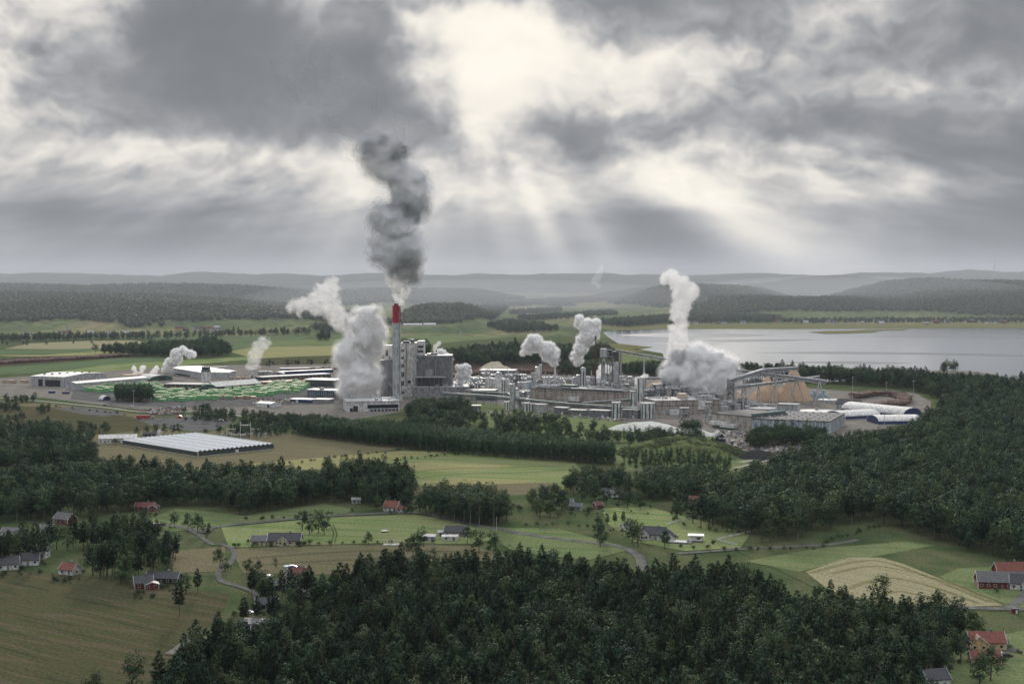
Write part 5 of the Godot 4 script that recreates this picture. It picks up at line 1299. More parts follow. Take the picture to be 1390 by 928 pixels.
func make_boiler_house() -> void:
	# five blocks of one building, standing shoulder to shoulder behind the chimney
	var base := Vector3(-121.9, 0, -1657.9)
	var o := thing("boiler_house", "white and grey boiler house block standing behind the tall chimney", "boiler house", base)
	var k := 0.87
	var blocks := [   # left, right (photograph's pixels from the base point), height, front offset, depth, material
		[-10.5, 11.0, 73.0, 0.0, 30.0, "white"], [11.3, 20.3, 75.0, -4.0, 26.0, "white"], [11.3, 58.0, 56.0, 1.0, 34.0, "mid"], [-34.0, -10.8, 69.0, -8.0, 24.0, "white"], [-39.0, -21.5, 50.0, 1.5, 9.0, "mid"], [11.5, 45.0, 27.0, 5.0, 4.0, "dark"],
	]
	for b in blocks:
		var w: float = (b[1] - b[0]) * k
		var x: float = (b[1] + b[0]) / 2.0 * k
		var h: float = b[2] * k
		part("wall", box(w, h, b[4]), M[b[5]], o, Vector3(x, h / 2, b[3] - b[4] / 2))
		part("roof", box(w + 0.8, 0.7, b[4] + 0.8), M.grey, o, Vector3(x, h + 0.35, b[3] - b[4] / 2))
		var n := int(w / 4.0)
		for i in range(1, n):
			part("cladding_seam", box(0.16, h - 0.4, 0.12), M.grey if b[5] == "white" else M.dark, o, Vector3(x - w / 2 + w * i / n, h / 2, b[3] + 0.05))
		for q in range(1, int(h / 11.0)):
			part("ledge", box(w, 0.18, 0.14), M.grey if b[5] == "white" else M.dark, o, Vector3(x, q * 11.0, b[3] + 0.06))
	for y in [[31.0, 7.0], [42.5, 4.5], [53.5, 3.5], [63.5, 3.5], [19.0, 6.0], [7.5, 6.0]]:     # window column beside the chimney
		var f := part("window", box(3.4 * k, y[1] * k, 0.3), M.window, o, Vector3(-8.4 * k, y[0] * k, 0.14))
		part("frame", box(0.25, y[1] * k, 0.12), M.white, f, Vector3(0, 0, 0.2))
	for y in [62.0, 68.5]:
		part("window", box(7.6 * k, 2.4 * k, 0.3), M.window, o, Vector3(15.8 * k, y * k, -3.86))
	for y in [[-31.0, 60.0, 4.0, 8.0], [-31.0, 47.0, 5.0, 4.5], [-27.0, 53.0, 2.0, 2.0]]:
		part("window", box(y[2] * k, y[3] * k, 0.3), M.window, o, Vector3(y[0] * k, y[1] * k, -7.86))
	part("window", box(3.6 * k, 4.0 * k, 0.3), M.window, o, Vector3(0.8 * k, 21.0 * k, 0.14))
	part("parapet", box(9.0 * k, 3.0, 8.0), M.dark, o, Vector3(-4.0 * k, 74.5 * k, -6.0))
	part("penthouse", box(5.0 * k, 5.0, 9.0), M.mid, o, Vector3(4.0 * k, 75.5 * k, -14.0))
	part("roof_fan", cyl(3.2, 1.8, 2.6, 14), M.black, o, Vector3(27.0 * k, 58.0 * k, -10.0))
	part("roof_unit", box(7, 2.4, 5), M.dark, o, Vector3(34.0 * k, 57.8 * k, -12.0))
	bar("duct", Vector3(-3.4 * k, 13.0 * k, 1.3), Vector3(-3.4 * k, 72.0 * k, 1.3), 2.0 * k, M.brown, o, true)
	bar("duct", Vector3(8.6 * k, 2.0 * k, 2.2), Vector3(8.6 * k, 70.0 * k, 2.2), 3.6 * k, M.pale, o, true)
	bar("duct", Vector3(8.6 * k, 52.0 * k, 3.8), Vector3(12.6 * k, 50.0 * k, 3.8), 2.2 * k, M.pale, o, true)
	bar("duct", Vector3(36.0 * k, 24.0 * k, 2.2), Vector3(36.0 * k, 50.0 * k, 2.2), 2.0 * k, M.grey, o, true)
	bar("duct", Vector3(33.0 * k, 49.5 * k, 2.2), Vector3(37.0 * k, 49.5 * k, 2.2), 1.6 * k, M.grey, o)
	part("annex", box(11.0 * k, 12.0 * k, 3.0), M.grey, o, Vector3(28.5 * k, 32.0 * k, 2.6))
	part("canopy", box(40.0 * k, 1.2, 7.0), M.pale, o, Vector3(30.0 * k, 28.0 * k, 7.0))
	for i in 7:
		part("column", box(0.5, 26.0 * k, 0.5), M.mid, o, Vector3((12.0 + i * 5.8) * k, 13.0 * k, 10.0))
	bar("conveyor_chute", Vector3(-27.0 * k, 20.0 * k, 4.0), Vector3(-18.0 * k, 9.0 * k, 4.0), 2.4, M.grey, o)
	part("flue_mast", cyl(0.5, 8.0, 0.3, 8), M.dark, o, Vector3(-8.0 * k, 76.0 * k, -4.0))

func make_pulp_halls() -> void:
	var o := hall("filter_hall", "low wide grey hall with steaming roof vents beside the boiler house", Vector3(-114.7, 0, -1642.6), Vector3(-51, 0, -1647.7), 12.54, 42.0, M.grey, M.pale, 9.0)
	roof_clutter(o, 64.02, 12.98, 42.0, 16, 5)
	o = hall("drying_hall", "low white hall with a dark window band under the largest steam cloud", Vector3(-173.4, 0, -1474), Vector3(-119.5, 0, -1486.4), 10.12, 34.0, M.white, M.pale, 8.0, [], [[0.16, 5.0, 6.0, M.black], [0.08, 3.0, 4.0, M.black]])
	part("window_band", box(32.70, 3.6, 0.3), M.window, o, Vector3(10.12, 5.2, 0.4))
	part("undercroft", box(31.14, 2.4, 0.25), M.dark, o, Vector3(10.90, 1.2, 0.36))
	for i in 9:
		part("pillar", box(0.8, 2.6, 0.5), M.white, o, Vector3(-3.89 + i * 3.9, 1.3, 0.5))
	roof_clutter(o, 54.50, 10.12, 34.0, 10, 6)
	hall("brown_shed", "small brown shed between the grey filter hall and navy shed", Vector3(-52.7, 0, -1617.6), Vector3(-41.6, 0, -1617.6), 11.04, 14.0, M.brown, M.grey, 6.0)
	hall("navy_shed", "dark navy shed under the white evaporator vessels", Vector3(-41.6, 0, -1617.6), Vector3(-20.3, 0, -1612.7), 11.04, 18.0, M.dark, M.grey, 6.0)
	o = hall("pulp_hall", "long grey hall in front of the bark field with white chips heaped behind", Vector3(-45, 0, -1949.5), Vector3(3.1, 0, -1942.4), 12.28, 30.0, M.mid, M.grey, 9.0)
	part("roof_mast", cyl(0.4, 9.0, 0.3, 8), M.steel, o, Vector3(-7.0, 16.0, -3.0))
	part("roof_mast", cyl(0.4, 8.0, 0.3, 8), M.steel, o, Vector3(14.0, 15.0, -3.0))
	part("blue_duct", box(40.92, 1.6, 2.0), M.sky_blue, o, Vector3(-8.0, 3.0, 1.4))
	# the long brown machine hall
	var w := (Vector3(20.8, 0, -1551.5)).distance_to(Vector3(119.3, 0, -1499))
	o = hall("machine_hall", "longest brown concrete machine hall, with a white pipe along its roof edge", Vector3(20.8, 0, -1551.5), Vector3(119.3, 0, -1499), 18.6, 46.0, M.brown, M.roof_grey, 9.0, [[16.6, Vector2(0.9, 0.9), 44], [7.5, Vector2(0.8, 0.8), 20]])
	part("annex", box(15.30, 10.5, 5.0), M.tan, o, Vector3(-w * 0.135, 5.25, 2.9))
	for y in [4.0, 8.0]:
		for i in 4:
			part("window", box(0.8, 0.8, 0.15), M.window, o, Vector3(-w * 0.135 - 6.0 + 4.0 * i, y, 5.45))
	part("canopy", box(12.89, 4.6, 4.0), M.white, o, Vector3(-1.61, 9.2, 2.4))
	part("awning", box(17.72, 0.5, 5.0), M.dark, o, Vector3(-0.81, 6.4, 2.8))
	bar("roof_pipe", Vector3(-w * 0.06, 20.4, -1.6), Vector3(w * 0.49, 20.4, -1.6), 1.9, M.pipe, o, true)
	bar("roof_pipe", Vector3(w * 0.0, 20.2, -4.6), Vector3(w * 0.46, 20.2, -4.6), 1.4, M.white, o, true)
	part("roof_house", box(16.44, 4.0, 12.0), M.green, o, Vector3(-w * 0.13, 21.4, -14.0))
	part("roof_house", box(24.22, 3.0, 14.0), M.pale, o, Vector3(-w * 0.37, 20.9, -16.0))
	roof_clutter(o, w * 0.95, 19.0, 44.0, 26, 8)
	var stack := thing("steam_stack", "slim white steam stack on the machine hall roof", "chimney", Vector3(49.1, 0, -1598.1))
	part("shaft", cyl(1.43, 42.80, 1.09, 16), M.white, stack, Vector3(0, 21.40, 0))
	part("foot", cyl(2.69, 20.98, 2.18, 16), M.pale, stack, Vector3(0, 10.49, 0))
	part("lip", cyl(1.34, 0.8, -1, 16), M.grey, stack, Vector3(0, 42.80, 0))
	# the second brown hall and its neighbours
	w = (Vector3(147, 0, -1442)).distance_to(Vector3(217.5, 0, -1457.9))
	o = hall("bleach_hall", "brown bleach hall with a row of small windows and a white end panel", Vector3(147, 0, -1442), Vector3(217.5, 0, -1457.9), 14.0, 40.0, M.brown, M.grey, 8.5, [[9.0, Vector2(0.9, 1.0), 40]])
	part("white_panel", box(8.76, 9.2, 1.0), M.white, o, Vector3(w * 0.205, 9.4, 0.7))
	part("annex", box(10.66, 5.0, 5.0), M.white, o, Vector3(-w * 0.22, 2.5, 2.9))
	part("annex", box(4.57, 3.4, 4.0), M.pale, o, Vector3(-w * 0.39, 1.7, 2.4))
	part("roof_house", box(8.38, 5.5, 8.0), M.timber, o, Vector3(w * 0.0, 17.4, -18.0))
	part("roof_house", box(15.23, 3.5, 10.0), M.pale, o, Vector3(w * 0.3, 16.6, -10.0))
	roof_clutter(o, w * 0.95, 14.4, 38.0, 24, 9)
	hall("screen_house", "dark grey windowless block left of the broad steam bank", Vector3(161, 0, -1588.6), Vector3(180.2, 0, -1588.6), 19.19, 22.0, M.mid, M.dark, 7.0, [[9.0, Vector2(0.8, 1.2), 5]])
	hall("knot_house", "smaller pale block tucked right of the dark grey block", Vector3(181.3, 0, -1598.1), Vector3(192.2, 0, -1598.1), 14.27, 16.0, M.pale, M.grey, 5.0, [[5.0, Vector2(1.2, 1.4), 4], [9.0, Vector2(1.2, 1.4), 4]])
	w = (Vector3(189.6, 0, -1326.7)).distance_to(Vector3(221.2, 0, -1291.2))
	o = hall("bale_store", "grey concrete bale store with a dark flat roof beside the lime heap", Vector3(189.6, 0, -1326.7), Vector3(221.2, 0, -1291.2), 12.37, 52.0, M.tan, M.roof_grey, 7.5, [[3.2, Vector2(1.4, 0.9), 9]])
	part("canopy", box(w * 0.42, 3.4, 5.0), M.white, o, Vector3(-w * 0.27, 4.4, 2.9))
	part("loading_dock", box(w * 0.34, 3.2, 6.0), M.white, o, Vector3(-w * 0.02, 2.6, 3.4))
	part("awning", box(w * 0.5, 0.4, 4.0), M.green, o, Vector3(-w * 0.1, 1.2, 7.0))
	part("parapet", box(1.4, 3.0, 50.0), M.teal, o, Vector3(w / 2 - 1.0, 12.37 + 1.6, -26.0))
	# the pale blue warehouse with skylights
	w = (Vector3(221, 0, -1288.1)).distance_to(Vector3(285.6, 0, -1260.6))
	var h := 11.06
	o = hall("warehouse", "wide pale blue warehouse with white wall ribs and a dark roof dotted with skylights", Vector3(221.5, 0, -1286.9), Vector3(285.6, 0, -1260.6), h, 84.0, M.sky_blue, M.roof_grey, 7.0)
	for i in 12:
		part("wall_rib", box(0.7, h - 0.2, 0.4), M.white, o, Vector3(-w / 2 + w * i / 11.0, h / 2, 0.5))
	for i in 12:
		part("wall_rib", box(0.4, h - 0.2, 0.7), M.white, o, Vector3(w / 2 + 0.5, h / 2, -84.0 * i / 11.0))
	for i in 9:
		for j in 9:
			var f := part("skylight", box(1.9, 0.6, 1.2), M.white, o, Vector3(-w / 2 + w * (i + 0.5 + 0.25 * (j % 2)) / 9.4, h + 1.2, -84.0 * (j + 0.5) / 9.0))
			part("pane", box(1.6, 0.1, 0.9), M.ice, f, Vector3(0, 0.33, 0))
	hall("pump_house", "small concrete block between the two round white clarifiers", Vector3(274.2, 0, -1446), Vector3(292.4, 0, -1438.1), 10.23, 14.0, M.pale, M.grey, 5.0, [], [[0.75, 3.0, 3.4, M.black]])
	hall("workshop", "small dark-roofed workshop with a pale gable near the log pile", Vector3(348.4, 0, -1507.5), Vector3(369, 0, -1494.8), 5.51, 15.0, M.pale, M.roof_grey, 0.0, [[2.6, Vector2(1.2, 1.2), 6]], [[0.8, 3.5, 3.5, M.black]], 5.0)
	for e in [["first", Vector3(-87, 0, -1745), 12.0, 6.0], ["second", Vector3(-54.3, 0, -1880.6), 20.0, 7.0], ["third", Vector3(5, 0, -1921.3), 14.0, 8.0]]:
		hall("pipe_house", "low blue-grey pipe house, the %s counted from the boiler house" % e[0], e[1] - Vector3(e[2], 0, 0), e[1] + Vector3(e[2], 0, 0), e[3], 12.0, M.sky_blue, M.pale, 6.0)
	for e in [["below the chimney end of the pipe bridge", Vector3(-41.8, 0, -1474), Vector3(-33.3, 0, -1474), 6.0], ["with a white door, under the middle of the pipe bridge", Vector3(43.4, 0, -1449.9), Vector3(55.3, 0, -1442), 6.5], ["under the pipe bridge, left of the small striped tank", Vector3(78.3, 0, -1418.9), Vector3(97.1, 0, -1411.4), 6.5], ["under the pipe bridge, right of the small striped tank", Vector3(111.2, 0, -1411.4), Vector3(126.1, 0, -1403.9), 8.0], ["beside the storage tank under the pipe bridge", Vector3(58, 0, -1434.2), Vector3(74.2, 0, -1426.5), 5.5]]:
		hall("service_shed", "low grey service shed " + e[0], e[1], e[2], e[3], 10.0, M.mid, M.grey, 5.0, [[2.4, Vector2(1.0, 1.0), 4]], [[0.7, 2.4, 2.6, M.white]])
	# pipe bridges in front of the halls
	pipe_bridge("long teal pipe bridge on trestles crossing in front of the whole mill", [Vector3(-76.1, 12.2, -1542.5), Vector3(-21.5, 11.2, -1516.1), Vector3(53.9, 7.7, -1465.9), Vector3(128.2, 7.1, -1411.4)], M.teal)
	pipe_bridge("upper teal pipe bridge branching off towards the white evaporators", [Vector3(-45.1, 13.1, -1560.6), Vector3(-4, 12.2, -1542.5), Vector3(4, 9.5, -1507.5)], M.teal, 2.2, 3.2, 14.0)
	pipe_bridge("short teal pipe bridge climbing to the striped tower", [Vector3(73.1, 8.5, -1465.9), Vector3(123.9, 12.4, -1465.9)], M.teal, 2.0, 3.0, 14.0)

func make_vessels() -> void:
	rng.seed = 9
	# evaporators and tanks left of the machine hall
	var list := [   # x, base row, radius px, height px, name, label, material, lid, stripes
		[662, 536, 3.2, 23, "evaporator", "tall white evaporator, leftmost of the row above the navy shed", "white", "cone", ""], [669, 536, 3.2, 22, "evaporator", "white evaporator with a grey cap, second in the row above the navy shed", "white", "flat", ""], [655, 537, 3, 12, "evaporator", "short white evaporator at the navy shed corner", "white", "flat", ""],
		[676.5, 535, 4.5, 27, "evaporator", "fat white evaporator with the highest domed lid of its row", "white", "dome", ""], [684, 537, 3, 22, "evaporator", "white evaporator with dark stripes behind the pipe bridge", "white", "cone", "stripe"], [690, 536, 2.6, 20, "evaporator", "narrow white evaporator at the end of its row", "white", "elbow", ""],
		[695.5, 556, 3.6, 35, "acid_tower", "tall pale square-shouldered tower rising through the pipe bridge", "pale", "cone", ""], [702, 556, 3, 27, "acid_tower", "rounder white tower beside the tall pale tower in the pipe bridge", "white", "dome", ""],
		[688, 557.5, 3, 12, "lye_tank", "small white lye tank with stripes under the pipe bridge", "white", "flat", "stripe"], [715, 559, 4.2, 12, "lye_tank", "white lye tank with broad teal stripes, left of the squat storage tank", "white", "flat", "stripe"], [722, 559, 3.2, 11, "lye_tank", "narrow striped lye tank touching the squat storage tank", "white", "flat", "stripe"],
		[735, 559.5, 8.6, 11, "storage_tank", "squat pale round storage tank under the pipe bridge", "pale", "flat", ""], [706, 539, 3.6, 20, "silo", "grey silo with a steaming head left of the machine hall", "steel", "cone", ""], [712, 538, 3.4, 19, "silo", "brighter silo beside the one with a steaming head", "white", "flat", ""], [718, 537, 3.8, 19, "silo", "teal-grey round tank right of the two silos", "ice", "flat", ""],
		[725, 530, 1.8, 24, "absorber", "slim absorber column left of the tall white pair", "steel", "flat", ""], [730, 531, 3, 33, "absorber", "broad white absorber column behind the machine hall", "white", "cone", ""], [734, 530, 1.6, 35, "absorber", "tallest narrow absorber column beside the broad one", "pale", "flat", ""],
		# digesters and bleach towers behind the machine hall
		[781, 541, 3, 29, "digester", "silver digester, leftmost beside the steam puff", "steel", "cone", ""], [786, 541, 3, 32, "digester", "silver digester with steam at its top", "pale", "cone", ""], [792, 541, 3.6, 40, "digester", "tallest white digester with dark stripes and a lantern cap", "white", "dome", "stripe"],
		[799.5, 542, 2.6, 24, "scrubber", "scrubber with a bent pipe head next to the striped digester", "pipe", "elbow", ""], [805, 541, 3.2, 28, "scrubber", "grey scrubber with a flat white lid", "grey", "flat", ""], [812.5, 542, 3.2, 22, "scrubber", "squat scrubber with the lowest bent pipe head", "pipe", "elbow", ""], [819, 542, 3.2, 23, "scrubber", "scrubber with a bent head at the foot of the tall water tower", "pipe", "elbow", ""],
		[826, 541, 2.2, 22, "scrubber", "slim grey scrubber right of the water tower foot", "pale", "cone", ""], [832, 541, 3, 21, "scrubber", "striped scrubber below the elevator block", "white", "cone", "stripe"], [838, 541, 2.2, 16, "scrubber", "short scrubber left of the conveyor support", "pale", "flat", ""], [850, 541, 2, 12, "scrubber", "small lone scrubber at the end of the roof row", "pipe", "flat", ""],
		# striped tanks in front
		[880, 568, 9.6, 21, "striped_tank", "largest round tank with vertical dark and white stripes", "white", "flat", "stripe"], [837, 567, 6.2, 21, "striped_tank", "smaller striped tank standing in the pipe bridge", "white", "flat", "stripe"],
		[1003, 560, 3.6, 11, "slurry_tank", "pale tank in the pipework behind the bale store", "pale", "flat", ""], [1015, 559, 3, 8, "slurry_tank", "lower pale tank in the pipework behind the bale store", "pale", "cone", ""], [984, 561, 6, 9, "slurry_tank", "broad low tank at the right end of the bleach hall", "steel", "flat", ""],
		[1086, 543, 2.2, 14, "chip_silo", "grey slatted chip silo at the foot of the big chip pile", "steel", "flat", ""], [1062, 541, 2, 12, "chip_silo", "grey slatted chip silo between the two chip piles", "steel", "flat", ""],
	]
	for v in list:
		pass_vessel(v)
	# the water tower: a wide tank on a narrower shaft
	var k := 0.86
	var o := thing("water_tower", "tall grey tower with a wide drum on top beside the red mast", "tower", Vector3(106.6, 0, -1637.5))
	part("shaft", cyl(3.0 * k, 55 * k, 2.7 * k, 20), M.pale, o, Vector3(0, 27.5 * k, 0))
	part("drum", cyl(4.7 * k, 10.5 * k, -1, 24), M.pale, o, Vector3(0, 62 * k, 0))
	part("drum_skirt", cyl(3.0 * k, 2.5 * k, 4.7 * k, 24), M.grey, o, Vector3(0, 55.6 * k, 0))
	part("lid", cyl(4.9 * k, 0.8, -1, 24), M.steel, o, Vector3(0, 67.6 * k, 0))
	part("door", box(1.6 * k, 5 * k, 0.4), M.dark, o, Vector3(0.4 * k, 48 * k, 2.7 * k))
	for y in [18.0, 34.0, 44.0]:
		part("band", cyl(3.3 * k, 0.5, -1, 20), M.grey, o, Vector3(0, y * k, 0))
	part("ladder", box(0.7, 60 * k, 0.4), M.dark, o, Vector3(-2.6 * k, 30 * k, 1.7 * k))
	frame_tower("frame_tower", "dark open steel frame tower between the water tower and elevator block", Vector3(114.6, 0, -1647.7), 6.5 * k, 7.0, 66 * k, 7, M.mid, 12, 12)
	o = frame_tower("frame_tower", "elevator block: white lower shaft under a dark steel frame head", Vector3(121.2, 0, -1642.6), 8.5 * k, 8.0, 64 * k, 6, M.mid, 14, 13)
	part("shaft_cladding", box(6.0 * k, 28 * k, 6.0), M.white, o, Vector3(0.6 * k, 35 * k, 0.8))
	part("shaft_cladding", box(5.0 * k, 18 * k, 5.0), M.grey, o, Vector3(0, 9 * k, 0))
	part("head_house", box(7.0 * k, 12 * k, 6.0), M.dark, o, Vector3(0, 57 * k, 0))
	o = thing("warning_mast", "slender dark red mast standing in the steam behind the digesters", "mast", Vector3(100, 0, -1678.9))
	part("pole", cyl(0.97, 68.75, 0.62, 10), M.maroon, o, Vector3(0, 34.37, 0))
	part("platform", cyl(1.76, 0.8, -1, 10), M.dark, o, Vector3(0, 68.75, 0))
	part("lamp_head", cyl(1.15, 2.64, 0.79, 10), M.dark, o, Vector3(0, 70.51, 0))
	# striped lift towers
	for e in [["striped_tower", "striped lift tower nearest the end of the machine hall", 858.5, 558, 7.0, 27], ["striped_tower", "taller white lift tower with one dark stripe beside the largest striped tank", 869, 559, 9.0, 45]]:
		k = 0.78
		o = thing(e[0], e[1], "tower", Vector3((e[2] - 695.0) * k, 0, Vector3(132.4, 0, -1482.3).z + (2.0 if e[3] == 558 else 0.0)))
		var w: float = e[4] * k
		var h: float = e[5] * k
		part("wall", box(w, h, w), M.white, o, Vector3(0, h / 2, 0))
		part("roof", box(w + 0.6, 0.7, w + 0.6), M.pale, o, Vector3(0, h + 0.35, 0))
		part("stripe", box(w * 0.2, h * 0.95, 0.2), M.stripe, o, Vector3(-w * 0.3, h * 0.49, w / 2 + 0.08))
		part("stripe", box(w * 0.12, h * 0.95, 0.2), M.stripe, o, Vector3(w * 0.36, h * 0.49, w / 2 + 0.08))
		part("stripe", box(0.2, h * 0.95, w * 0.3), M.stripe, o, Vector3(w / 2 + 0.08, h * 0.49, 0))
		part("base_block", box(w * 1.3, h * 0.28, w * 1.2), M.white, o, Vector3(w * 0.1, h * 0.14, w * 0.25))
	frame_tower("frame_tower", "grey pipework frame standing against the bleach hall front", Vector3(174.4, 0, -1418.9), 8.95, 6.0, 9.69, 3, M.grey, 9, 14)
	frame_tower("frame_tower", "narrow lattice tower of grey pipes at the white end panel", Vector3(189.9, 0, -1353.8), 5.69, 6.0, 21.34, 5, M.grey, 10, 15)
	frame_tower("frame_tower", "jumble of steel frames between the bale store and chip conveyors", Vector3(244.9, 0, -1499), 11.02, 8.0, 13.38, 3, M.grey, 12, 16)
	frame_tower("frame_tower", "dark steel frame at the foot of the chip conveyors beside the steam", Vector3(244.8, 0, -1569.8), 6.59, 8.0, 28.03, 5, M.dark, 10, 17)
	frame_tower("frame_tower", "dark pipework frame at the left end of the machine hall", Vector3(12.9, 0, -1533.6), 12.89, 8.0, 17.72, 3, M.mid, 14, 18)
	frame_tower("frame_tower", "low grey pipework frame right of the scrubber row", Vector3(129.9, 0, -1617.6), 10.19, 8.0, 18.69, 3, M.grey, 12, 19)
	frame_tower("frame_tower", "pipework frame behind the white evaporators", Vector3(-25.4, 0, -1792), 28.22, 8.0, 13.17, 2, M.pale, 14, 20)
	frame_tower("frame_tower", "pale pipework frame left of the silver digesters", Vector3(69.1, 0, -1756.5), 20.28, 8.0, 10.14, 2, M.grey, 10, 21)
	frame_tower("frame_tower", "pale pipework frame in the middle, behind the slim white stack", Vector3(47, 0, -1792), 16.93, 8.0, 8.46, 2, M.pale, 10, 22)

# the crowd of lesser buildings and pipework between the big halls
func fill_core() -> void:
	rng.seed = 404
	var ordinal := ["first", "second", "third", "fourth", "fifth", "sixth", "seventh", "eighth"]
	for e in [
		["behind the white evaporators", 642, 720, 523.0, 8.0, 16.0, 7], ["behind the machine hall roof", 728, 778, 536.0, 15.0, 24.0, 5], ["behind the digesters and scrubbers", 778, 862, 534.0, 13.0, 24.0, 8], ["between the striped towers and dark grey block", 848, 890, 549.0, 10.0, 20.0, 4],
		["behind the bleach hall", 892, 985, 550.0, 12.0, 23.0, 8], ["behind the bale store", 975, 1056, 557.0, 5.0, 10.0, 6], ["between boiler house and filter hall roof", 598, 656, 531.0, 6.0, 11.0, 5], ["along the back of the mill", 660, 860, 519.0, 4.0, 8.0, 8],
	]:
		var n: int = e[6]
		var d: float = 140.0 / tan(atan((e[3] - 464.0) / 1910.0) + deg_to_rad(2.578))
		var k := d / 1910.0
		for i in n:
			var step: float = (e[2] - e[1]) / float(n)
			var w := step * rng.randf_range(0.6, 0.98) * k
			var h := rng.randf_range(e[4], e[5]) * k
			var x: float = (e[1] + step * (i + 0.5) - 695.0) * k
			var z := -d - rng.randf_range(0.0, 7.0)
			var tint: String = ["white", "pale", "grey", "brown", "mid", "tan", "pale", "grey"][rng.randi() % 8]
			var word: String = {"white": "white", "pale": "pale grey", "grey": "grey", "brown": "brown", "mid": "dark grey", "tan": "beige"}[tint]
			var deep := rng.randf_range(9, 18)
			var o := hall("process_block", "%s process block %s, %s from left" % [word, e[0], ordinal[i]], Vector3(x - w / 2, 0, z), Vector3(x + w / 2, 0, z), h, deep, M[tint], [M.grey, M.pale, M.dark][i % 3], rng.randf_range(3.0, 6.0), [[h * 0.75, Vector2(0.9, 0.8), 4], [h * 0.4, Vector2(0.9, 0.8), 4]] if rng.randf() < 0.6 else [], [], 0.0, "", "process block")
			roof_clutter(o, w, h, deep, 6, 600 + i + int(e[1]))
			for q in 3:
				var y := h * rng.randf_range(0.2, 0.95)
				bar("wall_pipe", Vector3(-w / 2, y, 0.7), Vector3(w / 2, y + rng.randf_range(-0.5, 0.5), 0.7), rng.randf_range(0.35, 0.7), [M.pipe, M.steel, M.teal][q], o, true)
			var up := rng.randf_range(-0.4, 0.4) * w
			bar("riser", Vector3(up, 0, 0.9), Vector3(up, h + 2.0, 0.9), 0.7, M.pipe, o, true)
			for q in 2:
				part("landing", box(w * 0.5, 0.25, 1.6), M.dark, o, Vector3(w * 0.2, h * (0.35 + 0.35 * q), 0.9))
	rng.seed = 405
	for e in [["thin exhaust stack behind the evaporators, the shorter one", 686, 522, 16], ["thin exhaust stack behind the evaporators, the taller one", 664, 521, 20], ["thin stack with steam close to the red mast", 803, 536, 34], ["thin steel stack right of the elevator block", 853, 540, 26], ["short twin stack on the bleach hall, left of the pair", 935, 556, 22], ["short twin stack on the bleach hall, right of the pair", 940, 556, 21], ["steel stack in the jumble behind the bale store", 1010, 557, 26], ["white stack between filter hall and navy shed", 648, 534, 18], ["slim stack at the end of the machine hall roof", 846, 545, 25]]:
		var d: float = 140.0 / tan(atan((e[2] - 464.0) / 1910.0) + deg_to_rad(2.578))
		var k := d / 1910.0
		var o := thing("exhaust_stack", e[0], "stack", Vector3((e[1] - 695.0) * k, 0, -d))
		var r := rng.randf_range(0.55, 0.9)
		part("shaft", cyl(r, e[3] * k, r * 0.85, 12), [M.pipe, M.steel, M.white][rng.randi() % 3], o, Vector3(0, e[3] * k / 2, 0))
		part("lip", cyl(r + 0.12, 0.5, -1, 12), M.dark, o, Vector3(0, e[3] * k, 0))
		part("collar", cyl(r + 0.2, 0.4, -1, 12), M.grey, o, Vector3(0, e[3] * k * 0.7, 0))

func pass_vessel(v: Array) -> void:
	var d: float = 140.0 / tan(atan((v[1] - 464.0) / 1910.0) + deg_to_rad(2.578))
	var k := d / 1910.0
	vessel(v[4], v[5], v[4].replace("_", " "), Vector3((v[0] - 695.0) * k, 0, -d), v[2] * k, v[3] * k, M[v[6]], v[7], M[v[8]] if v[8] else null)

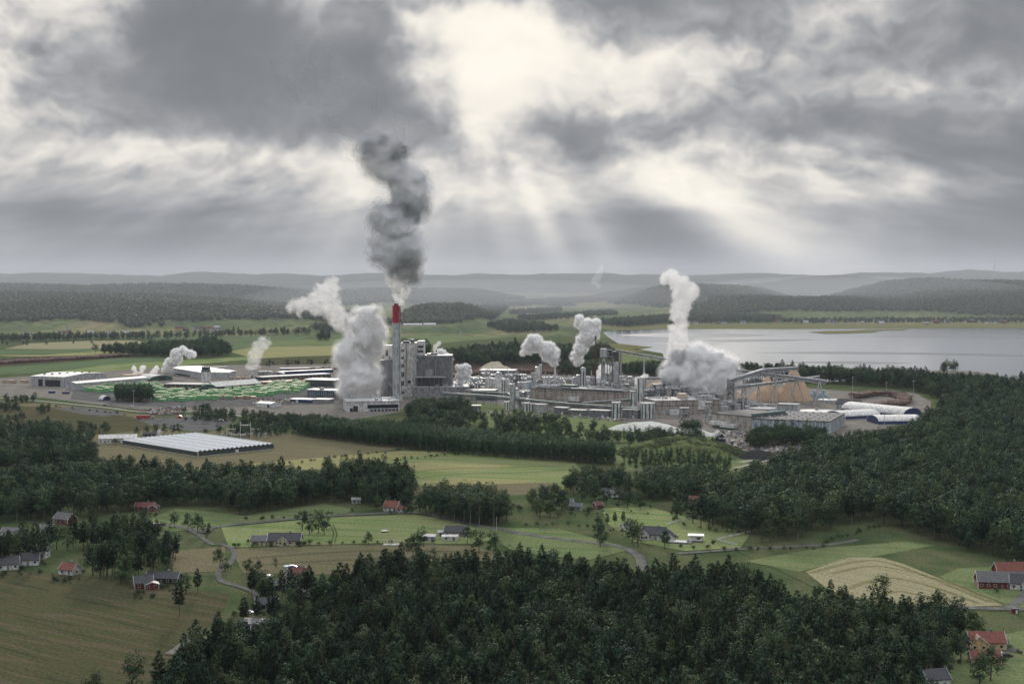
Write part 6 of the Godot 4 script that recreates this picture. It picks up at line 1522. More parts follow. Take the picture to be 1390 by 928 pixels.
func make_wood_yard() -> void:
	heap("chip_pile", "large pale brown wood chip pile under the conveyor ends", "chip pile", Vector3(324.4, 0, -1617.6), 21.23, 24.0, 33.97, M.chips, 1.25, 2.0, 3)
	heap("chip_pile", "lower wood chip pile left of the big one", "chip pile", Vector3(295.7, 0, -1627.5), 18.80, 20.0, 23.93, M.chips, 1.3, 1.0, 4)
	heap("chip_pile", "small orange chip heap beside the steel frame in the steam", "chip pile", Vector3(266.4, 0, -1647.7), 8.65, 8.0, 10.38, M.chips, 1.3, 0.0, 5)
	heap("chip_pile", "far white chip pile behind the long grey hall", "chip pile", Vector3(-25.4, 0, -2103.5), 30.90, 26.0, 14.35, M.pale_chips, 1.5, 3.0, 6)
	heap("chip_pile", "small orange chip heap behind the dark grey block", "chip pile", Vector3(190.1, 0, -1828.9), 13.44, 9.0, 7.68, M.chips, 1.3, 0.0, 7)
	heap("lime_heap", "big flat white lime heap in front of the largest striped tank", "lime heap", Vector3(123.7, 0, -1300.7), 34.18, 22.0, 6.49, M.lime, 3.0, 0.0, 8, -0.12)
	heap("lime_heap", "low white lime spread running on from the big lime heap", "lime heap", Vector3(163.3, 0, -1257.6), 23.80, 13.0, 5.29, M.lime, 2.2, 0.0, 9, -0.35)
	heap("lime_heap", "small sharp white cone beside the blue skips", "lime heap", Vector3(182.7, 0, -1245.8), 7.20, 7.0, 7.20, M.lime, 1.0, 0.0, 10)
	heap("slag_mound", "long dark gravel mound in the scrap yard", "mound", Vector3(192.4, 0, -1091.8), 19.53, 12.0, 6.0, M.slag, 1.8, 0.0, 11, -0.1)
	heap("grass_mound", "broad grassy mound between the poplar plantation and scrap yard", "mound", Vector3(135.4, 0, -1119.5), 54.17, 52.0, 13.0, M.mound, 1.9, 0.0, 12, -0.06)
	# coppice on the mound
	var mm := MultiMesh.new()
	mm.transform_format = MultiMesh.TRANSFORM_3D
	mm.use_colors = true
	mm.mesh = trees.bush.crowns[0]
	var top := Vector3(135.4, 0, -1119.5)
	var rx := 54.17
	mm.instance_count = 2600
	rng.seed = 31
	for i in mm.instance_count:
		var t := sqrt(rng.randf()) * 0.97
		var a := rng.randf() * TAU
		var p := top + Vector3(cos(a) * rx * t, 13.0 * (1.0 - pow(t, 1.9)) - 0.9, sin(a) * 52.0 * t).rotated(Vector3.UP, -0.06)
		var s := rng.randf_range(0.28, 0.62)
		mm.set_instance_transform(i, Transform3D(Basis(Vector3.UP, rng.randf() * TAU).scaled(Vector3(s * 1.2, s, s * 1.2)), p))
		mm.set_instance_color(i, Color(.065, .1, .045).lerp(Color(.13, .15, .07), rng.randf()))
	var g := MultiMeshInstance3D.new()
	g.name = "coppice_cover"
	g.multimesh = mm
	g.material_override = M.mass_leaf
	add_child(g)
	tag(g, "low coppice covering the broad grassy mound", "", "", "stuff")
	log_rows("dark brown horseshoe of stacked logs beside the storage tents", [Vector2(399.8, -1637.5), Vector2(437.7, -1684.2), Vector2(456.3, -1668.3), Vector2(453.5, -1617.6), Vector2(435.2, -1560.6), Vector2(408.4, -1524.8), Vector2(384, -1507.5)], 17.0, 7.5, 61)
	log_rows("row of stacked logs on the far bark yard behind the boiler house", [Vector2(-86.8, -1993.3), Vector2(-38.6, -2103.5), Vector2(27.4, -2087), Vector2(103.2, -2070.8), Vector2(164.6, -2023.6)], 26.0, 6.0, 62)
	log_rows("long log rows on the field edge beyond the sawmill", [Vector2(-856.4, -2283.8), Vector2(-794.6, -2386), Vector2(-742.7, -2463.2), Vector2(-690, -2545.5)], 30.0, 6.0, 63)
	log_rows("red-brown log rows at the far edge of the sawmill yard", [Vector2(-340.6, -2128.7), Vector2(-278, -2163.3), Vector2(-201, -2189.9)], 20.0, 5.0, 64)
	conveyor("conveyor bent upward over the chip piles, highest of the group", [Vector3(241.6, 26.3, -1560.6), Vector3(284.2, 36.4, -1588.6), Vector3(327.2, 37.6, -1607.8)], 4.4, 3.4, [[Vector3(307.7, 37, -1598.1), 16.0, 2.0], [Vector3(259.4, 30.6, -1569.8), 3.0, 2.0]], M.pipe)
	conveyor("straight conveyor sloping down across the chip piles to the tents", [Vector3(241.7, 37.6, -1588.6), Vector3(299.2, 30.9, -1588.6), Vector3(346.8, 26.5, -1551.5)], 4.0, 2.6, [[Vector3(295.3, 32.2, -1569.8), 1.0, 4.0], [Vector3(336.4, 28.7, -1533.6), 5.5, 0.5]], M.pipe)
	conveyor("lowest conveyor rising gently behind the straight one", [Vector3(246.5, 18.9, -1560.6), Vector3(302.5, 23.7, -1579.2), Vector3(346.3, 29.5, -1579.2)], 3.6, 2.6, [[Vector3(276, 21.5, -1569.8), 2.0, 2.0], [Vector3(320.7, 26.2, -1579.2), 9.0, 1.0]], M.pipe)
	conveyor("long thin conveyor running from the elevator block into the steam", [Vector3(121.8, 55.9, -1647.7), Vector3(177.7, 46.5, -1637.5), Vector3(245.8, 39.3, -1588.6)], 3.0, 2.2, [[Vector3(127.8, 55, -1647.7), 1.6, 1.0], [Vector3(154.1, 50.8, -1637.5), 1.6, 1.0]], M.pipe)
	conveyor("short level conveyor at the edge of the broad steam bank", [Vector3(145.9, 26.5, -1598.1), Vector3(184.5, 26.1, -1598.1)], 2.6, 2.0, [[Vector3(151.8, 26.5, -1598.1), 1.5, 1.0]], M.pipe)
	for e in [["clarifier", "round white clarifier basin between bale store and conveyors", 1036, 557.5, 20.0], ["clarifier", "largest round white clarifier basin behind the warehouse roof", 1110, 562, 27.0], ["clarifier", "small round white basin left of the dark-roofed workshop", 1126, 546, 14.0]]:
		var k := 0.78
		var d: float = 140.0 / tan(atan((e[3] - 464.0) / 1910.0) + deg_to_rad(2.578))
		k = d / 1910.0
		var o := thing(e[0], e[1], "basin", Vector3((e[2] - 695.0) * k, 0, -d))
		part("wall", cyl(e[4] * k, 3.4, -1, 40), M.pale, o, Vector3(0, 1.7, 0))
		part("cover", cyl(e[4] * k - 0.6, 0.9, e[4] * k * 0.12, 40), M.roof_white, o, Vector3(0, 3.8, 0))
		part("hub", cyl(1.4, 2.6, -1, 12), M.grey, o, Vector3(0, 5.0, 0))
		part("walkway", box(e[4] * k, 0.3, 1.2), M.steel, o, Vector3(e[4] * k / 2, 4.9, 0))
	var tents := "white-roofed storage tents"
	barrel("storage_tent", "largest white storage tent, its blue gable facing the wood", Vector3(391.1, 0, -1400.2), Vector3(414.1, 0, -1415.1), 84.0, 4.0, 6.6, M.roof_white, M.navy)
	barrel("storage_tent", "storage tent with its blue gable against the warehouse end", Vector3(317.6, 0, -1418.9), Vector3(329.3, 0, -1392.9), 46.0, 3.0, 4.6, M.roof_white, M.navy)
	barrel("storage_tent", "nearest and smallest storage tent, between the other two", Vector3(349.1, 0, -1378.4), Vector3(352.5, 0, -1346.9), 44.0, 3.0, 4.6, M.roof_white, M.navy)
	for i in 7:
		var o := thing("stacked_crate", "tall pale blue rack of crates, number %s along the row behind the conveyor legs" % ["one", "two", "three", "four", "five", "six", "seven"][i], "crates", Vector3(342.3, 0, -1617.6) + Vector3(i * 3.6, 0, i * -1.0))
		part("rack", box(2.9, 6.0 + 2.6 * (i % 3), 3.0), M.ice, o, Vector3(0, 3.0 + 1.3 * (i % 3), 0))
		for q in 4:
			part("shelf", box(3.1, 0.2, 3.2), M.sky_blue, o, Vector3(0, 1.2 + 1.4 * q, 0))

func make_sawmill() -> void:
	var o := hall("sawmill_hall", "long white-roofed sawmill hall with two dark openings in its end", Vector3(-629.9, 0, -1835.2), Vector3(-579.6, 0, -1816.4), 12.48, 88.0, M.pale, M.roof_white, 9.0, [], [[0.3, 7.0, 9.0, M.black], [0.66, 24.0, 8.5, M.black]], 2.5)
	for i in 7:
		part("roof_vent", box(2.4, 1.4, 2.4), M.dark, o, Vector3(-14.0 + 5.0 * i, 12.48 + 2.6, -12.0 - 9.0 * i))
	o = hall("sawmill_hall", "lower white-roofed sawmill hall running along the green timber stacks", Vector3(-547.6, 0, -1762.3), Vector3(-485.1, 0, -1867.4), 8.2, 18.0, M.pale, M.roof_white, 9.0, [], [[0.14, 4.0, 3.2, M.black], [0.3, 4.0, 3.2, M.black], [0.44, 4.0, 3.2, M.black], [0.6, 4.0, 3.2, M.black], [0.8, 4.0, 3.2, M.black]], 2.0)
	part("gable_porch", box(14.0, 8.0, 10.0), M.white, o, Vector3(-49.57, 4.0, -6.0))
	part("door", box(0.3, 6.0, 5.0), M.black, o, Vector3(-49.57 - 7.1, 3.0, -6.0))
	o = hall("sorting_hall", "white sorting hall with a green skirting band, behind the control tower", Vector3(-515.7, 0, -2087), Vector3(-435.4, 0, -1963.9), 8.37, 52.0, M.pale, M.roof_white, 9.0, [[5.4, Vector2(5, 0.8), 4]])
	part("green_band", box(60.66, 2.4, 0.3), M.green, o, Vector3(0, 1.3, 0.35))
	hall("sorting_hall", "white sorting hall right of the control tower", Vector3(-424, 0, -1971.1), Vector3(-397.2, 0, -1971.1), 7.79, 26.0, M.pale, M.roof_white, 8.0)
	hall("sorting_hall", "upper white sorting hall behind the control tower", Vector3(-453.5, 0, -2103.5), Vector3(-429.3, 0, -2103.5), 6.62, 30.0, M.white, M.roof_grey, 8.0)
	barrel("kiln_shed", "curved-roofed kiln shed with drifting steam", Vector3(-494.3, 0, -1914.4), Vector3(-469.9, 0, -1942.4), 30.0, 3.0, 4.5, M.pale, M.green)
	o = hall("kiln_shed", "long low kiln shed with a red ridge and two steam wisps", Vector3(-538.9, 0, -1963.9), Vector3(-511.6, 0, -1985.8), 4.15, 22.0, M.white, M.wood_red, 8.0)
	o = thing("control_tower", "white square sawmill tower with a dark cap", "tower", Vector3(-416.1, 0, -1907.6))
	var k := 1.00
	part("wall", box(11 * k, 14 * k, 10.0), M.white, o, Vector3(0, 7 * k, 0))
	part("green_band", box(11.3 * k, 2.2 * k, 10.3), M.teal, o, Vector3(0, 15 * k, 0))
	part("cap", box(9.5 * k, 4 * k, 9.0), M.dark, o, Vector3(0, 18 * k, 0))
	part("roof", box(10.2 * k, 0.6, 9.6), M.grey, o, Vector3(0, 20 * k + 0.3, 0))
	part("window", box(7 * k, 1.4 * k, 0.3), M.window, o, Vector3(0, 18.4 * k, 4.6))
	o = hall("timber_shed", "long dark open timber shed left of the green barrel-roofed hall", Vector3(-437.5, 0, -1762.3), Vector3(-389.6, 0, -1750.7), 7.38, 26.0, M.dark, M.mid, 0.0)
	for i in 8:
		part("post", box(0.7, 7.38, 0.5), M.grey, o, Vector3(-20.28 + i * 5.72, 3.69, 0.35))
		if i % 2: part("timber_bay", box(3.4, 4.4, 1.0), M.timber, o, Vector3(-17.52 + i * 5.72, 2.2, 0.5))
	var axis0 := Vector3(-377.9, 0, -1747.2)
	o = hall("barrel_hall", "dark green timber hall with a long pale roof beside the stacks", Vector3(-369.4, 0, -1750.7), Vector3(-324, 0, -1810.3), 5.0, 22.0, M.green, M.roof_white, 0.0, [], [], 5.2)
	barrel("barrel_hall", "rounded dark green gable at the head of the long green hall", Vector3(-386.6, 0, -1739.2), Vector3(-367.3, 0, -1745), 24.0, 2.6, 6.6, M.green, M.green)
	hall("kiln_house", "narrow white kiln tower left of the grey kiln block", Vector3(-370.6, 0, -1978.5), Vector3(-363.3, 0, -1978.5), 10.90, 8.0, M.white, M.grey, 0.0, [], [[0.5, 2.0, 3.0, M.dark]])
	hall("kiln_house", "grey kiln block with slatted front", Vector3(-358.1, 0, -1978.5), Vector3(-346.7, 0, -1978.5), 8.30, 14.0, M.grey, M.dark, 4.0)
	hall("kiln_house", "bright white kiln cube between two grey kilns", Vector3(-349, 0, -2000.8), Vector3(-343.3, 0, -2000.8), 6.85, 8.0, M.white, M.pale, 0.0, [[5.0, Vector2(1.0, 1.0), 3]])
	barrel("kiln_house", "round-backed grey kiln at the start of the long blue roofs", Vector3(-340.9, 0, -1993.3), Vector3(-324.2, 0, -1993.3), 16.0, 3.0, 4.5, M.mid, M.grey)
	hall("conveyor_shed", "long blue-edged sorting line roof, nearer of two", Vector3(-333.8, 0, -2039.1), Vector3(-267.1, 0, -2095.2), 4.35, 10.0, M.navy, M.roof_white, 0.0)
	hall("conveyor_shed", "long blue-grey sorting line roof, farther of two", Vector3(-350.6, 0, -2128.7), Vector3(-274.6, 0, -2154.5), 3.36, 12.0, M.sky_blue, M.pale, 0.0)
	o = hall("lumber_shed", "long dark brown open lumber shed below the sorting lines", Vector3(-338.1, 0, -1900.8), Vector3(-254.4, 0, -1971.1), 6.09, 20.0, M.dark, M.grey, 0.0)
	for i in 14:
		part("post", box(0.6, 6.09, 0.5), M.grey, o, Vector3(-46.71 + i * 7.11, 3.05, 0.35))
		part("timber_bay", box(4.2, 3.2, 0.8), M.wood_red if i % 3 else M.timber, o, Vector3(-43.67 + i * 6.91, 1.6, 0.45))
	hall("timber_roof", "low pale timber-coloured roof over stacked boards", Vector3(-328, 0, -1854.4), Vector3(-285.2, 0, -1887.3), 2.94, 14.0, M.wood_red, M.timber, 0.0)
	hall("planing_hall", "dark-walled planing hall with a white roof left of the largest steam", Vector3(-269.7, 0, -1828.9), Vector3(-230.7, 0, -1816.4), 8.16, 26.0, M.dark, M.roof_white, 7.0)
	o = hall("office_block", "two-storey office block with pale pillars facing the timber yard", Vector3(-242.7, 0, -1663.1), Vector3(-208.9, 0, -1647.7), 8.27, 16.0, M.mid, M.roof_white, 0.0, [[2.3, Vector2(1.7, 2.2), 13], [5.8, Vector2(1.7, 2.2), 13]])
	for i in 14:
		part("pillar", box(0.5, 7.83, 0.5), M.ice, o, Vector3(-16.02 + i * 2.46, 3.92, 0.5))
	part("roof_unit", box(5, 2, 4), M.grey, o, Vector3(-2, 8.27 + 1.8, -6))
	hall("office_wing", "plain brown wing joined to the office block", Vector3(-208.5, 0, -1647.7), Vector3(-196.9, 0, -1637.5), 6.92, 14.0, M.brown, M.roof_white, 0.0, [[2.3, Vector2(1.4, 1.6), 4]])
	hall("garage", "white-roofed garage with a blue end wall by the bushes", Vector3(-280.3, 0, -1533.6), Vector3(-261.9, 0, -1520.4), 4.00, 16.0, M.white, M.roof_white, 5.0, [], [[0.85, 3.0, 3.4, M.navy]], 1.6)
	hall("garage", "long blue garage with a white roof in front of the office block", Vector3(-251.1, 0, -1588.6), Vector3(-224.7, 0, -1579.2), 3.34, 12.0, M.navy, M.roof_white, 6.0, [], [[0.3, 3.0, 3.0, M.white]])
	hall("garage", "flat grey-roofed garage right of the long blue one", Vector3(-224.7, 0, -1579.2), Vector3(-205.9, 0, -1574.5), 3.73, 16.0, M.grey, M.pale, 6.0)
	# stacks of planks wrapped in green
	rng.seed = 70
	var kinds := []
	for i in 6:
		kinds.append(pack_mesh(6.6 + 0.6 * (i % 3), 3.0 + 1.2 * (i % 3), 4.6, 2 + i % 3, 3 + i % 2))
	var yard := PackedVector2Array([Vector2(-536.8, -1739.2), Vector2(-521.3, -1822.7), Vector2(-459.7, -1848), Vector2(-431.4, -1745), Vector2(-383.7, -1727.9), Vector2(-364.9, -1733.6), Vector2(-317, -1792), Vector2(-313.5, -1860.9), Vector2(-272.4, -1887.3), Vector2(-259.2, -1822.7), Vector2(-257.5, -1733.6), Vector2(-278.5, -1711.3), Vector2(-298.5, -1647.7), Vector2(-318.3, -1607.8), Vector2(-367.8, -1617.6), Vector2(-377.3, -1579.2), Vector2(-404.2, -1583.9), Vector2(-444.1, -1733.6), Vector2(-492.8, -1722.4)])
	var spots := []
	var z := -1420.0
	while z > -1960.0:
		var x := -960.0
		while x < -180.0:
			if Geometry2D.is_point_in_polygon(Vector2(x + rng.randf(), z), yard) and rng.randf() < 0.86 and wobble.get_noise_2d(x * 5.0, z * 3.0) > -0.5:
				spots.append(Vector2(x + rng.randf_range(-0.6, 0.6), z + rng.randf_range(-1.0, 1.0)))
			x += 7.8
		z -= 11.0
	for i in range(spots.size() - 1, 0, -1):
		var j := rng.randi() % (i + 1)
		var p = spots[i]
		spots[i] = spots[j]
		spots[j] = p
	for p in spots.slice(0, 300):
		o = thing("plank_stack", "stack of planks wrapped in bright green foil in the timber yard", "plank stack", Vector3(p.x, 0.1, p.y), rng.randf_range(-0.06, 0.06) - 0.12, "green-wrapped plank stacks of the timber yard")
		var m := MeshInstance3D.new()
		m.name = "wrapped_bundles"
		m.mesh = kinds[rng.randi() % 6]
		m.set_surface_override_material(0, M.wrap if rng.randf() < 0.75 else M.wrap_dark)
		m.set_surface_override_material(1, M.timber)
		o.add_child(m)
		m.set_meta("kind", "stuff")
	for e in [[Vector3(-339.6, 0, -1637.5), 6], [Vector3(-439.8, 0, -1841.6), 5], [Vector3(-323.1, 0, -1632.5), 4], [Vector3(-682.8, 0, -1894), 5], [Vector3(-388.7, 0, -1949.5), 4]]:
		for i in e[1]:
			o = thing("board_stack", "stack of bare orange-brown boards in the sawmill yard", "board stack", e[0] + Vector3(i * 7.5, 0, rng.randfn() * 3.0), 0.1, "bare board stacks of the sawmill yard")
			for q in 3:
				part("boards", box(6.0, 1.0, 4.0), M.timber if (i + q) % 2 else M.wood_red, o, Vector3(rng.randf_range(-0.3, 0.3), 0.6 + 1.15 * q, 0))

func car(label: String, at: Vector3, turn: float, paint: Material, van := false) -> void:
	var o := thing("parked_van" if van else "parked_car", label, "van" if van else "car", at, turn)
	var l := 5.2 if van else 4.4
	var side := PackedVector2Array([Vector2(-l / 2, 0.35), Vector2(l / 2, 0.35), Vector2(l / 2, 0.85), Vector2(l * 0.3, 1.0), Vector2(l * 0.2, 1.9 if van else 1.45), Vector2(-l * 0.46 if van else -l * 0.3, 1.95 if van else 1.48), Vector2(-l * 0.5, 1.0)])
	part("body", prism(side, -0.88, 0.88), paint, o)
	var glass := PackedVector2Array([Vector2(-l * (0.3 if van else 0.34), 1.02), Vector2(l * 0.27, 1.02), Vector2(l * 0.19, 1.75 if van else 1.36), Vector2(-l * 0.27, 1.78 if van else 1.38)])
	part("side_windows", prism(glass, -0.9, 0.9), M.window, o)
	for x in [-0.31, 0.31]:
		for s in [-1.0, 1.0]:
			part("wheel", cyl(0.34, 0.24, -1, 12), M.black, o, Vector3(l * x, 0.34, 0.8 * s), Vector3(PI / 2, 0, 0))

func make_yard_things() -> void:
	rng.seed = 90
	var paint := {"white": flat(.7, .7, .7, .3), "grey": flat(.25, .26, .28, .3), "black": flat(.03, .03, .035, .25), "blue": flat(.06, .16, .34, .3), "red": flat(.3, .03, .03, .3)}
	M.paint = paint
	car("white van at the near edge of the car park", Vector3(-326.4, 0, -1415.1), 0.3, paint.white, true)
	car("grey car right of the white van in the car park", Vector3(-322.2, 0, -1411.4), 0.3, paint.grey)
	car("white car beside the grey one in the car park", Vector3(-318.8, 0, -1411.4), 0.3, paint.white)
	car("dark car parked alone by the bank of bushes", Vector3(-303.6, 0, -1389.2), 0.2, paint.black)
	car("pale van at the far corner of the car park", Vector3(-286.1, 0, -1378.4), -0.4, paint.white, true)
	car("white car on the service road by the timber yard", Vector3(-416.4, 0, -1533.6), 0.1, paint.white)
	car("dark car driving on the pale service road", Vector3(-448, 0, -1542.5), 0.1, paint.black)
	var o := thing("lorry", "dark red articulated lorry parked in the car park", "lorry", Vector3(-363.9, 0, -1396.5), 0.1)
	part("trailer", box(13.5, 2.8, 2.5), M.red, o, Vector3(-3.5, 2.5, 0))
	part("trailer_roof", box(13.3, 0.2, 2.4), M.maroon, o, Vector3(-3.5, 4.0, 0))
	part("cab", box(2.6, 2.9, 2.5), paint.grey, o, Vector3(5.6, 2.0, 0))
	part("windscreen", box(0.2, 1.0, 2.1), M.window, o, Vector3(6.95, 2.5, 0))
	for x in [-9.0, -7.6, -6.2, 3.6, 6.0]:
		for s in [-1.0, 1.0]:
			part("wheel", cyl(0.5, 0.4, -1, 12), M.black, o, Vector3(x, 0.5, 1.05 * s), Vector3(PI / 2, 0, 0))
	o = thing("tent", "small orange-red tent at the edge of the car park", "tent", Vector3(-334.8, 0, -1411.4), 0.2)
	part("canopy", prism(PackedVector2Array([Vector2(-3, 0), Vector2(3, 0), Vector2(2.2, 1.8), Vector2(0, 2.8), Vector2(-2.2, 1.8)]), -2.5, 2.5), M.orange, o)
	part("doorway", box(1.2, 1.7, 0.2), M.black, o, Vector3(0, 0.85, 2.5))
	barrel("storage_tent", "little white round-roofed tent alone on the asphalt yard", Vector3(-470, 0, -1609.8), Vector3(-462.9, 0, -1617.6), 9.0, 1.0, 4.4, M.roof_white, M.navy)
	for e in [["container", "blue shipping container, farther of two on the sawmill yard", Vector3(-563.3, 0, -1716.8), 8.0, "blue"], ["container", "blue shipping container, nearer of two on the sawmill yard", Vector3(-542.7, 0, -1705.8), 8.5, "blue"], ["container", "dark green container beside the timber stacks", Vector3(-297.9, 0, -1673.6), 7.5, "green"], ["skip", "dark blue skip by the sharp lime cone", Vector3(176.5, 0, -1203.4), 5.0, "blue"], ["skip", "second dark blue skip, right of the first by the lime cone", Vector3(180.4, 0, -1201.7), 6.0, "blue"], ["container", "pale container in the scrap yard beside the trees", Vector3(251.9, 0, -1200.6), 6.5, "white"]]:
		o = thing(e[0], e[1], e[0], e[2], -0.06)
		var m: Material = M.green if e[4] == "green" else M.white if e[4] == "white" else M.navy
		part("body", box(e[3], 2.6, 2.6), m, o, Vector3(0, 1.5, 0))
		part("lid", box(e[3] + 0.1, 0.2, 2.7), M.pale if e[0] == "container" else M.dark, o, Vector3(0, 2.9, 0))
		for i in 7:
			part("rib", box(0.2, 2.4, 0.12), m, o, Vector3(-e[3] / 2 + e[3] * (i + 0.5) / 7.0, 1.5, 1.34))
		for x in [-0.35, 0.35]:
			part("skid", box(0.5, 0.25, 2.4), M.black, o, Vector3(e[3] * x, 0.12, 0))
	o = thing("excavator", "red excavator with a bent arm in the scrap yard", "excavator", Vector3(204.4, 0, -1163.7), 0.5)
	for s in [-1.0, 1.0]:
		part("track", box(4.4, 0.9, 0.7), M.black, o, Vector3(0, 0.45, s * 1.2))
	part("body", box(3.4, 1.6, 2.6), M.red, o, Vector3(-0.4, 1.9, 0))
	part("cab", box(1.5, 1.7, 1.2), M.window, o, Vector3(0.9, 2.6, 0.6))
	bar("boom", Vector3(1.2, 2.0, 0), Vector3(4.6, 7.6, 0), 0.8, M.red, o)
	bar("arm", Vector3(4.6, 7.6, 0), Vector3(7.4, 3.0, 0), 0.6, M.red, o)
	part("bucket", box(1.0, 1.1, 1.2), M.dark, o, Vector3(7.5, 2.4, 0))
	o = thing("excavator", "yellow excavator on the near road by the straw field", "excavator", Vector3(167.5, 0, -591.1), 1.2)
	for s in [-1.0, 1.0]:
		part("track", box(3.6, 0.8, 0.6), M.black, o, Vector3(0, 0.4, s * 1.0))
	part("body", box(2.8, 1.3, 2.2), M.yellow, o, Vector3(-0.3, 1.6, 0))
	part("cab", box(1.3, 1.7, 1.1), M.window, o, Vector3(0.6, 2.3, 0.5))
	bar("boom", Vector3(1.0, 1.8, 0), Vector3(2.6, 4.0, 0), 0.5, M.yellow, o)
	bar("arm", Vector3(2.6, 4.0, 0), Vector3(4.2, 1.6, 0), 0.4, M.yellow, o)
	# scrap and rubble
	var bits := MultiMesh.new()
	bits.transform_format = MultiMesh.TRANSFORM_3D
	bits.use_colors = true
	bits.mesh = box(1, 1, 1)
	var polys := [PackedVector2Array([Vector2(186.4, -1222.8), Vector2(198.8, -1200.6), Vector2(224.3, -1168.9), Vector2(262, -1200.6), Vector2(267.4, -1168.9), Vector2(232.6, -1119.5), Vector2(204.9, -1129), Vector2(185.8, -1158.7)]), PackedVector2Array([Vector2(184.8, -1288.1), Vector2(213.5, -1269.6), Vector2(210.9, -1234.2), Vector2(188.2, -1234.2)]), PackedVector2Array([Vector2(-239.8, -1426.5), Vector2(-217.1, -1449.9), Vector2(-203.2, -1333.4), Vector2(-224.2, -1333.4)]), PackedVector2Array([Vector2(-296.6, -1637.5), Vector2(-257.9, -1637.5), Vector2(-244.6, -1579.2), Vector2(-290.9, -1560.6)]), PackedVector2Array([Vector2(-396.9, -1490.6), Vector2(-362.4, -1533.6), Vector2(-341.2, -1449.9), Vector2(-367.4, -1442)]), PackedVector2Array([Vector2(34.8, -1474), Vector2(99.6, -1403.9), Vector2(120.4, -1389.2), Vector2(97, -1367.8), Vector2(48.5, -1418.9)]), PackedVector2Array([Vector2(-42.8, -1482.3), Vector2(3.9, -1465.9), Vector2(34.5, -1457.9), Vector2(33.5, -1418.9), Vector2(-11.2, -1418.9)])]
	var list := []
	for q in polys.size():
		var poly: PackedVector2Array = polys[q]
		var lo := poly[0]
		var hi := poly[0]
		for p in poly:
			lo = lo.min(p)
			hi = hi.max(p)
		for i in [1400, 260, 420, 260, 320, 260, 160][q]:
			var p := Vector2(rng.randf_range(lo.x, hi.x), rng.randf_range(lo.y, hi.y))
			if Geometry2D.is_point_in_polygon(p, poly):
				var s := Vector3(rng.randf_range(0.6, 3.0), rng.randf_range(0.4, 1.6), rng.randf_range(0.6, 2.4))
				list.append([Transform3D(Basis.from_euler(Vector3(rng.randfn() * 0.25, rng.randf() * TAU, rng.randfn() * 0.25)) * Basis.from_scale(s), Vector3(p.x, s.y * 0.4, p.y)), [Color(.5, .5, .49), Color(.25, .24, .235), Color(.12, .1, .09), Color(.2, .15, .12), Color(.3, .3, .31), Color(.16, .15, .14), Color(.34, .33, .31), Color(.2, .07, .05), Color(.08, .11, .17)][rng.randi() % 9]])
	bits.instance_count = list.size()
	for i in list.size():
		bits.set_instance_transform(i, list[i][0])
		bits.set_instance_color(i, list[i][1])
	var g := MultiMeshInstance3D.new()
	g.name = "scrap_litter"
	g.multimesh = bits
	g.material_override = M.log
	add_child(g)
	tag(g, "scattered scrap, pallets and rubble on the mill yards", "", "", "stuff")
	# the substation, masts and pylons
	for e in [["tallest portal frame of the electrical substation", 331.5, 595.0, 14.0, 23.0], ["low portal frame left of the tall one in the substation", 312.0, 592.0, 12.0, 12.0], ["low portal frame right of the tall one in the substation", 346.0, 592.0, 12.0, 12.0], ["lowest portal frame at the front of the substation", 322.0, 597.0, 20.0, 9.0]]:
		var d: float = 140.0 / tan(atan((e[2] - 464.0) / 1910.0) + deg_to_rad(2.578))
		var k := d / 1910.0
		o = thing("substation_frame", e[0], "gantry", Vector3((e[1] - 695.0) * k, 0, -d))
		for s in [-1.0, 1.0]:
			part("post", box(0.5, e[4] * k, 0.5), M.pipe, o, Vector3(s * e[3] * k / 2, e[4] * k / 2, 0))
		part("beam", box(e[3] * k, 0.6, 0.6), M.pipe, o, Vector3(0, e[4] * k * 0.8, 0))
		for i in 5:
			part("insulator", cyl(0.2, 1.6, 0.2, 8), M.brown, o, Vector3((i - 2.0) / 5.0 * e[3] * k, e[4] * k * 0.8 - 1.1, 0))
	for i in 14:
		o = thing("switchgear_post", "short grey switchgear post in the electrical substation", "switchgear", Vector3(-253.7, 0, -1234.2) + Vector3((i % 7) * 6.2, 0, (i / 7) * 6.0), 0.0, "switchgear posts of the substation")
		part("post", box(0.4, 4.0, 0.4), M.pipe, o, Vector3(0, 2.0, 0))
		part("cross_arm", box(2.4, 0.3, 0.3), M.pipe, o, Vector3(0, 4.0, 0))
		part("insulator", cyl(0.25, 1.4, 0.2, 8), M.grey, o, Vector3(0.9, 4.8, 0))
	for e in [["floodlight mast by the log pile", 1159.0, 546.0, 34.0], ["floodlight mast beyond the log pile's far end", 1242.0, 541.0, 24.0], ["floodlight mast by the estuary ridge behind the log pile", 1205.0, 536.0, 17.0], ["tall lamp mast behind the bale store", 1000.5, 563.0, 62.0], ["lamp mast between the poplar strip and dark hedge block", 179.5, 550.0, 20.0], ["lamp mast in the car park", 270.0, 569.0, 16.0], ["pale flag mast on the gravel behind the hedge", 1203.0, 600.0, 40.0]]:
		var d: float = 140.0 / tan(atan((e[2] - 464.0) / 1910.0) + deg_to_rad(2.578))
		var k := d / 1910.0
		o = thing("light_mast", e[0], "mast", Vector3((e[1] - 695.0) * k, 0, -d))
		part("pole", cyl(0.35, e[3] * k, 0.18, 8), M.steel, o, Vector3(0, e[3] * k / 2, 0))
		part("lamp_head", box(2.6, 0.8, 0.6), M.grey, o, Vector3(0, e[3] * k, 0))
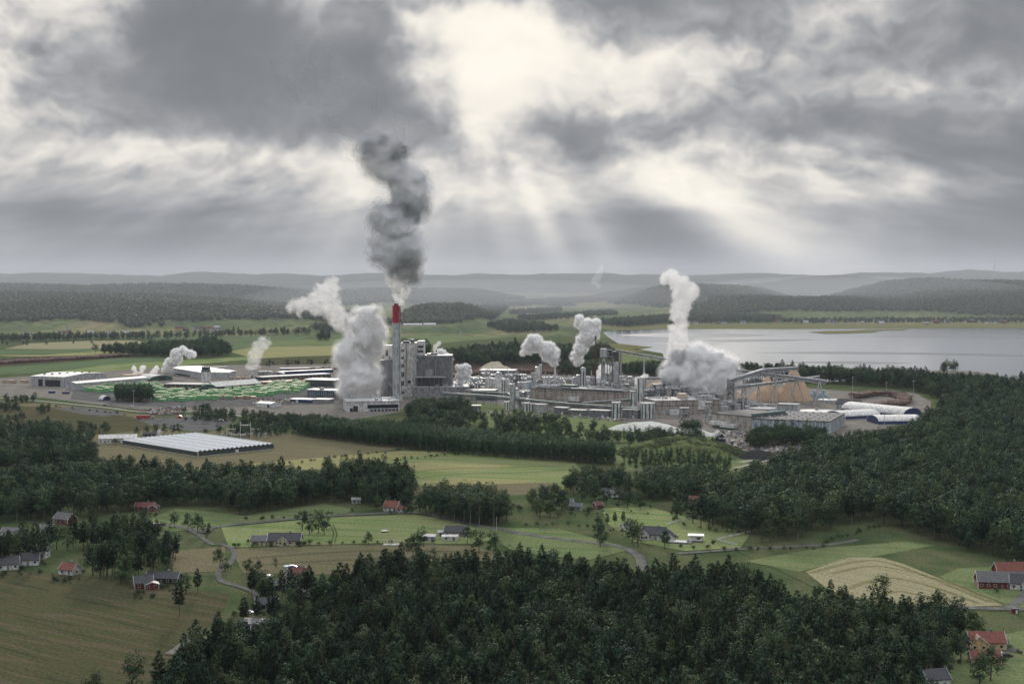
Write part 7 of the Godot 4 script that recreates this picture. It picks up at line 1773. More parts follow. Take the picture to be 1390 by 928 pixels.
	for e in [["lattice pylon on the far green field behind the boiler house", 625.0, 463.0, 16.0], ["lattice pylon at the foot of the far wooded hills", 90.0, 461.0, 21.0], ["lattice pylon left of the straw field under the hills", 30.0, 459.0, 18.0], ["lattice pylon below the farmstead on the far hill", 200.0, 458.0, 16.0]]:
		var d: float = 140.0 / tan(atan((e[2] - 464.0) / 1910.0) + deg_to_rad(2.578))
		var k := d / 1910.0
		var h: float = e[3] * k
		o = thing("pylon", e[0], "pylon", Vector3((e[1] - 695.0) * k, 0, -d))
		for s in [[-1, -1], [1, -1], [-1, 1], [1, 1]]:
			bar("leg", Vector3(s[0] * h * 0.1, 0, s[1] * h * 0.1), Vector3(s[0] * 0.4, h, s[1] * 0.4), 0.5, M.steel, o)
		for t in [0.68, 0.8, 0.92]:
			part("cross_arm", box(h * 0.3, 0.5, 0.5), M.steel, o, Vector3(0, h * t, 0))
		for t in 4:
			bar("brace", Vector3(-h * 0.1 * (1 - t * 0.2), h * t * 0.2, 0), Vector3(h * 0.1 * (0.8 - t * 0.2), h * (t + 1) * 0.2, 0), 0.3, M.steel, o)
	var turbine_at := Vector3(2182.2, 0, -6373.3)
	o = thing("wind_turbine", "lone white wind turbine on the far ridge across the estuary", "wind turbine", Vector3(turbine_at.x * 1.15, 0, turbine_at.z * 1.15))
	var by := land(o.position.x, o.position.z)
	o.position.y = by
	part("tower", cyl(2.6, 95.0, 1.6, 12), M.white, o, Vector3(0, 47.5, 0))
	part("nacelle", box(4, 4, 9), M.white, o, Vector3(0, 96.5, 0))
	part("hub", cyl(1.8, 3.0, 0.6, 12), M.white, o, Vector3(0, 96.5, 5.6), Vector3(PI / 2, 0, 0))
	for i in 3:
		var a := 0.1 + TAU * i / 3.0
		bar("blade", Vector3(0, 96.5, 5.0), Vector3(sin(a) * 48.0, 96.5 + cos(a) * 48.0, 5.0), 1.9, M.white, o, false, 0.5)

# ---------------------------------------------------------------- steam and smoke
# the skins of a billowing cloud round a list of balls (x, y, z, radius), one for each level, as surface nets: one vertex in each cell that a skin crosses
func billows(balls: Array, cell: float, swell: float, rough: float, seed_: int, levels: Array) -> Array:
	var lo := Vector3(1e9, 1e9, 1e9)
	var hi := -lo
	for b in balls:
		var r: float = b.w + swell + rough + cell * 2.0
		var c := Vector3(b.x, b.y, b.z)
		lo = lo.min(c - Vector3(r, r, r))
		hi = hi.max(c + Vector3(r, r, r))
	var n := Vector3i(((hi - lo) / cell).ceil()) + Vector3i(2, 2, 2)
	var sy := n.x
	var sz := n.x * n.y
	var f := PackedFloat32Array()
	f.resize(n.x * n.y * n.z)
	f.fill(1e3)
	for b in balls:
		var reach: float = b.w + swell + rough * 2.0 + cell * 3.0
		var c := (Vector3(b.x, b.y, b.z) - lo) / cell
		var k := reach / cell
		for z in range(maxi(0, int(c.z - k)), mini(n.z, int(c.z + k) + 2)):
			for y in range(maxi(0, int(c.y - k)), mini(n.y, int(c.y + k) + 2)):
				var at := z * sz + y * sy
				var yz := (y - c.y) * (y - c.y) + (z - c.z) * (z - c.z)
				for x in range(maxi(0, int(c.x - k)), mini(n.x, int(c.x + k) + 2)):
					var d: float = sqrt((x - c.x) * (x - c.x) + yz) * cell - b.w - swell
					if d < f[at + x]:
						f[at + x] = d
	var noise := FastNoiseLite.new()
	noise.seed = seed_
	noise.frequency = 0.16 / maxf(rough, 0.3)
	noise.fractal_octaves = 3
	noise.fractal_gain = 0.5
	for z in n.z:
		for y in n.y:
			var at := z * sz + y * sy
			for x in n.x:
				if absf(f[at + x] + swell) < rough * 2.0 + swell:
					var p := lo + Vector3(x, y, z) * cell
					f[at + x] += (absf(noise.get_noise_3dv(p)) * 2.6 - 0.62) * rough * 1.5
	var out := []
	for level in levels:
		out.append(skin(f, n, lo, cell, level - swell))
	return out

func skin(f: PackedFloat32Array, n: Vector3i, lo: Vector3, cell: float, iso: float) -> Mesh:
	var sy := n.x
	var sz := n.x * n.y
	var index := PackedInt32Array()
	index.resize(f.size())
	index.fill(-1)
	var st := SurfaceTool.new()
	st.begin(Mesh.PRIMITIVE_TRIANGLES)
	var count := 0
	var corners := [0, 1, sy, sy + 1, sz, sz + 1, sz + sy, sz + sy + 1]
	var edges := [[0, 1], [2, 3], [4, 5], [6, 7], [0, 2], [1, 3], [4, 6], [5, 7], [0, 4], [1, 5], [2, 6], [3, 7]]
	for z in n.z - 1:
		for y in n.y - 1:
			var at := z * sz + y * sy
			for x in n.x - 1:
				var i := at + x
				if absf(f[i] - iso) > cell * 4.0:
					continue
				var inside := 0
				for c in corners:
					if f[i + c] < iso: inside += 1
				if inside == 0 or inside == 8:
					continue
				var sum := Vector3.ZERO
				var hits := 0
				for e in edges:
					var a: float = f[i + corners[e[0]]] - iso
					var b: float = f[i + corners[e[1]]] - iso
					if (a < 0.0) != (b < 0.0):
						var t := a / (a - b)
						var pa := Vector3(e[0] & 1, (e[0] >> 1) & 1, e[0] >> 2)
						var pb := Vector3(e[1] & 1, (e[1] >> 1) & 1, e[1] >> 2)
						sum += pa.lerp(pb, t)
						hits += 1
				st.add_vertex(lo + (Vector3(x, y, z) + sum / hits) * cell)
				index[i] = count
				count += 1
	for z in range(1, n.z - 1):
		for y in range(1, n.y - 1):
			for x in range(1, n.x - 1):
				var i := z * sz + y * sy + x
				if index[i] < 0:
					continue
				for axis in 3:
					var step: int = [1, sy, sz][axis]
					var u: int = [sy, sz, 1][axis]
					var v: int = [sz, 1, sy][axis]
					var a: bool = f[i] < iso
					if a == (f[i + step] < iso):
						continue
					var q := [index[i], index[i - u], index[i - u - v], index[i - v]]
					if q.min() < 0:
						continue
					for k in ([0, 2, 1, 0, 3, 2] if a else [0, 1, 2, 0, 2, 3]):
						st.add_index(q[k])
	st.generate_normals()
	return st.commit()

func vapour(white: float, density: float) -> FogMaterial:
	var m := FogMaterial.new()
	m.albedo = lin(white * 0.93, white * 0.965, minf(white * 1.03, 1.0))
	m.density = density
	return m

# a plume along a path of (x, y, z, radius): skin within skin, ever denser towards the heart
func plume(called: String, label: String, category: String, path: Array, dense: float, seed_: int, white := 0.97, per := 5.0) -> void:
	rng.seed = seed_
	var balls := []
	var mean := 0.0
	for i in path.size() - 1:
		var a: Vector4 = path[i]
		var b: Vector4 = path[i + 1]
		var gap := Vector3(a.x - b.x, a.y - b.y, a.z - b.z).length()
		var steps := maxi(2, int(per * gap / (0.5 * (a.w + b.w) + 0.1)))
		for k in steps:
			var p := a.lerp(b, (k + rng.randf()) / steps)
			var r: float = p.w * rng.randf_range(0.3, 0.66)
			var off := Vector3(rng.randfn(), rng.randfn() * 0.7, rng.randfn()).limit_length(1.5) * (p.w - r) * 0.8
			balls.append(Vector4(p.x + off.x, p.y + off.y, p.z + off.z, r))
			mean += r
	mean /= balls.size()
	var o := Node3D.new()
	o.name = numbered(called)
	add_child(o)
	tag(o, label, category)
	var thick := [[0.6, 0.03], [0.48, 0.05], [0.36, 0.08], [0.24, 0.13], [0.12, 0.22], [0.0, 0.38], [-0.12, 0.6], [-0.25, 1.0]]
	var thin := [[0.3, 0.07], [0.15, 0.11], [0.0, 0.16], [-0.15, 0.2], [-0.3, 0.24]]
	var sooty := [[0.52, 0.05], [0.4, 0.09], [0.28, 0.14], [0.16, 0.2], [0.04, 0.28], [-0.1, 0.36], [-0.25, 0.45]]
	var faint := [[0.4, 0.07], [0.15, 0.11], [-0.1, 0.15]]
	var layers: Array = faint if white < 0.5 else sooty if white < 0.9 else thick if dense >= 1.0 else thin
	var skins := billows(balls, mean * 0.21, mean * 0.6, mean * (0.56 if white > 0.9 else 0.5), seed_, layers.map(func(l): return l[0] * mean))
	for i in layers.size():
		part("billow_layer", skins[i], mist(white, layers[i][1] * minf(dense, 1.0)), o)

# one layer of droplets or soot: matt, and thin enough to see the next one through it
func mist(white: float, cover_: float) -> StandardMaterial3D:
	var key := "mist %s %s" % [snappedf(white, 0.01), snappedf(cover_, 0.005)]
	if not M.has(key):
		var m := flat(white * 0.985, white * 0.99, white, 1.0) if white > 0.9 else flat(white * 0.97, white * 0.985, white * 1.02, 1.0)
		m.specular_mode = BaseMaterial3D.SPECULAR_DISABLED
		m.backlight_enabled = true
		m.backlight = Color(1.0, 1.0, 1.0) if white > 0.9 else Color(0.36, 0.38, 0.41)
		if cover_ < 1.0:
			m.albedo_color.a = cover_
			m.transparency = BaseMaterial3D.TRANSPARENCY_ALPHA
		M[key] = m
	return M[key]

func make_plumes() -> void:
	plume("chimney_smoke", "grey smoke billowing above the mouth of the red-topped chimney", "smoke", [Vector4(-125.4, 145, -1598.1, 10.9), Vector4(-122.8, 161.7, -1598.1, 22.7), Vector4(-128.6, 184.2, -1598.1, 33.6), Vector4(-131, 203.3, -1598.1, 31.9), Vector4(-121.8, 223.3, -1598.1, 28.5)], 0.85, 31, 0.84, 5.0)
	plume("chimney_smoke", "upper smoke drifting off the chimney plume towards the dark cloud", "smoke", [Vector4(-121.7, 228.3, -1598.1, 30.2), Vector4(-115.8, 244.9, -1598.1, 28.5), Vector4(-128.3, 263.2, -1598.1, 28.5), Vector4(-146.5, 278.1, -1598.1, 26.9), Vector4(-159.8, 296.3, -1598.1, 28.5)], 0.6, 29, 0.8, 5.0)
	plume("chimney_smoke", "faint torn top of the chimney plume fading into the cloud", "smoke", [Vector4(-152.3, 288, -1598.1, 30.2), Vector4(-163.9, 311.2, -1598.1, 38.6), Vector4(-178.7, 337.6, -1598.1, 50.4), Vector4(-199.3, 366.5, -1598.1, 62.1)], 0.55, 28, 0.45, 3.0)
	plume("steam_plume", "pale ragged steam just above the mouth of the red-topped chimney", "steam", [Vector4(-128.8, 112.4, -1598.1, 3.4), Vector4(-127.9, 123.3, -1598.1, 7.6), Vector4(-127.1, 135, -1598.1, 14.3), Vector4(-122, 150, -1598.1, 21.8), Vector4(-116.1, 163.4, -1598.1, 20.1)], 0.9, 30, 0.93)
	plume("steam_plume", "largest white steam cloud billowing beside the tall chimney", "steam", [Vector4(-165.6, -3.4, -1617.6, 11.9), Vector4(-182.6, 7.7, -1617.6, 22.1), Vector4(-177.4, 16.2, -1617.6, 27.2), Vector4(-175.7, 32.3, -1617.6, 26.3), Vector4(-175.6, 49.3, -1617.6, 23.8), Vector4(-173.8, 66.3, -1617.6, 22.9), Vector4(-165.2, 85.8, -1617.6, 18.7), Vector4(-160.1, 102.8, -1617.6, 9.3)], 1.0, 32, 0.97, 7.0)
	plume("steam_plume", "ragged thin steam drifting off the top of the largest steam cloud", "steam", [Vector4(-194.2, 82.2, -1647.7, 15.6), Vector4(-209.6, 100.4, -1647.7, 17.3), Vector4(-219.9, 116.7, -1647.7, 14.7), Vector4(-211.2, 135.7, -1647.7, 12.1), Vector4(-230.3, 110.7, -1647.7, 13.8), Vector4(-252.8, 103.8, -1647.7, 11.2)], 0.5, 33)
	plume("steam_plume", "broad white steam bank above the brown hall and chip conveyors", "steam", [Vector4(184.6, 8.4, -1598.1, 14.3), Vector4(209.7, 14.3, -1598.1, 21.8), Vector4(235.7, 19.3, -1598.1, 23.5), Vector4(247.3, 39.5, -1598.1, 15.1), Vector4(218, 33.6, -1598.1, 25.2), Vector4(190.3, 31.1, -1598.1, 23.5), Vector4(196.9, 47.9, -1598.1, 15.1), Vector4(223.7, 52.9, -1598.1, 10.9)], 1.0, 34, 0.97, 7.0)
	plume("steam_plume", "tall column of steam rising from the broad steam bank before the lake", "steam", [Vector4(190.3, 33.6, -1598.1, 12.6), Vector4(188.5, 63, -1598.1, 10.1), Vector4(189.2, 88.2, -1598.1, 9.2), Vector4(192.4, 106.6, -1598.1, 13.4), Vector4(198.2, 123.3, -1598.1, 13.4), Vector4(184.7, 138.3, -1598.1, 11.7), Vector4(173, 142.5, -1598.1, 6.7)], 0.85, 35, 0.97, 6.0)
	plume("steam_plume", "steam leaning off the slim white stack on the brown hall", "steam", [Vector4(52.2, 35.8, -1700.3, 2.7), Vector4(50.8, 42.9, -1700.3, 7.1), Vector4(44.6, 51.8, -1700.3, 11.6), Vector4(33, 58.1, -1700.3, 11.6), Vector4(24.1, 64.3, -1700.3, 8.9), Vector4(15.2, 50.9, -1700.3, 5.4)], 1.0, 36)
	plume("steam_plume", "steam puffing up beside the white digester towers and red mast", "steam", [Vector4(82.9, 35.1, -1756.5, 3.7), Vector4(81, 44.3, -1756.5, 7.4), Vector4(84.7, 55.4, -1756.5, 12), Vector4(94.8, 62.8, -1756.5, 13.8), Vector4(102.2, 72, -1756.5, 12.9), Vector4(96.6, 83, -1756.5, 12), Vector4(83.7, 86.7, -1756.5, 8.3)], 1.0, 37)
	plume("steam_plume", "small steam wisp climbing past the grey boiler block", "steam", [Vector4(-80.3, 11.6, -1700.3, 2.7), Vector4(-83.9, 20.6, -1700.3, 6.2), Vector4(-81.2, 31.3, -1700.3, 7.1), Vector4(-78.5, 42.9, -1700.3, 6.2), Vector4(-86.5, 52.7, -1700.3, 3.6)], 1.0, 38)
	plume("steam_plume", "cream-lit steam wisp over the low grey filter hall", "steam", [Vector4(-60.4, 11.4, -1668.3, 2.6), Vector4(-62.2, 20.2, -1668.3, 5.3), Vector4(-56.9, 29, -1668.3, 7), Vector4(-51.6, 35.1, -1668.3, 5.3), Vector4(-63.9, 35.1, -1668.3, 3.5), Vector4(-50.8, 20.2, -1668.3, 3.5)], 1.0, 39)
	plume("steam_plume", "slanting steam jet above the far sawmill roofs", "steam", [Vector4(-502.1, 7.4, -2023.6, 2.1), Vector4(-493.5, 16, -2023.6, 8.5), Vector4(-484.9, 28.7, -2023.6, 10.6), Vector4(-474.2, 34, -2023.6, 7.4), Vector4(-459.4, 29.8, -2023.6, 5.3)], 1.0, 40)
	plume("steam_plume", "pale blue haze of steam above the drying kilns", "steam", [Vector4(-376.8, 7.4, -2023.6, 6.4), Vector4(-371.4, 21.3, -2023.6, 9.6), Vector4(-366, 37.2, -2023.6, 11.7), Vector4(-357.4, 51, -2023.6, 10.6)], 0.3, 41)
	plume("steam_plume", "short steam wisp, first of the pair on the long white hall", "steam", [Vector4(-542.5, 2.1, -2023.6, 2.1), Vector4(-544.5, 8.5, -2023.6, 4.2), Vector4(-545.5, 14.9, -2023.6, 2.1)], 0.7, 42)
	plume("steam_plume", "short steam wisp, second of the pair on the long white hall", "steam", [Vector4(-537.2, 2.1, -2023.6, 2.1), Vector4(-532.8, 10.6, -2023.6, 4.2), Vector4(-531.7, 14.9, -2023.6, 3.2)], 0.7, 43)
	plume("steam_plume", "low steam drifting along the curved kiln roof", "steam", [Vector4(-523.4, 0, -2023.6, 3.2), Vector4(-517, 4.3, -2023.6, 4.2), Vector4(-511.6, 12.8, -2023.6, 3.2)], 0.7, 44)
	plume("steam_plume", "steam curling between the grey scrubber columns behind the brown hall", "steam", [Vector4(109.7, 9.2, -1756.5, 3.7), Vector4(110.6, 18.5, -1756.5, 6.5), Vector4(113.3, 29.6, -1756.5, 5.5), Vector4(124.4, 24.9, -1756.5, 4.6), Vector4(123.5, 16.6, -1756.5, 3.7)], 0.7, 45)
	plume("steam_plume", "steam seeping from the green-striped tower beside the striped tank", "steam", [Vector4(141.7, 21, -1598.1, 3.4), Vector4(146.7, 26.1, -1598.1, 5), Vector4(152.6, 30.3, -1598.1, 3.4)], 0.7, 46)
	plume("steam_plume", "far pale steam of a distant works under the hills", "steam", [Vector4(348.6, 104.3, -5694.6, 11.9), Vector4(336.6, 134, -5694.6, 17.9), Vector4(357.4, 157.9, -5694.6, 14.9), Vector4(363.2, 199.5, -5694.6, 6)], 0.1, 47)
	plume("steam_plume", "faint wisp of steam above the grey boiler block roof", "steam", [Vector4(-96.7, 48, -1756.5, 1.8), Vector4(-94.8, 55.4, -1756.5, 3.7), Vector4(-91.1, 60.9, -1756.5, 2.8)], 0.35, 48)


# banks of damp air over the far plain and the hills, thicker than the air near by
func make_haze() -> void:
	for b in [
		["haze_bank", "pale damp air lying over the far plain and hills", Vector3(0, 150, -10600), Vector3(17000, 300, 15600), .00004, false],
		["haze_bank", "brighter patch of lit haze on the hills across the estuary", Vector3(1650, 70, -7000), Vector3(1700, 170, 2800), .00018, true],
		["haze_bank", "lit haze drifting over the middle of the far plain", Vector3(-150, 60, -6200), Vector3(2000, 160, 3200), .0001, true],
	]:
		var f := FogVolume.new()
		f.name = numbered(b[0])
		f.shape = RenderingServer.FOG_VOLUME_SHAPE_ELLIPSOID if b[5] else RenderingServer.FOG_VOLUME_SHAPE_BOX
		f.size = b[3]
		f.position = b[2]
		f.material = vapour(0.97, b[4])
		add_child(f)
		tag(f, b[1], "", "", "stuff")

# ---------------------------------------------------------------- houses, gardens and the glasshouse
# a gabled house: its long side is the front; openings, corner boards, eaves boards, chimney; wings are [x, z, width, depth, height, rise, turned]
func house(label: String, at: Vector3, turn: float, w: float, d: float, h: float, rise: float, wall: Material, roof: Material, wings := [], chimney := true, called := "cottage", trim: Material = null) -> Node3D:
	var o := thing(called, label, "house", at, turn)
	trim = trim if trim else M.white
	var blocks := [[0.0, 0.0, w, d, h, rise, false]]
	blocks.append_array(wings)
	var first := true
	for b in blocks:
		var c := Vector3(b[0], 0, b[1])
		var turned: bool = b[6]
		var along: float = b[2]
		var wide: float = b[3]
		part("wall", box(along - 0.02, b[4], wide - 0.02), wall, o, c + Vector3(0, b[4] / 2, 0))
		var half: float = (along if turned else wide) / 2
		var length: float = wide if turned else along
		var q := Vector3(0, 0.0 if turned else PI / 2, 0)
		var g := PackedVector2Array([Vector2(-half + 0.02, 0), Vector2(half - 0.02, 0), Vector2(0, b[5] - 0.02)])
		part("gable", prism(g, -length / 2 + 0.05, length / 2 - 0.05), wall, o, c + Vector3(0, b[4], 0), q)
		var e := half + 0.45
		var drop: float = 0.45 * b[5] / half
		for s in [-1.0, 1.0]:
			var slope := PackedVector2Array([Vector2(0, b[5] + 0.22), Vector2(0, b[5]), Vector2(e * s, -drop), Vector2(e * s, -drop + 0.22)])
			if s < 0: slope.reverse()
			part("roof_slope", prism(slope, -length / 2 - 0.4, length / 2 + 0.4), roof, o, c + Vector3(0, b[4], 0), q)
			for t in [-1.0, 1.0]:
				var board := PackedVector2Array([Vector2(0, b[5] + 0.26), Vector2(0, b[5] - 0.12), Vector2((e + 0.03) * s, -drop - 0.12), Vector2((e + 0.03) * s, -drop + 0.26)])
				if s < 0: board.reverse()
				var zz: float = t * (length / 2 + 0.44)
				part("barge_board", prism(board, zz - 0.06, zz + 0.06), trim, o, c + Vector3(0, b[4], 0), q)
		for x in [-1.0, 1.0]:
			for z in [-1.0, 1.0]:
				part("corner_board", box(0.22, b[4], 0.22), trim, o, c + Vector3(x * (along / 2), b[4] / 2, z * (wide / 2)))
		var n := maxi(2, int(along / 3.0))
		for i in n:
			for s in [-1.0, 1.0]:
				if first and s > 0 and i == n / 2:
					part("door", box(1.1, 2.1, 0.14), M.mid, o, c + Vector3(-along / 2 + along * (i + 0.5) / n, 1.05, s * (wide / 2 + 0.04)))
					continue
				var f := part("window", box(1.3, 1.25, 0.14), trim, o, c + Vector3(-along / 2 + along * (i + 0.5) / n, minf(b[4] * 0.56, 1.7), s * (wide / 2 + 0.03)))
				part("pane", box(1.06, 1.0, 0.06), M.window, f, Vector3(0, 0, s * 0.06))
		for s in [-1.0, 1.0]:
			var f := part("window", box(0.14, 1.25, 1.3), trim, o, c + Vector3(s * (along / 2 + 0.03), minf(b[4] * 0.56, 1.7), 0))
			part("pane", box(0.06, 1.0, 1.06), M.window, f, Vector3(s * 0.06, 0, 0))
		first = false
	if chimney:
		part("chimney", box(0.8, 1.7, 0.8), M.mid, o, Vector3(w * 0.16, h + rise + 0.3, 0))
	return o

func fence(label: String, pts: Array, mat: Material) -> void:
	var o := thing("fence", label, "fence", Vector3(pts[0].x, 0, pts[0].y))
	for i in pts.size() - 1:
		var a: Vector3 = Vector3(pts[i].x, 0, pts[i].y) - o.position
		var b: Vector3 = Vector3(pts[i + 1].x, 0, pts[i + 1].y) - o.position
		var n := int(a.distance_to(b) / 2.2)
		for k in n + 1:
			var p := a.lerp(b, float(k) / n)
			part("post", box(0.18, 1.25, 0.18), mat, o, p + Vector3.UP * 0.62)
		for y in [0.45, 0.8, 1.15]:
			bar("rail", a + Vector3.UP * y, b + Vector3.UP * y, 0.09, mat, o, false, 0.2)

func clear_round(list: Array, r: float) -> void:
	for p in list:
		cleared.append(Vector3(p.x, p.y, r))

func make_houses() -> void:
	var tile := weathered(.2, .068, .05, .8, 0.1)
	var rust := weathered(.15, .055, .048, .8, 0.1)
	var slate := weathered(.05, .055, .065, .7, 0.1)
	var ash := weathered(.12, .125, .135, .7, 0.1)
	var cream := weathered(.55, .5, .33, .8, 0.1)
	var butter := weathered(.58, .42, .22, .8, 0.1)
	var falun := weathered(.17, .022, .02, .85, 0.1)
	var soot := weathered(.025, .025, .028, .85, 0.1)
	# the house with the yellow walls, its annex and dormer
	var o := house("yellow house with a long dark roof and a front gable, beside the lane", Vector3(-119.6, 0, -735.9), -0.03, 17.0, 8.0, 2.9, 3.3, cream, slate, [[-0.5, 3.4, 4.6, 3.0, 2.9, 2.0, true]], true, "yellow_house")
	house("small yellow annex with a hipped dark roof left of the yellow house", Vector3(-133.2, 0, -735.9), -0.05, 8.0, 6.5, 2.6, 2.2, cream, ash, [], false, "annex")
	# the white villa
	house("white villa with a dark grey roof and two white gables on the green lawn", Vector3(77, 0, -752.7), -0.35, 13.0, 8.5, 3.0, 3.6, M.white, slate, [[-4.2, 4.6, 5.0, 4.0, 3.0, 2.8, true], [7.6, 1.5, 5.5, 6.0, 2.8, 2.2, true]], true, "villa")
	o = thing("garden_pavilion", "white flat-roofed garden pavilion at the end of the villa deck", "pavilion", Vector3(98.1, 0, -744.2), -0.15)
	part("wall", box(7.0, 2.8, 5.0), M.white, o, Vector3(0, 2.0, 0))
	part("plinth", box(7.4, 0.8, 5.4), M.dark, o, Vector3(0, 0.4, 0))
	part("roof", box(8.6, 0.35, 6.6), M.roof_white, o, Vector3(0, 3.6, 0))
	part("window", box(2.0, 1.0, 0.12), M.window, o, Vector3(1.4, 2.3, 2.52))
	o = thing("wooden_deck", "grey railed wooden deck between the white villa and pavilion", "deck", Vector3(89.4, 0, -740.1), -0.25)
	for i in 10:
		part("board", box(1.15, 0.3, 6.0), M.pale, o, Vector3(-6.0 + 1.25 * i, 0.9, 0))
		part("railing_post", box(0.15, 1.2, 0.15), M.white, o, Vector3(-6.0 + 1.25 * i, 1.6, 3.0))
	part("railing", box(12.5, 0.15, 0.15), M.white, o, Vector3(-0.4, 2.2, 3.0))
	part("deck_skirt", box(12.4, 0.7, 0.1), M.mid, o, Vector3(-0.4, 0.4, 2.9))
	for e in [["tall white flagpole behind the white villa", Vector3(87, 0, -763.6), 10.0], ["white flagpole among the pines of the cottage grove", Vector3(-253.4, 0, -772.6), 9.0], ["thin lamp pole beside the lane bend", Vector3(-8.6, 0, -772.6), 8.0]]:
		o = thing("flagpole", e[0], "flagpole", e[1])
		part("pole", cyl(0.11, e[2], 0.07, 8), M.white, o, Vector3(0, e[2] / 2, 0))
		part("knob", cyl(0.2, 0.25, 0.1, 8), M.white, o, Vector3(0, e[2] + 0.1, 0))
	fence("white paddock fence with a sharp corner right of the villa", [Vector2(131.6, -770.3), Vector2(109.6, -747.4), Vector2(118.1, -731.8)], M.white)
	fence("white paddock fence at the back of the villa lawn", [Vector2(87.9, -793.5), Vector2(96.4, -805.6), Vector2(105, -813.1)], M.white)
	fence("low white garden fence at the bend of the big field", [Vector2(-118.3, -502.1), Vector2(-114.3, -514), Vector2(-112.1, -536.1)], M.mid)
	house("small white-gabled shed in the trees left of the white villa", Vector3(63.9, 0, -777.2), 0.5, 6.0, 4.5, 2.4, 1.8, M.white, ash, [], false, "shed")
	# the farm at the frame's edge
	house("long dark red barn with a grey roof beside the straw field", Vector3(221.8, 0, -633.2), -0.12, 21.0, 8.5, 3.4, 3.8, falun, ash, [], false, "barn")
	house("white-walled farmhouse wing with a dark roof joined to the red barn", Vector3(232, 0, -630.1), -0.3, 13.0, 8.0, 3.2, 3.4, M.white, slate, [[1.0, 3.0, 5.0, 5.0, 3.2, 2.8, true]], true, "farmhouse")
	house("red-tiled house behind the long red barn", Vector3(233.9, 0, -655.3), 0.05, 14.0, 8.0, 3.0, 4.0, falun, tile, [], true, "farmhouse")
	o = thing("letter_shed", "small red shed at the farm road junction", "shed", Vector3(210.8, 0, -583.9))
	part("wall", box(2.6, 1.9, 2.0), falun, o, Vector3(0, 0.95, 0))
	part("roof", box(3.0, 0.25, 2.4), M.dark, o, Vector3(0, 2.0, 0))
	part("door", box(0.8, 1.5, 0.1), M.white, o, Vector3(0.5, 0.8, 1.0))
	# the yellow house with tiled roofs
	house("yellow house with red tiled cross roofs, nearest to the viewer", Vector3(179.9, 0, -528.5), -0.08, 13.0, 8.5, 3.2, 3.0, butter, tile, [[-3.8, 3.5, 6.4, 5.5, 3.2, 2.6, true]], true, "yellow_house")
	house("low yellow garage with a red tiled roof in front of the nearest yellow house", Vector3(172.7, 0, -508), -0.08, 10.5, 6.0, 2.3, 2.0, butter, tile, [], false, "garage")
	car("silver car in the drive of the nearest yellow house", Vector3(181.5, 0, -517), 0.1, M.paint.white)
	car("black car parked in front of the silver one on the drive", Vector3(183.2, 0, -515), 0.1, M.paint.black)
	house("dark-roofed white house at the foot of the frame", Vector3(145.2, 0, -478.2), 0.25, 8.5, 7.0, 3.4, 2.6, M.white, slate, [], false, "cottage")
	fence("grey balcony railing of the garden by the nearest yellow house", [Vector2(186.4, -532.8), Vector2(191.5, -536.1), Vector2(189.7, -528.5)], M.mid)
	# white house with red roof beside the meadow
	house("white two-storey house with a rust red roof between meadow and near wood", Vector3(-100.2, 0, -647.2), 0.6, 8.0, 7.0, 3.6, 2.6, M.white, rust, [], true, "white_house")
	car("white car on the grass left of the rust-roofed house", Vector3(-113.9, 0, -653.7), 1.2, M.paint.white)
	car("blue car on the gravel behind the rust-roofed house", Vector3(-106.3, 0, -675.5), 0.15, M.paint.blue)
	o = thing("swimming_pool", "small round blue garden pool behind the rust-roofed house", "pool", Vector3(-108.5, 0, -676.4))
	part("rim", cyl(2.4, 0.9, -1, 20), M.sky_blue, o, Vector3(0, 0.45, 0))
	part("cover", cyl(2.2, 0.1, -1, 20), M.ice, o, Vector3(0, 0.95, 0))
	# dark cabins among the pines by the big field
	o = thing("cabin", "black cabin with a flat grey roof and a terrace", "house", Vector3(-103.3, 0, -557.8), -0.12)
	part("wall", box(9.5, 2.8, 6.5), soot, o, Vector3(0, 1.4, 0))
	part("roof", box(11.0, 0.35, 7.8), ash, o, Vector3(0, 3.0, 0), Vector3(0.06, 0, 0))
	for x in [-2.6, 0.6, 2.8]:
		var f := part("window", box(1.5, 1.1, 0.12), M.white, o, Vector3(x, 1.6, 3.27))
		part("pane", box(1.2, 0.85, 0.06), M.window, f, Vector3(0, 0, 0.06))
	part("terrace", box(5.0, 0.5, 4.0), M.pale, o, Vector3(7.0, 0.5, 0.5))
	part("terrace_rail", box(5.0, 0.9, 0.12), M.grey, o, Vector3(7.0, 1.2, 2.5))
	house("dark cabin with white window trim behind the flat-roofed one", Vector3(-104.2, 0, -591.8), 0.15, 9.0, 6.0, 2.6, 2.0, soot, slate, [], true, "cabin")
	house("small black boathouse-like shed in front of the flat-roofed cabin", Vector3(-105.8, 0, -549.6), 0.1, 4.5, 3.6, 2.2, 1.5, soot, slate, [], false, "shed")
	house("little red shed with white barge boards among the near pines", Vector3(-89.8, 0, -540.5), -0.3, 5.0, 4.0, 2.3, 1.6, falun, slate, [], false, "shed")
	house("dark red playhouse beside the little red shed", Vector3(-93.8, 0, -554.2), 0.4, 3.6, 3.0, 2.0, 1.4, falun, slate, [], false, "shed")
	house("white-fronted hut at the left edge of the near wood", Vector3(-88.5, 0, -606.8), 0.7, 6.0, 5.0, 2.8, 2.0, M.white, ash, [], false, "cottage")
	house("grey-roofed cottage hidden under pines beside the gravel track", Vector3(-105.6, 0, -628.6), 0.1, 7.0, 5.5, 2.6, 2.0, soot, ash, [], false, "cottage")
	car("white car between the two dark cabins", Vector3(-110.3, 0, -582.6), 0.2, M.paint.white)
	# cottages of the pine grove
	house("dark-roofed red house with a white veranda at the edge of the brown field", Vector3(-167.6, 0, -633.2), 0.35, 8.0, 7.0, 2.7, 2.6, falun, slate, [[3.2, 4.4, 6.0, 4.4, 2.4, 1.0, true]], true, "cottage")
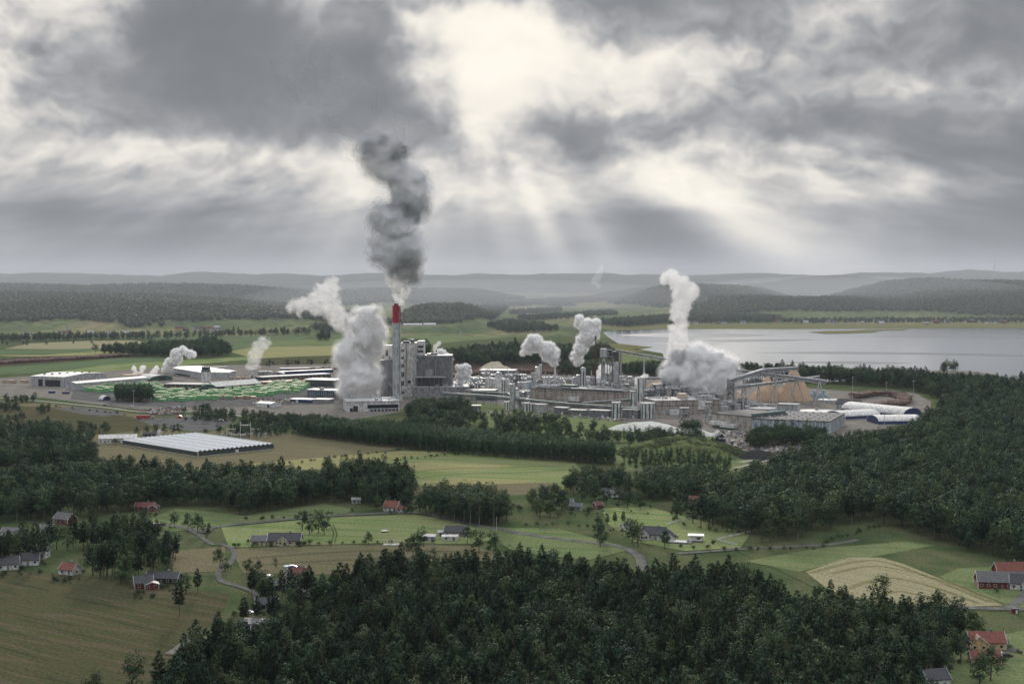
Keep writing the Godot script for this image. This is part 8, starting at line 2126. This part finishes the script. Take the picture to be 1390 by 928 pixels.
	house("long low black-roofed house behind the white veranda", Vector3(-160.9, 0, -644), -0.1, 15.0, 7.0, 2.6, 2.2, soot, slate, [], true, "cottage")
	house("white cottage with a rusty red roof facing the brown field", Vector3(-210, 0, -661.9), -0.4, 8.0, 6.0, 2.7, 2.6, M.white, tile, [], true, "cottage")
	house("white house with steep white barge boards at the left frame edge", Vector3(-243.6, 0, -673.8), 0.35, 10.0, 7.0, 3.0, 3.0, M.white, slate, [], true, "cottage")
	house("white house with a dark roof, second from the left frame edge", Vector3(-237.3, 0, -684.3), 0.25, 10.0, 7.0, 3.0, 2.8, M.white, slate, [], true, "cottage")
	house("white house with a blue-black roof above the second white house", Vector3(-237.8, 0, -700.7), -0.05, 9.0, 6.5, 3.0, 2.4, M.white, slate, [], false, "cottage")
	house("grey-roofed white bungalow at the left edge under the long wood belt", Vector3(-271.9, 0, -761.4), -0.2, 11.0, 7.0, 2.7, 1.8, M.white, ash, [], false, "cottage")
	house("red gabled house with a grey roof among garden trees", Vector3(-256.2, 0, -800.8), -0.5, 11.0, 7.5, 3.0, 3.0, falun, ash, [], true, "cottage")
	house("small white house half hidden right of the grey-roofed bungalow", Vector3(-257.5, 0, -772.6), 0.1, 6.0, 5.0, 2.6, 1.6, M.white, ash, [], false, "cottage")
	house("red-and-white cottage with a glazed porch below the wood belt", Vector3(-222.3, 0, -847), -0.06, 11.0, 6.0, 2.5, 2.2, falun, rust, [[5.6, 1.6, 5.4, 4.6, 2.4, 1.0, true]], true, "cottage")
	o = thing("caravan", "white caravan beside a bush on the lane", "caravan", Vector3(-199.8, 0, -786.4), 0.3)
	part("body", box(5.2, 2.1, 2.1), M.white, o, Vector3(0, 1.5, 0))
	part("window", box(3.4, 0.7, 0.1), M.window, o, Vector3(0, 1.9, 1.06))
	for s in [-1.0, 1.0]:
		part("wheel", cyl(0.32, 0.2, -1, 12), M.black, o, Vector3(0.2, 0.32, s * 0.9), Vector3(PI / 2, 0, 0))
	# on the lane
	house("white cottage with bright red tiles above the lane", Vector3(-72.1, 0, -844.3), -0.45, 9.0, 6.5, 2.8, 3.2, M.white, tile, [], true, "cottage")
	house("low outbuilding with orange tiles right of the bright red cottage", Vector3(-66.5, 0, -841.6), -0.1, 5.5, 4.0, 2.0, 1.2, M.white, tile, [], false, "shed")
	house("silver-roofed hut at the corner of the ploughed garden", Vector3(-97.4, 0, -872.2), 0.2, 5.0, 4.0, 2.6, 1.0, M.pale, M.pale, [], false, "shed")
	house("dark-roofed brown house on the lane with outbuildings", Vector3(-30.9, 0, -761.4), -0.15, 11.0, 7.0, 2.8, 2.6, M.brown, slate, [], true, "cottage")
	house("white-roofed workshop left of the dark-roofed lane house", Vector3(-44.2, 0, -748.5), 0.0, 6.0, 4.5, 2.4, 0.8, M.pale, M.roof_white, [], false, "shed")
	house("low white lean-to in front of the dark-roofed lane house", Vector3(-33.2, 0, -748.5), 0.0, 8.0, 3.6, 2.2, 0.7, M.white, M.roof_white, [], false, "shed")
	house("small pale shed touching the dark-roofed lane house", Vector3(-38.1, 0, -761.4), 0.1, 4.0, 3.0, 2.2, 0.8, M.timber, M.pale, [], false, "shed")
	o = thing("house_frame", "timber frame of a half-built shed on the green garden", "building frame", Vector3(-63.3, 0, -735.9), 0.0)
	for x in 6:
		for z in [-2.0, 2.0]:
			part("post", box(0.18, 2.5, 0.18), M.timber, o, Vector3(-4.2 + x * 1.7, 1.25, z))
	for z in [-2.0, 2.0]:
		part("beam", box(9.0, 0.22, 0.22), M.timber, o, Vector3(0, 2.6, z))
	part("floor_slab", box(9.2, 0.25, 4.4), M.pale, o, Vector3(0, 0.12, 0))
	o = thing("trampoline", "round trampoline on the green garden", "trampoline", Vector3(-70.5, 0, -772.6))
	part("mat", cyl(1.9, 0.08, -1, 20), M.pale, o, Vector3(0, 0.9, 0))
	part("rim", cyl(2.2, 0.1, -1, 20), M.white, o, Vector3(0, 0.82, 0))
	for i in 6:
		part("leg", box(0.1, 0.9, 0.1), M.steel, o, Vector3(sin(i * TAU / 6) * 2.0, 0.42, cos(i * TAU / 6) * 2.0))
	# in the open wood behind the villa
	for e in [["white trailer-like hut in the open wood behind the villa", 838, 674, 7.0, 0.0, "white"], ["second white hut deep in the open wood", 826, 671, 6.0, 0.3, "white"], ["grey hut with a pale veranda left of the open wood", 783, 692, 7.0, -0.3, "grey"], ["dark hut behind the pale veranda hut", 771, 686, 6.0, 0.2, "grey"], ["small red hut standing in a clearing of the open wood", 812, 690, 4.5, 0.4, "red"], ["red gabled cottage showing above the open wood", 946, 682, 7.0, -0.3, "red"]]:
		var d: float = 140.0 / tan(atan((e[2] - 464.0) / 1910.0) + deg_to_rad(2.578))
		var k := d / 1910.0
		house(e[0], Vector3((e[1] - 695.0) * k, 0, -d), e[4], e[3], 4.6, 2.5, 1.7, {"white": M.white, "grey": M.grey, "red": falun}[e[5]], rust if e[5] == "red" else ash, [], false, "hut")
	# the big glasshouse and the barn beside it
	glasshouse()
	house("long white barn with a pale tin roof beside the glasshouse", Vector3(-337, 0, -1197.9), 0.22, 31.0, 10.0, 4.2, 2.6, M.white, M.roof_white, [], false, "barn")
	o = thing("water_tank", "small white water tank at the back of the glasshouse", "tank", Vector3(-313.7, 0, -1245.8))
	part("shell", cyl(2.0, 5.0, -1, 16), M.white, o, Vector3(0, 2.5, 0))
	part("lid", cyl(2.1, 0.6, 0.4, 16), M.pale, o, Vector3(0, 5.3, 0))
	house("dark low shed in the tree row behind the glasshouse", Vector3(-322.2, 0, -1245.8), 0.1, 12.0, 5.0, 2.4, 1.4, soot, slate, [], false, "shed")
	# far off
	for e in [["long white hall on the far green plain right of the chimney", 560, 443, 34.0], ["second white hall, the short one beside it on the far plain", 583, 442.5, 22.0], ["white farmhouse dot on the far plain above the long hall", 556, 439.5, 14.0]]:
		var d: float = 140.0 / tan(atan((e[2] - 464.0) / 1910.0) + deg_to_rad(2.578))
		var k := d / 1910.0
		house(e[0], Vector3((e[1] - 695.0) * k, 0, -d), 0.1, e[3] * k * 0.75, 16.0, 6.0, 3.0, M.white, M.roof_white, [], false, "far_hall")
	rng.seed = 123
	var proto: Node3D = null
	for e in [[905, 1390, 438.8, 44, "pale house in the far town strung along the opposite shore", "houses of the far shore town"], [238, 318, 449.5, 16, "pale house of the hamlet under the far wooded hill", "houses of the far hamlet"], [700, 830, 430.0, 12, "pale farmhouse scattered over the hazy far plain", "farmhouses of the far plain"], [30, 200, 455.5, 8, "pale farmhouse along the edge of the far left hills", "farmhouses under the far hills"]]:
		for i in e[3]:
			var px := rng.randf_range(e[0], e[1])
			var py: float = e[2] + rng.randfn() * 0.8
			var d: float = 140.0 / tan(atan((py - 464.0) / 1910.0) + deg_to_rad(2.578))
			var at := Vector3((px - 695.0) * d / 1910.0, 0, -d)
			at.y = land(at.x, at.z)
			var big := rng.randf_range(0.8, 1.6)
			var h := thing("far_house", e[4], "house", at, rng.randfn() * 0.5, e[5])
			part("wall", box(13.0 * big, 4.5 * big, 8.0), [M.white, M.white, M.pale, butter, falun][rng.randi() % 5], h, Vector3(0, 2.25 * big, 0))
			part("roof", prism(PackedVector2Array([Vector2(-4.5, 0), Vector2(4.5, 0), Vector2(0, 3.6 * big)]), -6.8 * big, 6.8 * big), [ash, slate, rust, M.pale][rng.randi() % 4], h, Vector3(0, 4.5 * big, 0), Vector3(0, PI / 2, 0))
			part("window", box(6.0 * big, 1.2, 0.2), M.window, h, Vector3(0, 2.6 * big, 4.05))

func glasshouse() -> void:
	var a := Vector3(-328.8, 0, -1181.9)
	var b := Vector3(-247, 0, -1100.9)
	var c := Vector3(-200, 0, -1156.1)
	var u := b - a
	var v := c - b
	var w := u.length()
	var d := v.length()
	u = u.normalized()
	v = Vector3(u.z, 0, -u.x) if Vector3(u.z, 0, -u.x).dot(v) > 0 else Vector3(-u.z, 0, u.x)
	var o := thing("glasshouse", "vast low glasshouse with many white ridged roof bays on the brown meadow", "glasshouse", a)
	o.transform.basis = Basis(u, Vector3.UP, u.cross(Vector3.UP))
	var s := 1.0 if o.basis.z.dot(v) > 0 else -1.0
	var spans := 17
	var wide := d / spans
	var h := 3.9
	for i in spans:
		var z0 := s * wide * i
		for k in 2:
			var p := PackedVector2Array([Vector2(0, 0), Vector2(wide / 2 - 0.12, 1.25), Vector2(wide / 2 - 0.12, 1.33), Vector2(0, 0.08)])
			var m := part("roof_pane", box(w - 0.4, 0.08, wide * 0.53), M.roof_glass[(i + k) % 3], o)
			m.position = Vector3(w / 2, h + 0.62, z0 + s * wide * (0.25 + 0.5 * k))
			m.rotation.x = s * (-0.44 if k == 0 else 0.44)
		part("gutter", box(w, 0.25, 0.35), M.white, o, Vector3(w / 2, h, z0))
		part("ridge", box(w, 0.12, 0.16), M.white, o, Vector3(w / 2, h + 1.28, z0 + s * wide / 2))
	for n in 34:
		var t := (n + 0.5) / 34.0
		part("wall_pane", box(w / 34.0 - 0.25, h - 0.3, 0.1), M.wall_glass, o, Vector3(w * t, h / 2, s * 0.0))
		part("wall_pane", box(w / 34.0 - 0.25, h - 0.3, 0.1), M.wall_glass, o, Vector3(w * t, h / 2, s * d))
	for n in 34:
		var t := (n + 0.5) / 34.0
		part("wall_pane", box(0.1, h - 0.3, d / 34.0 - 0.25), M.wall_glass, o, Vector3(0, h / 2, s * d * t))
		part("wall_pane", box(0.1, h - 0.3, d / 34.0 - 0.25), M.wall_glass, o, Vector3(w, h / 2, s * d * t))
	for q in [[Vector3(w / 2, 0.2, 0), Vector3(w, 0.4, 0.3)], [Vector3(w, 0.2, s * d / 2), Vector3(0.3, 0.4, d)], [Vector3(0, 0.2, s * d / 2), Vector3(0.3, 0.4, d)], [Vector3(w, h / 2, 0), Vector3(0.5, h, 0.5)]]:
		part("sill", box(q[1].x, q[1].y, q[1].z), M.white, o, q[0])
	part("door", box(0.2, 2.8, 3.0), M.white, o, Vector3(w + 0.1, 1.4, s * d * 0.5))
